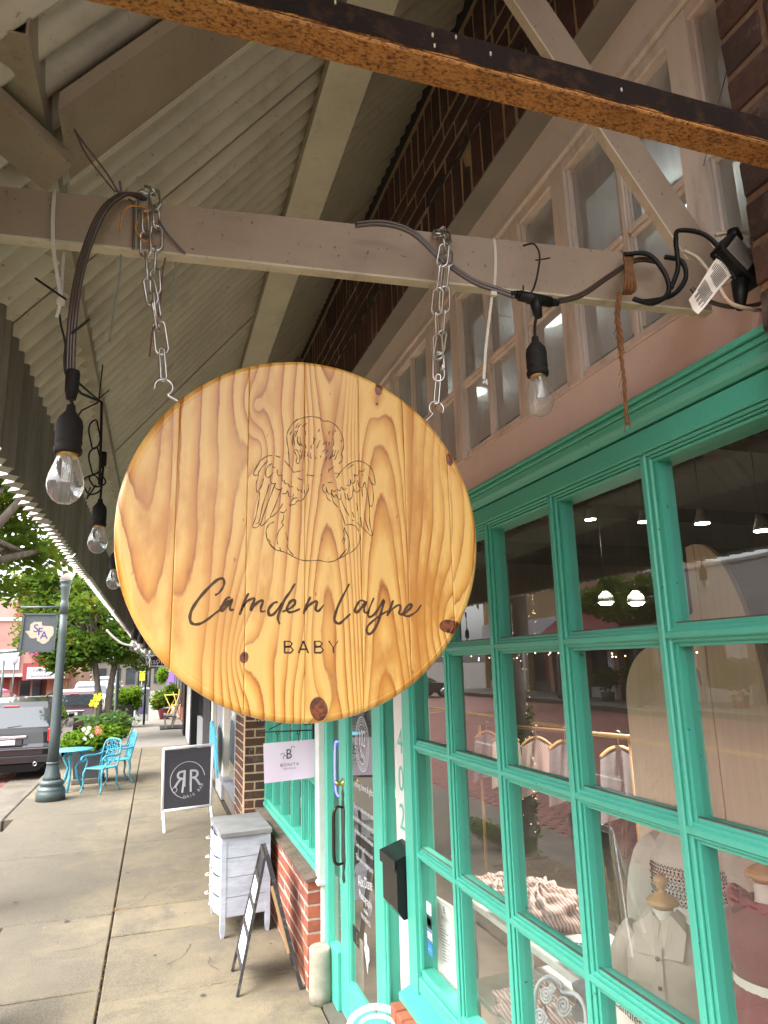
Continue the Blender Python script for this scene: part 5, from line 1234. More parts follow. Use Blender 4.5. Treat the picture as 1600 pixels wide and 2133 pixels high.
# display tables and folded cloth
M['table_white'] = painted('chalky_white_table', (.55,.53,.50), (.45,.43,.40), 10, .6, .25)
tb = thing('display_table', 'whitewashed display table holding folded striped clothes', 'table', (1.5, 2.55, 0))
part('tabletop', MB().cbox(1.30, 1.62, 2.12, 3.05, .835, .86, .004), M['table_white'], tb); part('lower_shelf', MB().cbox(1.18, 1.55, 1.75, 2.75, .62, .645, .004), M['table_white'], tb)
for x, y in ((1.33,2.15),(1.33,3.0),(1.59,2.15),(1.59,3.0)): part('leg', MB().cbox(x-.02,x+.02,y-.02,y+.02,.015,.834), M['table_white'], tb)
def pile(label, c, sx, sy, h, m, seed, cat='folded clothes', wr=.014):
    rnd = random.Random(seed); ph = [rnd.uniform(0,6) for _ in range(6)]; b = MB()
    def fn(u, v):
        a = 2*PI*u; r = math.sin(PI*.5*min(1, v*1.15)) if v < .87 else 1; e = lambda q: abs(math.cos(q))**.55*(1 if math.cos(q) > 0 else -1); f = lambda q: abs(math.sin(q))**.55*(1 if math.sin(q) > 0 else -1)
        z = h*(1-v**2.6); w_ = wr*math.sin(7*a+ph[0]+v*9)*v+wr*.7*math.sin(11*a+ph[1]-v*14)+wr*.5*math.sin(23*v+ph[2]+3*a)
        return (c[0]+(sx+w_)*r*e(a), c[1]+(sy+w_)*r*f(a), c[2]+max(0, z+w_*.7*(1-v)))
    return single('folded_clothes', b.grid(fn, 56, 20), M[m], label, cat, c)
pile('crumpled pink striped cloth heaped on the white table', (1.46,2.62,.86), .13, .17, .12, 'stripe_pink', 1, wr=.02)
pile('second pink striped garment at the far end of the table', (1.46,2.93,.86), .11, .12, .07, 'stripe_pink', 2)
pile('dark and white striped folded clothes near the dried grass', (1.42,2.20,.86), .09, .09, .05, 'stripe_grey', 3)
pile('grey knit bundle between table and the beige shirt', (1.30,1.95,.80), .07, .10, .16, 'grey_knit', 4)
pile('white and brown striped rolled cloth beside the beige shirt', (1.26,1.84,.645), .08, .09, .16, 'stripe_grey', 5)
pile('pink cloth on the lower shelf behind the bottom panes', (1.30,2.35,.645), .12, .20, .07, 'stripe_pink', 6)
# vase with dried grass
vs_ = thing('dried_grass', 'tan dried pampas grass standing among the folded clothes', 'dried grass', (1.42, 2.06, .86))
part('vase', MB().lathe([(.03,0),(.045,.04),(.04,.09),(.018,.13),(.022,.15)], (1.42,2.06,.80), 16), M['bulb'], vs_)
b = MB(); random.seed(14)
for _ in range(26):
    d = V3(random.uniform(-.05,.05), random.uniform(-.09,.09), random.uniform(.28,.45)); p = V3(1.42,2.06,.90); b.tube([p, p+d*.5+V3(0,0,.02), p+d], .0009, 4)
    for j in range(26):
        q = p+d*(.45+.55*j/26); e = V3(random.uniform(-.014,.014), random.uniform(-.014,.014), random.uniform(.004,.02)); b.add([q, q+e+V3(.0012,0,0), q+e*1.4], [(0,1,2)])
part('stalks', b, plain('dry_straw', (.36,.28,.15), .9), vs_)
# rose wire chair back, bottom of the near window
ch1 = thing('iron_chair', 'grey iron chair back with scrolled roses behind the bottom panes', 'chair', (1.16, 1.97, 0))
M['grey_iron'] = plain('grey_cast_iron', (.42,.43,.45), .5)
def onp(px, py, X=1.15): return P(px, py, 'x', X)
b = MB(); b.tube(smooth_path([onp(1118,2140), onp(1114,2090), onp(1122,2050), onp(1145,2034), onp(1168,2048), onp(1172,2066), onp(1200,2072), onp(1218,2100), onp(1222,2150)], 6), .006, 8)
part('back_frame', b, M['grey_iron'], ch1)
for (px, py, r) in ((1138,2072,13),(1174,2095,16),(1150,2058,7),(1125,2118,14)):
    pts = [onp(px+r*(1-i/40)*math.cos(i*.45), py+r*1.5*(1-i/40)*math.sin(i*.45)) for i in range(36)]; part('rose_scroll', MB().tube(pts, .0035, 6), M['grey_iron'], ch1)
part('seat', MB().cbox(1.12,1.42,1.8,2.12,.42,.44), M['grey_iron'], ch1)
for x, y in ((1.14,1.83),(1.14,2.1),(1.4,1.83),(1.4,2.1)): part('leg', MB().tube([(x,y,.42),(x,y,.015)], .008, 6), M['grey_iron'], ch1)
# framed certificate, card stickers
fr_ = thing('framed_notice', 'white framed paper notice leaning inside the lowest left pane', 'picture frame', (1.09, 2.65, .69))
fa, fb_, fc, fd = P(903,1862,'x',1.085), P(945,1888,'x',1.085), P(968,2078,'x',1.06), P(921,2050,'x',1.06)
def fq(u, v, o=0): return (fa.lerp(fb_, u)).lerp(fd.lerp(fc, u), v)+V3(-o,0,0)
b = MB()
for (u0,u1,v0,v1) in ((0,1,0,.05),(0,1,.95,1),(0,.13,.05,.95),(.87,1,.05,.95)): b.prism([fq(u0,v0), fq(u1,v0), fq(u1,v1), fq(u0,v1)], (-.012,0,0))
part('frame', b, M['white_trim'], fr_); part('sheet', MB().add([fq(.1,.03), fq(.9,.03), fq(.9,.97), fq(.1,.97)], [(0,1,2,3)]), plain('white_sheet', (.75,.75,.74), .6, bump=0), fr_)
b = MB()
for v in [.33+.035*i for i in range(12)]: b.ribbon([fq(.2,v,.001), fq(.35+.3*((v*97)%1),v,.001)], .0022, (-1,0,0))
xd = (fq(1,.2)-fq(0,.2)).normalized(); yd = (fq(.5,0)-fq(.5,1)).normalized()
text_mb(b, 'B', .035, fq(.5,.16,.001), xd, yd); text_mb(b, 'MENU', .020, fq(.5,.25,.001), xd, yd, sp=1.5)
part('print', b, M['ink'], fr_)
st = thing('card_stickers', 'column of small payment card stickers on the teal post side glass', 'stickers', (1.012, 2.67, .86))
ya, yb_ = 2.688, 2.642; zs_ = [.965, .918, .872, .826, .78]
cols_ = [(.75,.78,.76),(.03,.03,.035),(.70,.72,.78),(.04,.22,.55)]
for i in range(4):
    part('sticker', MB().box(1.0122, 1.0128, yb_, ya, zs_[i+1]+.003, zs_[i]-.003), plain('sticker_%s' % ('pale','black','light','blue')[i], cols_[i], .4, bump=0), st)
b = MB().lathe([(.0001,0),(.013,0)], (1.0118, 2.672, .895), 16, (-1,0,0)); part('red_disc', b, plain('red_print', (.6,.03,.02), .5, bump=0), st)
b = MB().lathe([(.0001,0),(.013,0)], (1.0116, 2.658, .895), 16, (-1,0,0)); part('orange_disc', b, plain('orange_print', (.75,.25,.02), .5, bump=0), st)
b = MB().box(1.0117,1.012,yb_,ya,.862,.868).box(1.0117,1.012,yb_,ya,.830,.836); text_mb(b, 'VISA', .017, (1.0115,2.665,.843), (0,-1,0), (0,0,1)); part('blue_print', b, plain('blue_print', (.02,.05,.35), .5, bump=0), st)
b = MB(); text_mb(b, 'AMEX', .013, (1.0115,2.665,.798), (0,-1,0), (0,0,1)); part('white_print', b, M['decal'], st)
cd_ = thing('price_card', 'pale card with typed letters at the bottom of the picture', 'card', (1.16, 1.72, .72))
part('card', MB().add([onp(1262,2062,1.14), onp(1352,2125,1.14), onp(1356,2190,1.14), onp(1268,2180,1.14)], [(0,1,2,3)]), M['white_paper'], cd_)
b = MB(); text_mb(b, 'candles', .036, onp(1308,2118,1.137), (0,-1,-.12), (0,-.12,1)); part('letters', b, M['ink'], cd_)
st2 = single('wood_slat', MB().box(1.16,1.17,1.83,1.86,.4,.90), M['lwood'], 'upright pale wooden slat beside the grey iron chair', 'wooden slat', V3(1.165,1.845,.4))
single('gold_string_lights', (lambda b_: [b_.lathe([(.0005,-.0025),(.0035,0),(.0005,.0025)], (1.95+.3*math.sin(i*1.7), 1.2+i*.11, 1.86+.015*math.sin(i*2.3)), 6) for i in range(34)] and b_)(MB()), glow('fairy_light', (1,.75,.35), 4), 'row of tiny warm fairy lights across the shop', 'string lights', V3(1.95,2.5,1.86))
# ================================================================== THINGS ON THE WALK
M['chalk'] = painted('chalky_blue_white_paint', (.50,.54,.62), (.38,.42,.50), 5, .65, .45, (.20,.20,.22), .3, .3, stretch=(1,1,4))
M['chalk_top'] = painted('worn_grey_dresser_top', (.25,.25,.25), (.18,.18,.18), 7, .55, .4, (.16,.15,.14), .3)
ds = thing('dresser', 'small chalky blue white chest of drawers standing by the brick wall', 'dresser', (.66, 5.75, 0))
A_ = [V3(.500,5.40,0), V3(.852,5.44,0), V3(.835,6.02,0), V3(.475,5.98,0)]       # footprint corners near-left, near-right, far-right, far-left
def dq(u, v, z): return A_[0].lerp(A_[1], u).lerp(A_[3].lerp(A_[2], u), v)+V3(0,0,z)
def dbox(b, u0, u1, v0, v1, z0, z1):
    p = [dq(u0,v0,z0),dq(u1,v0,z0),dq(u1,v1,z0),dq(u0,v1,z0),dq(u0,v0,z1),dq(u1,v0,z1),dq(u1,v1,z1),dq(u0,v1,z1)]
    return b.add(p, [(0,3,2,1),(4,5,6,7),(0,1,5,4),(1,2,6,5),(2,3,7,6),(3,0,4,7)])
for u, v in ((0,0),(.90,0),(0,.93),(.90,.93)): 
    p = dbox(MB(), u, u+.10, v, v+.07, .055, .655); p.add([dq(u+.02,v+.01,0),dq(u+.08,v+.01,0),dq(u+.08,v+.06,0),dq(u+.02,v+.06,0),dq(u,v,.0551),dq(u+.1,v,.0551),dq(u+.1,v+.07,.0551),dq(u,v+.07,.0551)], [(0,3,2,1),(0,1,5,4),(1,2,6,5),(2,3,7,6),(3,0,4,7)]); part('leg', p, M['chalk'], ds)
zz = [.13,.255,.385,.51,.648]
for a, c in zip(zz, zz[1:]): part('side_panel', dbox(MB(), .101, .899, .008, .02, a+.003, c-.001), M['chalk'], ds)
part('carcass', dbox(MB(), .03, .97, .03, .97, .125, .65), M['chalk'], ds)
part('top', dbox(MB(), -.035, 1.02, -.035, 1.03, .656, .684), M['chalk_top'], ds)
for k, (a, c) in enumerate(((.14,.25),(.262,.38),(.392,.50),(.512,.645))):       # bowed drawer fronts to the street
    b = MB(); n = 12
    for i in range(n+1):
        v = .08+.84*i/n; bow = -.10*math.sin(PI*i/n)-.02*math.sin(3*PI*i/n); b.v += [tuple(dq(bow, v, a)), tuple(dq(bow, v, c))]
    b.f += [(2*i, 2*i+1, 2*i+3, 2*i+2) for i in range(n)]; b.sm += [True]*n; d_ = part('drawer', b, M['chalk'], ds)
    for v in (.28,.72):
        q = dq(-.10, v, (a+c)/2); part('pull', MB().tube(smooth_path([q+V3(.0,-.03,0), q+V3(-.022,-.02,-.004), q+V3(-.022,.02,-.004), q+V3(0,.03,0)], 4), .004, 6), M['white_trim'], d_)
af = thing('chalkboard_sign', 'narrow black folding A board seen edge-on in front of the dresser', 'sandwich board', (.70, 4.75, 0))
M['black_wood'] = painted('scuffed_black_wood', (.028,.028,.032), (.045,.04,.04), 14, .6, .4, (.30,.24,.17), .5)
M['white_panel'] = plain('white_note', (.70,.72,.76), .5)
tp0, tp1 = V3(.695,4.64,.70), V3(.715,4.92,.70); f0, f1 = V3(.522,4.50,0), V3(.530,4.86,0)
def fr4(p0, p1, q0, q1, nm, m, w_=.024, th=.016, rails=(.0,.86)):
    t = part(nm, MB().bar(p0, q0, w_, th, (1,0,0)).bar(p1, q1, w_, th, (1,0,0)), m, af)
    for r in rails: 
        a, c = p0.lerp(q0, r+.02), p1.lerp(q1, r+.02); part('rail', MB().bar(a, c, th, w_*1.3, (p0-q0).normalized()), m, af)
    return t
fr4(tp0, tp1, f0, f1, 'front_frame', M['black_wood'], rails=(0,.19,.38,.58,.80)); g0, g1 = V3(.885,4.46,0), V3(.905,4.80,0); fr4(tp0+V3(.012,0,0), tp1+V3(.012,0,0), g0, g1, 'rear_frame', M['black_wood'], .022, .022, (0,.8))
nrm = (f0-tp0).cross(tp1-tp0).normalized(); nrm = -nrm if nrm.x > 0 else nrm
for a, c in ((.06,.19),(.22,.38),(.42,.58),(.62,.80)):
    q = [tp0.lerp(f0,a).lerp(tp1.lerp(f1,a),.08), tp0.lerp(f0,a).lerp(tp1.lerp(f1,a),.92), tp0.lerp(f0,c).lerp(tp1.lerp(f1,c),.92), tp0.lerp(f0,c).lerp(tp1.lerp(f1,c),.08)]
    pn = part('panel', MB().prism(q, nrm*-.006), M['sign_black'], af)
    if c > .2: part('note', MB().prism([p+nrm*.003+(q[0]-q[3])*-.06 for p in q], nrm*.001), M['white_panel'], af)
part('brace_strip', MB().bar(g0.lerp(tp0,.25)+V3(-.012,.02,0), g0.lerp(tp0,.75)+V3(-.012,.02,0), .010, .02, (1,0,0)), plain('raw_wood', (.36,.22,.10), .6), af)
bo = thing('concrete_bollard', 'short leaning round concrete bollard at the end of the brick wall', 'bollard', (.958, 4.27, 0))
def rock(b, sc, seed): rnd = random.Random(seed); b.v = [(x+rnd.uniform(-sc,sc), y+rnd.uniform(-sc,sc), z+rnd.uniform(-sc,sc)) for x, y, z in b.v]; return b
part('shaft', rock(MB().lathe([(.064,0),(.066,.05),(.066,.12),(.065,.20),(.065,.265),(.062,.278),(.054,.283),(.03,.279),(.001,.277)], (.958,4.27,0), 30), .0012, 2), painted('rough_bollard_concrete', (.34,.31,.25), (.27,.245,.19), 18, .9, .5, (.25,.22,.15), .6, 1.0), bo)
# white metal chair back at the bottom edge
wc = thing('white_chair', 'white curved metal chair back cropped by the bottom edge', 'chair', (.93, 3.05, 0))
M['white_metal'] = plain('white_gloss_metal', (.82,.83,.84), .25)
b = MB().tube(smooth_path([P(722,2160,'y',3.1), P(733,2122,'y',3.1), P(758,2103,'y',3.08), P(788,2097,'y',3.06), P(822,2108,'y',3.04), P(842,2130,'y',3.02), P(850,2170,'y',3.0)], 6), .012, 10)
b.tube(smooth_path([P(744,2165,'y',3.1), P(752,2130,'y',3.1), P(772,2118,'y',3.08), P(800,2118,'y',3.06), P(822,2132,'y',3.04), P(832,2165,'y',3.0)], 6), .008, 8); part('back', b, M['white_metal'], wc)
c0 = V3(.90,2.86,.22); part('seat', MB().lathe([(.001,.0),(.15,.002),(.155,.012),(.15,.02),(.001,.022)], tuple(c0), 24), M['white_metal'], wc)
for a in range(4): part('leg', MB().tube([c0+V3(.12*math.cos(a*PI/2+.8),.12*math.sin(a*PI/2+.8),0), V3(c0.x+.16*math.cos(a*PI/2+.8), c0.y+.16*math.sin(a*PI/2+.8), .012)], .009, 6), M['white_metal'], wc)
# white framed pavement sign
sn = thing('pavement_sign', 'white framed black pavement sign with double R emblem', 'sandwich board', (.42, 9.2, 0))
M['white_alu'] = plain('white_aluminium', (.80,.83,.86), .3); M['board_dark'] = plain('charcoal_poster', (.055,.055,.065), .35, bump=0)
B0, B1 = P(341,1560,'y',9.15), P(443,1551,'y',9.25); C0, C1 = P(338,1690,'y',9.02), P(439,1678,'y',9.12)
def sq(u, v, o=0): return B0.lerp(B1, u).lerp(C0.lerp(C1, u), v)+V3(0,-o,0)
b = MB()
for p, q in ((sq(0,0),sq(1,0)),(sq(0,1),sq(1,1)),(sq(0,0),sq(0,1)),(sq(1,0),sq(1,1))): b.tube([p, q], .016, 8)
part('frame', b, M['white_alu'], sn); part('poster', MB().prism([sq(.03,.03,.004), sq(.97,.03,.004), sq(.97,.97,.004), sq(.03,.97,.004)], (0,.004,0)), M['board_dark'], sn)
ft = [P(342,1735,'y',8.86), V3(B1.x+.0,8.97,0)]; ft[0].z = 0
part('leg', MB().bar(sq(.01,1), ft[0], .026, .02, (0,1,0)), M['white_alu'], sn); part('leg', MB().bar(sq(.99,1), ft[1], .026, .02, (0,1,0)), M['white_alu'], sn)
part('leg', MB().bar(sq(.03,.02,-.03), V3(B0.x+.02,9.62,0), .02, .02, (0,1,0)), M['white_alu'], sn); part('leg', MB().bar(sq(.97,.02,-.03), V3(B1.x,9.72,0), .02, .02, (0,1,0)), M['white_alu'], sn)
xd = (sq(1,.5)-sq(0,.5)).normalized(); yd = (sq(.5,0)-sq(.5,1)).normalized(); b = MB(); cc = sq(.5,.54,.006)
b.ribbon([cc+xd*(.205*math.cos(a))+yd*(.205*math.sin(a)) for a in [.15+ (PI*1.42)*i/40 for i in range(41)]], .008, (0,1,0))
text_mb(b, 'R', .27, cc+xd*.085-yd*.075, xd, yd); text_mb(b, 'R', .27, cc-xd*.085-yd*.075, -xd, yd)
b.v = [(x, min(y, 99), z) for x, y, z in b.v]
b.ribbon([cc-xd*.035+yd*.11, cc-xd*.06-yd*.14], .022, (0,1,0)); b.ribbon([cc+xd*.035+yd*.11, cc+xd*.04-yd*.14], .022, (0,1,0))
b.ribbon([cc-xd*(.15-.028*math.cos(a))-yd*(.10-.028*math.sin(a)) for a in [2*PI*i/14 for i in range(15)]], .008, (0,1,0))
for i, chx in enumerate('HAIR BAR'):
    if chx == ' ': continue
    a = -1.72+i*.19; q = cc+xd*(.205*math.cos(a))+yd*(.205*math.sin(a)); text_mb(b, chx, .05, q, (xd*math.cos(a+PI/2)+yd*math.sin(a+PI/2)), (-(xd*math.cos(a))-(yd*math.sin(a))))
part('emblem', b, M['decal'], sn)
# hanging pale lilac sign with scroll bracket
hs_ = thing('hanging_sign', 'pale lilac rectangular shop sign with letter B under a scroll bracket', 'sign', (.83, 4.6, 1.25))
h = [P(549,1549,'y',4.6), P(655,1540,'y',4.6), P(657,1619,'y',4.6), P(551,1632,'y',4.6)]
def liam():
    s = NB('pale_lilac_sign'); s.base((.72,.62,.74)); s.set(Roughness=.3); s.base(s.mix(s.noise(s.coord('Object'), 3, 1), (.74,.70,.78), (.72,.54,.74))); return s.m
part('board', MB().prism(h, (0,.008,0)), liam(), hs_)
M['iron_black'] = plain('black_wrought_iron', (.015,.015,.017), .5)
hc = (h[0]+h[2])/2+V3(0,-.002,.0); xd = (h[1]-h[0]).normalized(); b = MB()
text_mb(b, 'B', .085, hc+V3(-.005,0,.012), xd, (0,0,1), squash=.85); text_mb(b, 'BONITA', .026, hc+V3(0,0,-.032), xd, (0,0,1), sp=1.35); text_mb(b, 'BOUTIQUE', .013, hc+V3(0,0,-.052), xd, (0,0,1), sp=1.3)
for sg_, (ox, oz) in ((1,(.02,.075)),(-1,(-.045,.035)),(1,(-.03,.02))): b.ribbon([hc+V3(ox+.012*sg_*math.cos(t), 0, oz+.012*math.sin(t)) for t in [i*.5 for i in range(9)]], .003, (0,1,0))
part('lettering', b, M['ink'], hs_)
br_ = thing('sign_bracket', 'thin black scrolled iron bracket holding the lilac sign', 'bracket', (1.0, 4.6, 1.42))
zb = P(600,1522,'y',4.6).z; xa, xb_ = P(540,1522,'y',4.6).x, 1.0
part('arm', MB().tube([(xa,4.6,zb),(xb_,4.6,zb-.005)], .004, 6).tube([P(560,1520,'y',4.6), P(600,1500,'y',4.6), P(668,1478,'y',4.6)], .0035, 6), M['iron_black'], br_)
for px in (578, 622): 
    q = P(px,1526,'y',4.6); part('hanger_ring', MB().tube([q+V3(.010*math.cos(a),0,.010*math.sin(a)) for a in [2*PI*i/12 for i in range(12)]], .003, 6, closed=True).tube([q+V3(0,0,-.01), q+V3(0,0,-.055)], .002, 5), M['iron_black'], br_)
part('scroll', MB().tube([P(545,1500,'y',4.6)+V3(.035*(1-i/40)*math.cos(i*.3+1), 0, .05*(1-i/40)*math.sin(i*.3+1)) for i in range(34)], .003, 6).tube([P(640,1500,'y',4.6)+V3(.04*math.cos(a),0,.03*math.sin(a)) for a in [PI+i*.25 for i in range(12)]], .003, 6), M['iron_black'], br_)
part('wall_plate', MB().box(.985,.999,4.585,4.615,zb-.06,zb+.16), M['iron_black'], br_)
# ================================================================== LAMP POST WITH BANNER
M['post_green'] = painted('blue_grey_lamp_paint', (.075,.10,.10), (.06,.085,.088), 9, .42, .12)
lpo = thing('street_lamp', 'dark blue green fluted street lamp post with square banner', 'street lamp', (-1.385, 11.75, 0))
lx, ly_ = -1.385, 11.75
fl = lambda k, h_: 1-.05*(k % 2)
part('base', MB().lathe([(.20,0),(.20,.12),(.185,.135),(.19,.15),(.178,.175),(.150,.19),(.148,.205),(.165,.225),(.168,.25),(.155,.27),(.125,.285)], (lx,ly_,0), 36), M['post_green'], lpo)
part('flared_shaft', MB().lathe([(.125,.286),(.118,.33),(.098,.40),(.088,.47),(.085,.505),(.094,.51),(.094,.525),(.082,.532)], (lx,ly_,0), 40, flute=fl), M['post_green'], lpo)
part('shaft', MB().lathe([(.080,.533),(.074,1.0),(.066,1.7),(.058,2.4),(.056,2.70)], (lx,ly_,0), 40, flute=fl), M['post_green'], lpo)
part('collar', MB().lathe([(.062,2.751),(.064,2.92),(.052,2.94),(.050,2.97),(.070,3.15),(.080,3.18),(.066,3.20),(.080,3.23),(.095,3.25),(.085,3.27)], (lx,ly_,-.05), 28), M['post_green'], lpo)
part('globe', MB().lathe([(.085,3.22),(.125,3.32),(.145,3.42),(.135,3.52),(.10,3.60),(.06,3.68),(.02,3.72),(.001,3.73)], (lx,ly_,0), 28), plain('frosted_white_globe', (.80,.84,.88), .2, bump=0, Subsurface_Weight=.3), lpo)
part('banner_arm', MB().tube([(lx,ly_,2.80),(-1.99,ly_,2.80)], .016, 8).tube([(lx,ly_,2.795),(lx,ly_,2.80)], .07, 16), M['post_green'], lpo)
zt_, zb2 = 2.695, 2.14; xl, xr = -1.935, -1.475; lean = -.02
bn = [V3(xl,ly_,zt_), V3(xr,ly_,zt_), V3(xr+lean,ly_,zb2), V3(xl+lean,ly_,zb2)]
bnr = part('banner', MB().prism(bn, (0,.012,0)), painted('slate_banner', (.085,.10,.11), None, 4, .5, .05), lpo, 'slate square banner with cream state outline and letters')
b = MB()
for p, q in zip(bn, bn[1:]+bn[:1]): b.bar(p, q, .03, .03, (0,1,0))
part('frame', b, M['post_green'], bnr)
def bp_(x, y): return V3(-1.705+(x-550)/1600*.46*3.55*1.0, ly_-.003, 2.42-(y-600)/1667*.555*3.0*1.0)
tex_ = [(465,440),(575,440),(580,495),(640,505),(700,505),(738,520),(748,600),(735,650),(700,690),(690,725),(640,770),(600,772),(560,740),(525,725),(520,680),(470,690),(430,680),(400,630),(355,580),(418,570),(420,480)]
part('state_outline', MB().add([bp_(x,y) for x, y in tex_], [tuple(range(len(tex_)))[::-1]]), plain('cream_print', (.42,.38,.30), .5, bump=0), bnr)
b = MB(); o_ = V3(0,-.003,0); text_mb(b, 'S', .17, bp_(500,595)+o_, (1,0,0), (0,0,1)); text_mb(b, 'F', .16, bp_(560,640)+o_, (1,0,0), (0,0,1)); text_mb(b, 'A', .16, bp_(615,695)+o_, (1,0,0), (0,0,1))
part('letters', b, plain('purple_print', (.06,.035,.22), .5, bump=0), bnr)
# ================================================================== TURQUOISE BISTRO SET
M['aqua'] = painted('turquoise_cast_iron', (.05,.31,.42), (.08,.38,.50), 20, .45, .25, (.05,.2,.3), .4, .5)
def cast_chair(label, loc, rot, k=.74):
    t = thing('bistro_chair', label, 'chair', loc, rot, 'turquoise cast iron chairs'); S = lambda *a: V3(*a)*k     # faces -x
    lpart('seat', MB().cbox(-.22*k,.22*k,-.22*k,.22*k,.43*k,.455*k,.008), M['aqua'], t)
    fr2 = MB().tube([S(*p) for p in smooth_path([(.20,-.21,.45),(.25,-.215,.65),(.30,-.20,.86),(.315,-.13,.93),(.32,0,.945),(.315,.13,.93),(.30,.20,.86),(.25,.215,.65),(.20,.21,.45)], 4)], .016*k, 8); lpart('back_frame', fr2, M['aqua'], t)
    lt = MB(); rnd = random.Random(3)
    for i in range(5):
        y0 = -.12+.06*i; lt.tube([S(*p) for p in smooth_path([(.21,y0,.46),(.245,y0+.03,.60),(.27,y0-.03,.72),(.295,y0+.02,.84),(.315,y0,.93)], 3)], .008*k, 5)
    for zc, yc_ in ((.56,-.08),(.56,.08),(.68,0),(.78,-.09),(.78,.09),(.87,0)):
        x = .2+.12*(zc-.45)/.5; lt.tube([S(x, yc_+.045*math.cos(a), zc+.045*math.sin(a)) for a in [2*PI*i/10 for i in range(10)]], .007*k, 5, closed=True)
    lpart('back_lattice', lt, M['aqua'], t)
    for s_ in (-1, 1):
        lpart('armrest', MB().tube([S(*p) for p in smooth_path([(.26,.215*s_,.68),(.10,.25*s_,.66),(-.10,.26*s_,.67),(-.22,.26*s_,.655),(-.26,.255*s_,.61),(-.22,.25*s_,.575),(-.17,.245*s_,.60)], 5)], .018*k, 7).tube([S(*p) for p in smooth_path([(-.16,.25*s_,.65),(-.12,.235*s_,.55),(-.17,.22*s_,.46)], 4)], .014*k, 7), M['aqua'], t)
        lpart('leg', MB().tube([S(*p) for p in smooth_path([(-.18,.20*s_,.44),(-.225,.215*s_,.34),(-.215,.22*s_,.16),(-.26,.235*s_,.01)], 5)], [k*r for r in (.030,.028,.026,.024,.022,.020,.019,.018,.017,.016,.016,.015,.015,.016,.018,.020)], 8), M['aqua'], t)
        lpart('leg', MB().tube([S(*p) for p in smooth_path([(.18,.20*s_,.44),(.21,.21*s_,.30),(.20,.215*s_,.16),(.27,.23*s_,.01)], 5)], [k*r for r in (.028,.026,.025,.023,.021,.02,.019,.018,.017,.016,.016,.015,.015,.016,.018,.020)], 8), M['aqua'], t)
    return t
cast_chair('nearer turquoise cast iron chair with scrolled arms beside the planter', (-.74, 12.15, .004), math.radians(52), .80)
c2_ = cast_chair('farther turquoise cast iron chair behind the nearer one', (-.55, 12.95, 0), math.radians(15), .84)
ta = thing('bistro_table', 'small round turquoise table half hidden by the lamp post', 'table', (-1.19, 12.5, 0))
part('tabletop', MB().lathe([(.001,.60),(.31,.602),(.315,.610),(.31,.620),(.001,.622)], (-1.20,12.5,0), 32), M['aqua'], ta)
for a in (.4, 2.5, 4.6):
    d = V3(math.cos(a), math.sin(a), 0); part('leg', MB().tube([V3(-1.20,12.5,z)+d*r for r, z in ((.10,.60),(.16,.48),(.07,.34),(.10,.20),(.20,.0))], [.02,.024,.018,.024,.018], 8), M['aqua'], ta)
# ================================================================== FOLIAGE
def leafm(name, c1, c2, c3_, hue=2.0):
    s = NB(name); v = s.coord('World'); n1 = s.noise(v, hue, 3, .6); n2 = s.noise(v, 9, 3); col = s.ramp(n1, [(.36, c1), (.52, c2), (.68, c3_)]); col = s.mix(s.math('MULTIPLY', n2, .4), col, c3(c1, .6))
    s.t.nodes.remove(s.b); df = s.n('BsdfDiffuse'); tl = s.n('BsdfTranslucent'); s.l(col, df.inputs[0]); s.l(s.mix(.5, col, (.25,.30,.02)), tl.inputs[0]); mx = s.n('MixShader'); mx.inputs[0].default_value = .38
    s.l(df.outputs[0], mx.inputs[1]); s.l(tl.outputs[0], mx.inputs[2]); s.l(mx.outputs[0], s.out.inputs[0]); return s.m
M['leaf'] = leafm('street_tree_leaf', (.045,.115,.02), (.085,.17,.03), (.20,.21,.03), 1.3)
M['leaf_dark'] = leafm('deep_green_leaf', (.03,.08,.02), (.05,.12,.03), (.08,.15,.03))
M['leaf_lime'] = leafm('lime_leaf', (.10,.20,.02), (.16,.30,.03), (.24,.36,.05), 5)
M['leaf_fern'] = leafm('soft_green_leaf', (.06,.14,.05), (.10,.19,.07), (.16,.24,.10), 5)
M['bark'] = painted('grey_bark', (.12,.10,.08), (.07,.058,.045), 25, .95, .5, (.03,.025,.02), .3, 1.0, stretch=(1,1,.3))
def leaves(n, clumps, size, rnd, flat=.5):
    """n leaf quads scattered in clumps (centre, radii)"""
    rs = np.random.RandomState(rnd); wts = np.array([c[1][0]*c[1][1]*c[1][2] for c in clumps])**.75; wts /= wts.sum(); idx = rs.choice(len(clumps), n, p=wts)
    C_ = np.array([c[0] for c in clumps])[idx]; R_ = np.array([c[1] for c in clumps])[idx]; d = rs.normal(size=(n,3)); d /= np.linalg.norm(d, axis=1)[:,None]; r = rs.uniform(.25,1,size=(n,1))**.5
    p = C_+d*r*R_*(1+.22*rs.normal(size=(n,1))); a = rs.normal(size=(n,3)); a[:,2] *= flat; a /= np.linalg.norm(a, axis=1)[:,None]; b_ = np.cross(a, rs.normal(size=(n,3))); b_ /= np.linalg.norm(b_, axis=1)[:,None]
    s = size*rs.uniform(.55,1.3,size=(n,1)); v = np.stack([p-a*s, p+b_*s*.45, p+a*s, p-b_*s*.45], 1).reshape(-1,3); mb = MB(); mb.v = v.tolist(); mb.f = np.arange(4*n).reshape(n,4).tolist(); mb.sm = [False]*n; return mb
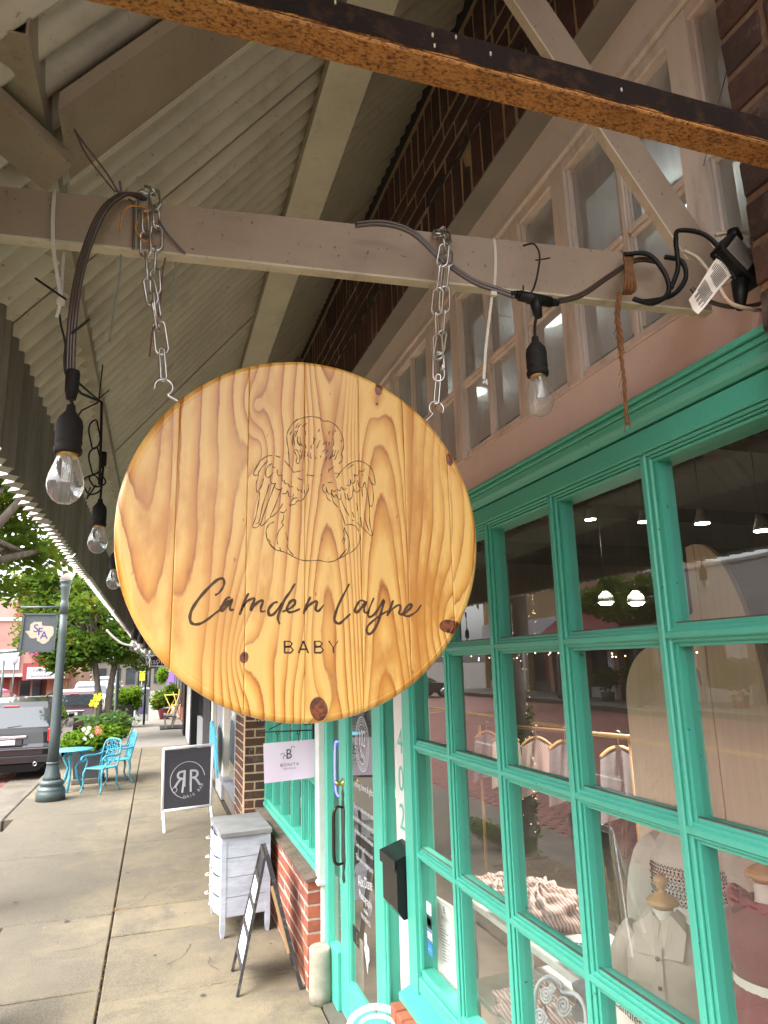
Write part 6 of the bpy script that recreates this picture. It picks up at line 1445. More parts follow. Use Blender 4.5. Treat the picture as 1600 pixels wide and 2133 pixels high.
def tree(label, base, trunks, clumps, n, size, m, seed, name='street_tree', limbs=None, group=None, tr=.10, leafpart='crown'):
    t = thing(name, label, 'tree', base, group=group); rnd = random.Random(seed); b = MB()
    for pts in trunks: b.tube(smooth_path(pts, 4), [tr*(1-.55*i/(len(smooth_path(pts,4))-1))*(1+.10*math.sin(i*2.1)) for i in range(len(smooth_path(pts,4)))], 12)
    part('trunk', b, M['bark'], t)
    b = MB(); tops = [Vector(p[-1]) for p in trunks]
    for c, r in clumps:
        o = min(tops, key=lambda q: (q-Vector(c)).length); mid = o.lerp(Vector(c), .5)+V3(rnd.uniform(-.2,.2), rnd.uniform(-.2,.2), rnd.uniform(-.05,.2)); b.tube([o, mid, Vector(c)], [tr*.35, tr*.22, tr*.08], 6)
    part('limbs', b, M['bark'], t); part(leafpart, leaves(n, clumps, size, seed), M[m], t); return t
rs = random.Random(9)
def cl(cx, cy, cz, rx, ry_, rz, k, s=.42): 
    out = []
    for _ in range(k):
        d = V3(rs.gauss(0,1), rs.gauss(0,1), rs.gauss(0,1)).normalized()*rs.uniform(.45,1); r = s*rs.uniform(.7,1.25); out.append(((cx+d.x*rx, cy+d.y*ry_, cz+d.z*rz), (r,r,r*.75)))
    return out
tree('twin trunked street tree with green crown behind the lamp post', (-1.25,20,0), [[(-1.36,20,0),(-1.37,20,.7),(-1.42,20,1.4),(-1.60,20.1,2.4)],[(-1.15,20.1,0),(-1.14,20.1,.7),(-1.10,20.1,1.5),(-.95,20.2,2.5)]],
     cl(-1.95,20.4,3.0,1.5,1.4,1.15,34,.50)+cl(-.9,20.2,2.45,.7,.9,.6,14,.38)+cl(-2.2,20.2,2.2,.65,.6,.4,8,.36)+cl(-2.6,21.0,4.1,1.3,1.0,.6,16,.48), 19000, .085, 'leaf', 5, tr=.13)
tree('near street tree with lit branches arching over the left edge', (-1.6,6.62,0), [[(-1.58,6.62,-.02),(-1.62,6.62,.9),(-1.60,6.64,1.8),(-1.66,6.7,2.7)]],
     cl(-2.0,7.2,3.9,1.1,1.5,.8,22,.36)+[((-1.45,8.2,3.2),(.35,.5,.3)),((-1.25,8.3,3.05),(.25,.3,.2)),((-1.5,8.0,3.6),(.4,.5,.35)),((-1.7,8.4,2.75),(.35,.3,.2)),((-1.15,9.4,3.35),(.3,.4,.25))], 8500, .060, 'leaf', 6, tr=.145)
tt = bpy.data.objects['street_tree.001']
b = MB(); b.tube(smooth_path([(-1.62,6.75,2.45),(-1.6,7.5,2.95),(-1.35,8.2,3.12),(-1.05,8.9,3.10)], 5), [.05-.0025*i for i in range(16)], 7); part('bough', b, M['bark'], tt)
b = MB(); rr_ = random.Random(2)
for i in range(150): a = rr_.uniform(0,6.28); z = rr_.uniform(.1,2.5); b.lathe([(.0005,-.004),(.005,0),(.0005,.004)], (-1.61+.152*math.cos(a), 6.63+.152*math.sin(a), z), 5)
part('fairy_lights', b, bpy.data.materials['fairy_light'], tt, kind='stuff')
part('ivy', leaves(1600, [((-1.6+.13*math.cos(a), 6.63+.13*math.sin(a), z), (.06,.06,.12)) for a, z in [(i*1.3, .05+i*.045) for i in range(28)]], .028, 8), M['leaf_dark'], tt, kind='stuff')
part('ground_ivy', leaves(1500, [((-1.5,7.3,.04),(.15,.6,.05)),((-1.5,6.6,.06),(.16,.3,.08))], .03, 9), M['leaf_dark'], tt, kind='stuff')
# planter full of flowers
pt = thing('flower_planter', 'dark square planter crowded with flowers and foliage behind the table', 'planter', (-.98, 13.4, 0))
part('box', MB().prism([(-1.22,13.1,.08),(-.80,13.1,.08),(-.76,13.1,.52),(-1.27,13.1,.52)], (0,.55,0)), painted('charcoal_planter', (.05,.055,.06), None, 6, .6, .2), pt); part('foot', MB().cbox(-1.25,-.77,13.06,13.7,0,.08,.01), M['gutter'], pt)
part('foliage', leaves(2600, [((-1.0,13.3,.70),(.36,.3,.16)),((-.68,13.35,.78),(.26,.25,.14)),((-1.28,13.3,.64),(.18,.2,.12)),((-.8,13.3,.55),(.22,.15,.1))], .055, 3), M['leaf_lime'], pt); part('foliage', leaves(1800, [((-.65,13.6,.92),(.30,.3,.18)),((-.9,13.6,.86),(.25,.25,.15))], .05, 4), M['leaf_fern'], pt)
b = MB()
for i, (a, l_) in enumerate(((.2,.42),(1.1,.36),(2.0,.45),(2.9,.40),(.7,.30),(2.5,.3),(1.6,.38),(3.3,.35))):
    c = V3(-.96,13.5,.88); d = V3(math.cos(a), .2*math.sin(a*3), 0); b.ribbon([c, c+d*l_*.5+V3(0,0,.16), c+d*l_+V3(0,0,.12+.06*math.sin(a*5))], [.03,.085,.005], (0,-1,.35))
part('canna_leaves', b, M['leaf_fern'], pt); part('stem', MB().tube([(-.96,13.5,.9),(-.955,13.5,1.22),(-.95,13.5,1.36)], .008, 6), M['leaf_fern'], pt)
fmy = plain('yellow_petal', (.85,.68,.03), .6); fmr = plain('coral_petal', (.75,.22,.12), .6); fmw = plain('white_petal', (.8,.8,.72), .6); fmp = plain('magenta_petal', (.65,.05,.25), .6)
def bloom(c, r, m, k, nm='blossom'):
    b = MB(); rn = random.Random(k)
    for i in range(7): a = i*.9+rn.random(); d = V3(math.cos(a), rn.uniform(-.4,.2), math.sin(a)); u = V3(-d.z,0,d.x); b.add([c, c+d*r*.6+u*r*.4, c+d*r, c+d*r*.6-u*r*.4], [(0,1,2,3)])
    part(nm, b, m, pt)
bloom(V3(-1.00,13.45,1.27), .085, fmy, 1); bloom(V3(-.94,13.45,1.38), .085, fmy, 2)
for i, (x, z) in enumerate(((-.93,.80),(-.87,.84),(-.90,.87),(-.84,.80))): bloom(V3(x,13.1,z), .05, fmr, i+3)
for i, (x, z) in enumerate(((-1.05,.82),(-1.10,.87),(-1.02,.89),(-1.08,.72),(-.98,.76))): bloom(V3(x,13.05,z), .04, fmw, i+9)
bloom(V3(-.72,12.98,.66), .03, fmp, 20)
# ================================================================== FARTHER ALONG THE WALK
fp = thing('fern_planter', 'long dark planter box with bright lime ferns down the walk', 'planter', (-.85, 24.5, 0))
part('box', MB().cbox(-1.35,-.62,24.3,24.9,.28,.72,.02), M['sign_black'], fp)
for x in (-1.3,-.68): part('leg', MB().box(x-.02,x+.02,24.5,24.56,0,.28), M['sign_black'], fp)
part('fern', leaves(2600, [((-.9,24.6,.95),(.40,.35,.26)),((-.62,24.5,1.05),(.24,.3,.20)),((-1.05,24.6,.75),(.3,.3,.2)),((-.58,24.5,.72),(.2,.2,.2))], .07, 12), M['leaf_lime'], fp)
ws = thing('pavement_sign', 'far white framed sign standing behind the lime ferns', 'sandwich board', (-.28, 25.4, 0))
part('frame', MB().cbox(-.62,-.16,25.4,25.45,.12,1.20,.01), M['white_alu'], ws); part('poster', MB().box(-.58,-.20,25.39,25.40,.35,1.15), plain('slate_poster', (.18,.20,.26), .4), ws); part('flower_print', MB().lathe([(.001,0),(.08,.001)], (-.36,25.388,.48), 10, (0,-1,0)), plain('purple_poster_print', (.25,.12,.4), .5), ws)
M['bench_wood'] = painted('weathered_bench_wood', (.16,.13,.11), (.10,.085,.07), 12, .8, .4)
be = thing('park_bench', 'weathered grey slatted bench against the shopfronts on a dark mat', 'bench', (.55, 23.2, 0))
part('mat', MB().box(.20,.92,22.9,24.3,.005,.03), M['black'], be)
for i in range(4): part('seat_slat', MB().cbox(.30+i*.085,.37+i*.085,23.0,24.2,.395-.01*i,.42-.01*i,.004), M['bench_wood'], be)
for i in range(4): part('back_slat', MB().bar((.66+.035*i,23.0,.48+.13*i),(.66+.035*i,24.2,.48+.13*i), .025, .09), M['bench_wood'], be)
for y in (23.05,24.15): part('frame', MB().bar((.32,y,.40),(.38,y,.03), .05, .04, (0,1,0)).bar((.66,y,.40),(.56,y,.03), .05, .04, (0,1,0)).bar((.62,y,.40),(.80,y,.95), .04, .035, (0,1,0)).bar((.30,y,.37),(.66,y,.36), .04, .04, (0,1,0)), plain('grey_cast_bench', (.28,.27,.26), .6) if y < 24 else bpy.data.materials['grey_cast_bench'], be)
ib = thing('ironing_board', 'turquoise ironing board shaped panel leaning by the dark shopfront', 'board', (.86, 10.4, 0))
pb_ = [P(436,1640,'x',.83), P(436,1510,'x',.83), P(438,1498,'x',.83), P(442,1495,'x',.83), P(449,1506,'x',.83), P(451,1530,'x',.83), P(456,1612,'x',.83), P(453,1621,'x',.83), P(448,1600,'x',.83), P(446,1585,'x',.83)]
pb_ = [V3(.83, 11.40, .42), V3(.83,11.40,.96), V3(.83,11.35,1.02), V3(.83,11.1,1.045), V3(.83,10.6,.99), V3(.83,10.35,.88), V3(.83,9.95,.50), V3(.83,9.92,.40), V3(.83,10.15,.42), V3(.83,10.5,.62), V3(.83,10.7,.42)]
part('panel', MB().prism(pb_, (.025,0,0)), M['aqua'], ib)
yt = thing('bistro_table', 'far yellow folding bistro table near the potted plant', 'table', (.62,27,0)); M['yellow'] = plain('yellow_metal', (.85,.58,.10), .4)
part('tabletop', MB().cbox(.35,.80,26.8,27.3,.86,.89,.005), M['yellow'], yt)
for s_ in (-1,1): part('leg', MB().tube([(.57-.2*s_,27,.86),(.57+.2*s_,27,.02)], .018, 6), M['yellow'], yt)
yk = thing('bistro_chair', 'far yellow folding chair beside the yellow table', 'chair', (.78,26.3,0))
part('seat', MB().cbox(.60,.90,26.2,26.6,.52,.55,.005), M['yellow'], yk); part('backrest', MB().cbox(.82,.86,26.2,26.6,.86,1.08,.01), M['yellow'], yk)
for s_ in (-1,1): part('leg', MB().tube([(.75-.17*s_,26.4,.02),(.75+.12*s_,26.4,1.0)], .016, 6), M['yellow'], yk)
fr3 = thing('potted_plant', 'bushy green plant in a maroon pot beside the far yellow table', 'plant', (.35,27.6,0)); part('pot', MB().lathe([(.16,0),(.24,.35),(.25,.38)], (.38,27.6,0), 16), plain('maroon_pot', (.16,.02,.03), .4), fr3); part('foliage', leaves(2400, [((.35,27.6,.72),(.42,.4,.28)),((.1,27.6,.55),(.2,.2,.2)),((.6,27.7,1.0),(.25,.3,.2))], .08, 15), M['leaf'], fr3)
single('hanging_sign', MB().cbox(-.075,.45,9.0,9.04,1.865,2.0,.004), M['white_alu'], 'small black sign with white edge hanging behind the sign rim', 'sign', V3(.15,9,1.95)); part('face', MB().box(-.065,.44,8.994,8.999,1.875,1.99), M['sign_black'], bpy.data.objects['hanging_sign.001'])
b = MB(); text_mb(b, 'Happy', .10, (.02,8.992,1.90), (.97,0,.2), (-.2,0,.97)); part('lettering', b, M['decal'], bpy.data.objects['hanging_sign.001'])
bk = thing('bicycle', 'dark bicycle leaning by the tree trunk beyond the planter', 'bicycle', (-1.05,18.6,0))
for i, yy in enumerate((18.3,19.05)): part('wheel', MB().tube([V3(-1.0-.1*i,yy+.26*math.cos(a),.27+.26*math.sin(a)) for a in [2*PI*j/24 for j in range(24)]], .018, 6, closed=True), M['black'], bk)
part('frame', MB().tube([(-1.0,18.3,.27),(-1.03,18.45,.66),(-1.08,18.95,.62),(-1.06,18.72,.27),(-1.03,18.45,.60)], .016, 6).tube([(-1.08,18.95,.62),(-1.1,19.05,.27),(-1.06,18.72,.27)], .012, 6), M['black'], bk); part('handlebar', MB().tube([(-1.2,18.45,.72),(-1.03,18.42,.76),(-.88,18.45,.72)], .012, 6), M['black'], bk); part('saddle', MB().cbox(-1.12,-1.04,18.9,19.08,.64,.68,.02), M['black'], bk)
l2 = thing('street_lamp', 'slim dark lamp post beyond the twin trunked tree', 'street lamp', (-1.05,22.2,0)); part('shaft', MB().lathe([(.10,0),(.06,.25),(.05,3.2)], (-1.05,22.2,0), 16), M['post_green'], l2)
# the next shops along the walk
ns = thing('neighbour_shopfront', 'grey and cream shopfront beyond the dark brick pillar', 'shop', (.95, 9.5, 0))
part('wall', MB().box(1.0,1.2,7.35,12.6,0,.27).box(.97,1.2,7.35,14.5,2.3,4.4), M['gutter'], ns); part('sill', MB().cbox(.93,1.02,7.35,10.55,.27,.33,.01), plain('grey_sill', (.15,.15,.17), .5), ns)
part('pane', MB().add([(1.0,7.36,.33),(1.0,10.4,.33),(1.0,10.4,2.3),(1.0,7.36,2.3)], [(0,1,2,3)]), M['glass'], ns)
M['alu_grey'] = plain('grey_aluminium_post', (.30,.30,.32), .4)
for y0, y1, mm in ((10.45,10.62,'cream'),(10.62,11.6,'alu_grey'),(8.9,8.96,'alu_grey')): part('mullion', MB().cbox(.955,1.03,y0,y1,.0 if mm == 'alu_grey' and y0 > 10 else .33,2.3,.004), M[mm] if mm != 'cream' else M['cream'], ns)
part('door', MB().cbox(1.02,1.06,11.62,12.5,.0,2.3,.01), plain('navy_door', (.04,.06,.09), .3), ns); part('mullion', MB().cbox(.95,1.05,12.52,12.8,0,2.3,.01), M['cream'], ns)
for i, (y, mm, lb) in enumerate(((9.0,plain('hot_pink_cloth', (.75,.12,.28), .7),'pink garment in the neighbour shop window'),(8.55,M['white_trim'],'white garment in the neighbour shop window'))): single('display_garment', body(MB(), [(.30,.10,.06,1.12),(.5,.14,.07,1.12),(.8,.11,.06,1.12),(.95,.09,.05,1.12),(1.0,.02,.02,1.12)], .05, 7).__class__() if False else (lambda q: q)(MB().lathe([(.12,.35),(.15,.5),(.10,.8),(.12,.98),(.04,1.04)], (1.16,y,0), 16)), mm, lb, 'garment', V3(1.16,y,.35))
single('wall_clad', MB().box(1.1,1.15,7.3,10.5,.1,2.3), M['cream'], 'pale back panel inside the neighbour shop window', 'panel', V3(1.12,9,.1)) if False else None
bs = thing('dark_shopfront', 'black framed shopfront with grey stall riser past the turquoise board', 'shop', (.95, 15, 0))
part('wall', MB().box(.93,1.3,12.8,14.6,0,4.4), plain('black_facade', (.018,.018,.022), .4), bs)
part('riser', MB().box(.96,1.3,14.6,17.0,0,.75), painted('grey_riser', (.22,.22,.23), None, 5, .7, .2), bs); part('pane', MB().add([(.99,14.6,.75),(.99,17,.75),(.99,17,2.2),(.99,14.6,2.2)], [(0,1,2,3)]), M['glass'], bs)
part('upper_wall', MB().box(.95,1.3,14.6,22,2.2,4.4), M['in_dark'], bs)
pc2 = thing('brick_column', 'slim black painted brick column past the dark shopfront', 'brick column', (.82,17.3,0)); part('mortar', MB().box(.826,1.3,17.05,17.6,0,3), M['black'], pc2); running(pc2, .82, 17.05, 17.6, .012, 30, 'black', .2, .064)
pw = thing('white_pilaster', 'white painted pilaster between dark shop columns', 'pilaster', (.85,19.4,0)); part('shaft', MB().cbox(.85,1.3,18.6,20.4,0,3,.01), M['white_trim'], pw); part('window', MB().box(.93,1.3,17.6,18.6,0,3), M['in_dark'], pw)
pk = thing('black_column', 'tall black column right of the weathered bench', 'column', (.8,21.2,0)); part('shaft', MB().cbox(.8,1.3,20.6,21.6,0,3,.01), M['black'], pk)
fs_ = thing('far_shopfronts', 'row of far shopfronts in brick and pale grey down the walk', 'shop', (.95,32,0))
part('white_wall', MB().box(.93,1.4,21.6,25,0,3), M['white_trim'], fs_); part('brick_wall', MB().box(.95,1.4,25,31,0,3.5), painted('far_red_brick', (.30,.10,.06), None, 8, .9, .2, world=True), fs_); part('grey_wall', MB().box(.97,1.4,31,60,0,5), M['conc_pale'], fs_)
for i in range(7): part('window', MB().box(.90,.975,22.3+i*3.6,24.4+i*3.6,.5,2.3), M['in_dark'], fs_)
pu = single('purple_banner', MB().prism([(.55,32,.85),(.80,32,1.0),(.78,32,1.75),(.62,32,1.8),(.50,32,1.2)], (0,.1,0)), plain('purple_cloth', (.30,.16,.55), .8), 'far purple cloth hanging beside the brick shop', 'banner', V3(.66,32,.9))
for i, (px, yy) in enumerate(((309,42),(286,46))): single('black_post', MB().lathe([(.12,0),(.09,.3),(.075,2.6)], (P(px,1450,'y',yy).x,yy,0), 12), M['sign_black'], ('thick black awning post far down the walk', 'slim black post left of the far awning post')[i], 'post', V3(P(px,1450,'y',yy).x,yy,0))
ysn = thing('warning_sign', 'round yellow green warning sign far down the street', 'road sign', (P(296,1408,'y',50).x,50,0)); ysx = P(296,1408,'y',50); part('face', MB().cbox(ysx.x-.28,ysx.x+.28,50,50.03,ysx.z-.30,ysx.z+.30,.02), glow('x', (1,1,1), 0) if False else plain('fluorescent_yellow', (.80,.85,.03), .5), ysn); part('pole', MB().tube([(ysx.x,50.04,0),(ysx.x,50.04,ysx.z)], .04, 6), M['alu_grey'], ysn)
wa = single('gooseneck_arm', MB().tube(smooth_path([P(222,1312,'y',10), P(240,1330,'y',10), P(262,1343,'y',10), P(300,1345,'y',10)], 5), .014, 8), plain('pale_pipe', (.62,.60,.56), .4), 'pale curved pipe arm poking out under the awning edge', 'lamp arm', P(222,1312,'y',10))
# ================================================================== VEHICLES
M['tyre'] = plain('tyre_rubber', (.02,.02,.02), .8); M['rim'] = plain('alloy_rim', (.45,.46,.48), .3, .9)
M['tail_red'] = plain('red_tail_lens', (.55,.015,.012), .15, bump=0); M['chrome'] = plain('chrome', (.72,.73,.75), .12, 1.0, .05, bump=0)
def carglass(): 
    s = NB('tinted_car_glass'); s.base((.035,.045,.055)); s.set(Roughness=.04, IOR=1.6, Coat_Weight=1.0, Coat_IOR=1.9); return s.m
M['car_glass'] = carglass()
def carpaint(name, c): s = NB(name); s.base(c); s.set(Roughness=.28, Metallic=.3, Coat_Weight=1.0, Coat_Roughness=.05); return s.m
def vehicle(name, label, cat, loc, m, Lg=4.0, W=1.58, H=1.50, kind='suv', detail=True, group=None, rotz=0):
    """local frame: rear bumper at y=0, front at +y, wheels on z=0"""
    t = thing(name, label, cat, loc, rotz, group); w = W/2; k = H/1.5
    if kind == 'suv': low = [(0,.30),(-.02,.42),(-.02,.60),(.03,.66),(.05,.86),(.07,.93),(2.9,.93),(Lg-.12,.84),(Lg,.60),(Lg-.02,.32)]; cab = [(.07,.93),(.16,1.30),(.26,1.42),(.9,1.49),(1.7,1.48),(2.25,1.36),(2.95,.93)]
    else: low = [(0,.28),(-.02,.42),(.0,.62),(.05,.80),(.7,.84),(Lg-1.2,.80),(Lg-.1,.68),(Lg,.45),(Lg-.02,.28)]; cab = [(.55,.83),(.95,1.12),(1.3,1.22),(2.0,1.22),(2.4,1.12),(3.0,.82)]
    n = len(low); vs = []; fs = []
    for (y, z) in low:
        q = w*(.955 if z < .4 else 1.0 if z < .75 else .965); e = .06 if y < .02 or y > Lg-.05 else 0
        vs += [(-q+e*.9,y+e*0,z*k), (-q*.80,y-(.03 if y < .1 else 0)+(.04 if y > Lg-.2 else 0),z*k), (q*.80,y-(.03 if y < .1 else 0)+(.04 if y > Lg-.2 else 0),z*k), (q-e*.9,y,z*k)]
    for i in range(n-1): fs += [(4*i+j, 4*i+j+1, 4*(i+1)+j+1, 4*(i+1)+j)[::-1] for j in range(3)]
    fs += [tuple(4*i for i in range(n))[::-1][::-1], tuple(4*i+3 for i in range(n))[::-1], (0,1,2,3), (4*(n-1),4*(n-1)+3,4*(n-1)+2,4*(n-1)+1)]
    fs.append((0,4*(n-1),4*(n-1)+3,3)); b = MB().add(vs, fs, False); lpart('body', b, m, t)
    vs = []; fs = []; nc = len(cab)
    for (y, z) in cab:
        q = w*(.955-.36*(z-cab[0][1])); vs += [(-q,y,z*k),(q,y,z*k)]
    for i in range(nc-1): fs.append((2*i,2*i+1,2*i+3,2*i+2)[::-1])
    fs += [tuple(2*i for i in range(nc)), tuple(2*i+1 for i in range(nc))[::-1]]; lpart('roof', MB().add(vs, fs), m, t)
    def gq(y0, z0, y1, z1, i0=.82, i1=.80, o=.008):
        q0 = w*(.955-.36*(z0-cab[0][1]))*i0; q1 = w*(.955-.36*(z1-cab[0][1]))*i1; return [(-q0,y0-o,z0*k),(q0,y0-o,z0*k),(q1,y1-o,z1*k),(-q1,y1-o,z1*k)]
    if kind == 'suv': rear = gq(.085,.955,.165,1.325,.93,.86); front = [(x,y+.02,z+.01) for x, y, z in gq(2.9,.96,2.28,1.34)]
    else: rear = gq(.60,.855,.95,1.12,.86,.80,.012); front = [(x,y+.03,z+.012) for x, y, z in gq(2.95,.85,2.42,1.11)]
    lpart('rear_window', MB().prism(rear, (0,-.004,0)), M['car_glass'], t); lpart('windscreen', MB().prism(front, (0,.004,.002)), M['car_glass'], t)
    for s_ in (-1, 1):
        pl2 = ([(.42,.99),(.45,1.36),(1.5,1.42),(2.15,1.33),(2.7,.99)] if kind == 'suv' else [(.95,.86),(1.15,1.08),(2.0,1.16),(2.35,1.07),(2.75,.86)])
        lpart('side_window', MB().prism([(s_*(w*(.955-.36*(z-cab[0][1]))+.003), y, z*k) for y, z in pl2], (s_*.004,0,0)), M['car_glass'], t)
        for y in (.72, Lg-.72):
            wh = link('wheel', MB().lathe([(.12,-.07),(.24,-.085),(.285,-.07),(.295,0),(.285,.07),(.24,.085),(.12,.07)], (0,0,0), 20, (1,0,0)).mesh('wheel', M['tyre']), t, (s_*(w-.09), y, .295)); link('rim', MB().lathe([(.001,s_*.075),(.19,s_*.08),(.2,s_*.05),(.2,-s_*.05),(.001,-s_*.05)], (0,0,0), 16, (1,0,0)).mesh('rim', M['rim']), wh)
        lpart('taillight', MB().cbox(s_*(w-.095), s_*(w+.004), -.03, .10, (.68 if kind == 'suv' else .55)*k, (.93 if kind == 'suv' else .70)*k, .02), M['tail_red'], t)
        lpart('side_mirror', MB().cbox(s_*(w+.0), s_*(w+.12), 2.35, 2.45, .98*k, 1.08*k, .03), m, t)
    lpart('bumper', MB().cbox(-w*.97, w*.97, -.075, .06, .30*k, .47*k, .03), m, t); lpart('bumper_ledge', MB().cbox(-w*.93, w*.93, -.085, .02, .555*k, .585*k, .01), plain('dark_trim', (.05,.05,.055), .35) if 'dark_trim' not in bpy.data.materials else bpy.data.materials['dark_trim'], t)
    lpart('number_plate', MB().cbox(-.15, .15, -.056, -.045, .655*k, .745*k, .004), M['white_panel'], t)
    if detail:
        lpart('chrome_strip', MB().cbox(-.34, .34, -.066, -.03, .765*k, .815*k, .012), M['chrome'], t); lpart('plate_recess', MB().cbox(-.27, .27, -.050, -.03, .64*k, .764*k, .006), bpy.data.materials['dark_trim'], t)
        lpart('brake_light', MB().cbox(-.13, .13, .155, .20, 1.335*k, 1.365*k, .008), plain('high_brake_lens', (.65,.10,.10), .3) if 'high_brake_lens' not in bpy.data.materials else bpy.data.materials['high_brake_lens'], t)
        lpart('wiper', MB().bar((-.02,.075,.965*k), (.22,.085,.99*k), .012, .012), M['black'], t)
        lpart('lower_valance', MB().prism([(-w*.9,-.06,.30*k),(w*.9,-.06,.30*k),(w*.72,-.05,.17*k),(-w*.72,-.05,.17*k)], (0,.1,0)), M['black'], t)
        for s_ in (-1, 1): lpart('exhaust', MB().lathe([(.036,0),(.036,-.05),(.026,-.05),(.026,0)], (s_*.52,-.04,.30*k), 14, (0,1,0)), M['chrome'], t)
        for s_ in (-1, 1): lpart('roof_rail', MB().tube([(s_*w*.72,.5,1.485*k),(s_*w*.72,.6,1.53*k),(s_*w*.72,2.0,1.52*k),(s_*w*.72,2.15,1.43*k)], .014, 6), M['black'], t)
    return t
vehicle('parked_car', 'black sport utility vehicle parked at the kerb behind the lamp post', 'car', (-2.60, 15.1, -.155), carpaint('black_car_paint', (.012,.012,.016)))
s2 = vehicle('parked_car', 'dark maroon sport utility vehicle parked beyond the black one', 'car', (-2.42, 24.4, -.155), carpaint('maroon_car_paint', (.055,.022,.028)), H=1.40, W=1.55)
for i, (x, y, c, kd, lb) in enumerate(((-2.6,33,(.62,.64,.66),'suv','pale silver car third in the kerbside row'),(-2.6,41,(.55,.60,.62),'sedan','far pale car near the end of the kerb row'),(-3.3,56,(.70,.71,.72),'suv','white distant car at the end of the street'),(-5.9,50,(.7,.7,.7),'sedan','white distant car in the road beside the crossing'),(-6.1,38.6,(.03,.04,.05),'sedan','dark green car parked before the coral building'),(-9.8,36.5,(.05,.05,.055),'sedan','dark car at the far left edge of the picture'))):
    vehicle('parked_car', lb, 'car', (x, y, -.155), carpaint('car_paint_%s' % ('silver','pale','white','bright','green','black')[i], c), kind=kd, detail=False, rotz=0 if i < 4 else math.radians(80))
# ================================================================== BUILDINGS BEYOND THE CROSSING
M['coral'] = painted('coral_render', (.36,.20,.165), (.32,.175,.145), 1, .8, .1, world=True); M['peach'] = painted('peach_render', (.42,.27,.20), (.38,.24,.18), 1, .8, .1, world=True)
M['shop_red'] = plain('shop_red', (.24,.035,.035), .5); M['tan'] = painted('tan_stucco', (.42,.31,.17), (.37,.27,.15), 1, .8, .1, world=True); M['win_dark'] = plain('dark_window_glass', (.035,.045,.055), .08)
M['pale_sign'] = plain('white_sign_panel', (.50,.53,.57), .5)
def px3(px, py, y): return P(px, py, 'y', y)
cb1 = thing('coral_building', 'coral two storey building with shops at the far left of the street', 'building', (-9,46,0))
part('wall', MB().box(-13,-6.75,46,52,-.15,4.75), M['coral'], cb1); part('cornice', MB().cbox(-13,-6.7,45.9,52,4.75,4.95,.03), M['pale_sign'], cb1); part('setback_wall', MB().box(-11,-5.2,50,55,4.9,6.3), M['coral'], cb1)
part('roof_sign', MB().box(-8.5,-7.2,49,49.2,4.9,7.2), M['shop_red'], cb1)
part('awning', MB().box(-13,-6.9,44.8,46,1.55,1.72), M['pale_sign'], cb1); part('sign_board', MB().box(-10,-7.6,45.85,45.98,1.95,3.1), M['pale_sign'], cb1)
for i in range(6): part('shop_window', MB().box(-12.2+i*.95,-11.4+i*.95,45.9,46.02,.1,1.45), M['win_dark'] if i % 2 else M['shop_red'], cb1)
for i in range(4): part('pier', MB().box(-10.2+i*1.1,-10.0+i*1.1,45.85,46.0,-.1,1.55), M['peach'], cb1)
mq = thing('theatre_building', 'theatre front with red and white marquee and tan pilasters', 'building', (-5.9,45,0))
part('wall', MB().box(-6.74,-4.2,46,52,-.15,3.2), M['peach'], mq); part('magenta_arch', MB().lathe([(.001,0),(.62,.001),(.62,.1),(.001,.1)], (-6.45,45.9,2.95), 24, (0,-1,0)), plain('magenta_panel', (.55,.05,.18), .5), mq)
part('parapet', MB().box(-6.1,-5.0,45.7,46.5,3.2,3.75), M['tan'], mq)
mm = part('marquee', MB().box(-6.95,-4.75,43.2,45.9,1.35,2.28), M['shop_red'], mq); part('marquee_panel', MB().box(-6.72,-4.8,43.1,43.19,1.42,2.05), M['pale_sign'], mm)
b = MB(); text_mb(b, 'NOW', .20, (-6.0,43.08,1.80), (1,0,0), (0,0,1), squash=1.6); text_mb(b, 'SHOWING', .17, (-6.0,43.08,1.50), (1,0,0), (0,0,1), squash=1.3); part('marquee_letters', b, M['ink'], mm)
for x0, x1, mt in ((-6.7,-6.3,'win_dark'),(-5.95,-5.35,'peach'),(-5.30,-4.95,'tan')): part('pilaster', MB().box(x0,x1,45.2,46.0,-.1,1.36), M[mt], mq)
pw3 = thing('pale_building', 'low pale building behind the parked cars across the crossing', 'building', (-3,60,0)); part('wall', MB().box(-4.9,4,62,66,-.2,2.6), M['conc_pale'], pw3); part('roof', MB().box(-5.1,4,61.7,66,2.6,2.8), M['pale_sign'], pw3)
for i in range(5): part('window', MB().box(-4.5+i*1.1,-3.8+i*1.1,61.95,62.02,.6,1.9), M['win_dark'], pw3)
sl = thing('street_lamp', 'distant arched double lamp post before the coral building', 'street lamp', (-7.4,40,0)); part('pole', MB().tube([(-6.6,36,-.1),(-6.6,36,2.35)], .05, 8), M['post_green'], sl); part('globe', MB().lathe([(.05,2.15),(.14,2.3),(.12,2.55),(.02,2.62)], (-6.15,36,0), 12), M['pale_sign'], sl)
part('arm', MB().tube(smooth_path([(-7.4,36,3.2),(-7.0,36,3.15),(-6.85,36,2.7),(-6.83,36,2.3)], 4), .06, 8).tube([(-6.83,36,2.7),(-6.0,36,2.75)], .05, 8).tube([(-6.15,36,0),(-6.15,36,2.2)], .035, 6), M['post_green'], sl)
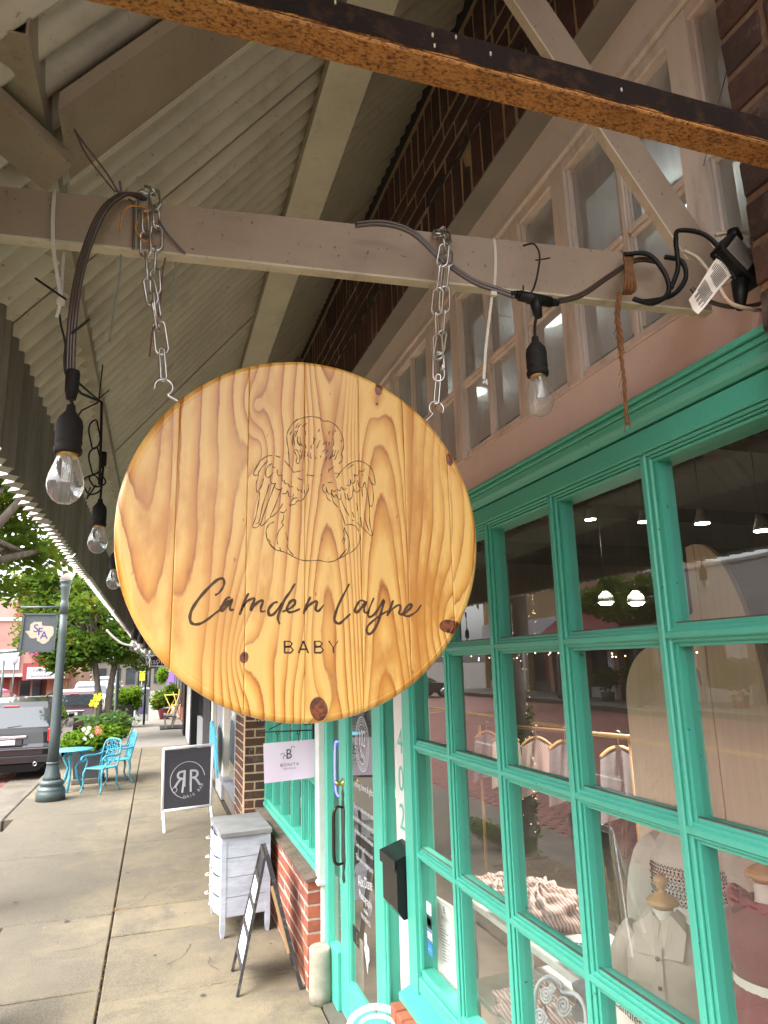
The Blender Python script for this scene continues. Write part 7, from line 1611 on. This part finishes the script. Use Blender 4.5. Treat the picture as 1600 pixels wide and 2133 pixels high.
# far trees
labs = ['hazy yellow green tree above the coral building', 'tall pale green tree behind the theatre roof', 'far tree rising left of the lamp globe', 'distant tree over the low pale building', 'distant tree at the end of the shop row', 'far round tree behind the white cars', 'far tree beyond the coral roof at the left edge']
for i, (x, y, z, r, n) in enumerate(((-12,66,5.5,3.2,2600),(-8.2,70,5.0,2.6,2200),(-15.5,60,6.5,3.6,2600),(-2.5,72,3.5,2.4,2000),(1.6,68,3.2,2.0,1800),(-5.2,76,3.8,2.6,2000),(-20,62,5.5,3.5,2000))):
    rs = random.Random(30+i); tree(labs[i], (x,y,-.2), [[(x,y,-.2),(x+.1,y,z*.4),(x,y,z*.7)]], cl(x, y, z, r, r*.7, r*.62, 14, r*.34), n, .28, 'leaf_lime' if i in (0,1,2,6) else 'leaf_fern', 40+i, name='tree', tr=.22)
b = leaves(9000, [((-30+i*5,95,3.0),(4,3,2.6)) for i in range(14)], .5, 77); o = link('far_woods', b.mesh('far_woods', M['leaf_fern'])); o['kind'] = 'stuff'; o['label'] = 'far hazy wood closing the end of the street'
hg = single('hanging_basket', leaves(700, [((.35,36,1.55),(.28,.3,.3)),((.3,36,1.3),(.2,.2,.25))], .09, 60), M['leaf_lime'], 'lime green hanging basket far down the walk', 'plant', V3(.35,36,1.5))
# ================================================================== OPPOSITE SIDE, SEEN IN THE GLASS
def opp(label, y0, y1, zt_, m, cat='building', fascia=None, bays=3, aw_=None, name='shop_building', lo=2.7):
    t = thing(name, label, cat, (-18.4, (y0+y1)/2, 0)); part('wall', MB().box(-26,-18.45,y0,y1,lo,zt_), m, t); wd = (y1-y0)/bays
    part('parapet', MB().cbox(-26,-18.35,y0,y1,zt_,zt_+.15,.03), M['white_trim'], t)
    for i in range(bays+1): y = y0+i*wd; part('pier', MB().box(-19,-18.42,max(y0,y-.18),min(y1,y+.18),0,lo), m, t)
    for i in range(bays): part('shop_window', MB().box(-18.9,-18.8,y0+i*wd+.18,y0+(i+1)*wd-.18,.5,lo), M['win_dark'], t); part('riser', MB().box(-18.9,-18.7,y0+i*wd+.18,y0+(i+1)*wd-.18,0,.5), M['white_trim'] if i % 2 else M['in_wall'], t); part('door', MB().box(-18.79,-18.75,y0+i*wd+.3,y0+i*wd+1.1,0,2.2), M['white_panel'] if i % 2 else M['shop_red'], t)
    if aw_: part('awning', MB().prism([(-18.4,y0+.1,lo+1.2),(-16.6,y0+.1,lo+.1),(-16.6,y0+.1,lo),(-18.4,y0+.1,lo)], (0,y1-y0-.2,0)), M[aw_], t)
    if fascia: part('fascia', MB().box(-18.44,-18.3,y0,y1,lo,lo+1.3), M[fascia], t)
    return t
M['slate_blue'] = painted('slate_blue_metal_roof', (.14,.17,.19), (.11,.13,.15), 2, .5, .15, world=True)
opp('brown brick building opposite the near window', -14, 4, 6.5, M['in_wall'], aw_='slate_blue'); opp('building opposite with slate blue sloping awning', 4, 17.5, 7.0, M['gutter'], aw_='slate_blue', bays=4); opp('white fronted building opposite with round wall lamps', 17.5, 25, 5.2, M['white_trim'], fascia='white_trim'); opp('red trimmed shop opposite past the white front', 25, 33, 6.0, M['peach'], aw_='shop_red'); opp('long tan building opposite down the street', 33, 43, 5.5, M['tan'], fascia='pale_sign', bays=4)
b = MB(); text_mb(b, 'HOME & GIFT ITEMS', .30, (-18.25,16.2,1.9), (0,1,0), (0,0,1)); ow = single('window_lettering', b, M['decal'], 'white HOME & GIFT ITEMS lettering on the shop opposite', 'lettering', V3(-18.2,16.2,1.9))
for i, (y, s_) in enumerate(((11.5,.5),(19.2,.7),(24.5,.75),(26.8,.6),(14.2,.55))):
    t = thing('street_shrub', ('round shrub by the slate awning shop opposite','yellow green shrub before the white front opposite','tall dark shrub left of the white front opposite','shrub beside the red awning opposite','low shrub at the kerb opposite')[i], 'shrub', (-17.2,y,0)); part('pot', MB().lathe([(.25,0),(.32,.4)], (-17.2,y,0), 12), M['gutter'], t); part('foliage', leaves(900, [((-17.2,y,.4+s_),(s_*.8,s_,s_*.7))], .12, 90+i), M['leaf'] if i % 2 else M['leaf_dark'], t)
cone = thing('traffic_cone', 'orange traffic cone with pale bands on the opposite walk', 'traffic cone', (-17.0,19.0,0)); part('shaft', MB().lathe([(.14,.03),(.03,.75)], (-17.0,19.0,0), 16), plain('cone_orange', (.80,.14,.02), .5), cone); part('band', MB().lathe([(.112,.24),(.088,.38)], (-17.0,19.0,0), 16).lathe([(.078,.46),(.062,.56)], (-17.0,19.0,0), 16), M['decal'], cone); part('base', MB().box(-17.2,-16.8,18.8,19.2,0,.03), M['black'], cone)
for i, (y, x) in enumerate(((28,-15.7),(9,-15.7))): t = thing('street_lamp', ('lamp post across the street near the red awning','lamp post across the street by the slate awning')[i], 'street lamp', (x,y,0)); part('shaft', MB().lathe([(.16,0),(.1,.3),(.06,.6),(.05,3.3)], (x,y,0), 14), M['post_green'], t); part('globe', MB().lathe([(.06,3.3),(.16,3.5),(.1,3.85),(.01,3.9)], (x,y,0), 14), M['pale_sign'], t)
rs = random.Random(51); tree('tree across the street beside the white front', (-15.9,23,0), [[(-15.9,23,0),(-15.9,23,2.4)]], cl(-15.9,23,4.2,1.6,1.6,1.1,14,.6), 3500, .14, 'leaf', 61, name='tree', tr=.12)
rs = random.Random(52); tree('tree across the street opposite the near window', (-15.9,13,0), [[(-15.9,13,0),(-15.9,13,2.6)]], cl(-15.9,13,4.6,1.6,1.7,1.0,12,.6), 3000, .14, 'leaf', 62, name='tree', tr=.12)
# A board of the candle shop, seen only in the window glass
ab = thing('sandwich_board', 'white edged chalkboard listing wax melts, mirrored in the near window', 'sandwich board', (-.97,4.6,0))
q0, q1 = V3(-.99,4.36,.69), V3(-1.0,4.80,.69); r0, r1 = V3(-.90,4.14,0), V3(-.92,4.58,0); bq = [q0,q1,r1,r0]
def aq(u, v, o=0): return q0.lerp(q1,u).lerp(r0.lerp(r1,u),v)+V3(o,-o*.5,0)
part('board', MB().prism([aq(.04,.04),aq(.96,.04),aq(.96,.80),aq(.04,.80)], (-.01,.005,0)), M['board_dark'], ab)
b = MB()
for p, q in ((aq(0,0),aq(1,0)),(aq(0,.83),aq(1,.83)),(aq(0,0),aq(0,1)),(aq(1,0),aq(1,1))): b.bar(p, q, .032, .018, (1,-.5,.2))
part('frame', b, M['white_metal'], ab); part('rear_leg', MB().bar(q0,V3(-1.25,4.45,0),.022,.018,(0,1,0)).bar(q1,V3(-1.27,4.88,0),.022,.018,(0,1,0)), M['white_trim'], ab)
xd = (q1-q0).normalized(); yd = (q0-r0).normalized(); b = MB()
for s_, v, h_ in (('K', .24, .20), ('UNIQUE', .36, .055), ('PEARLS', .43, .055), ('jewelry', .50, .05), ('WAX MELTS', .57, .05), ('FRESHIES', .63, .05), ('home CLEAN', .70, .045), ('candles', .78, .03)): text_mb(b, s_, h_, aq(.5,v,.004), xd, yd)
part('lettering', b, M['white_metal'], ab)
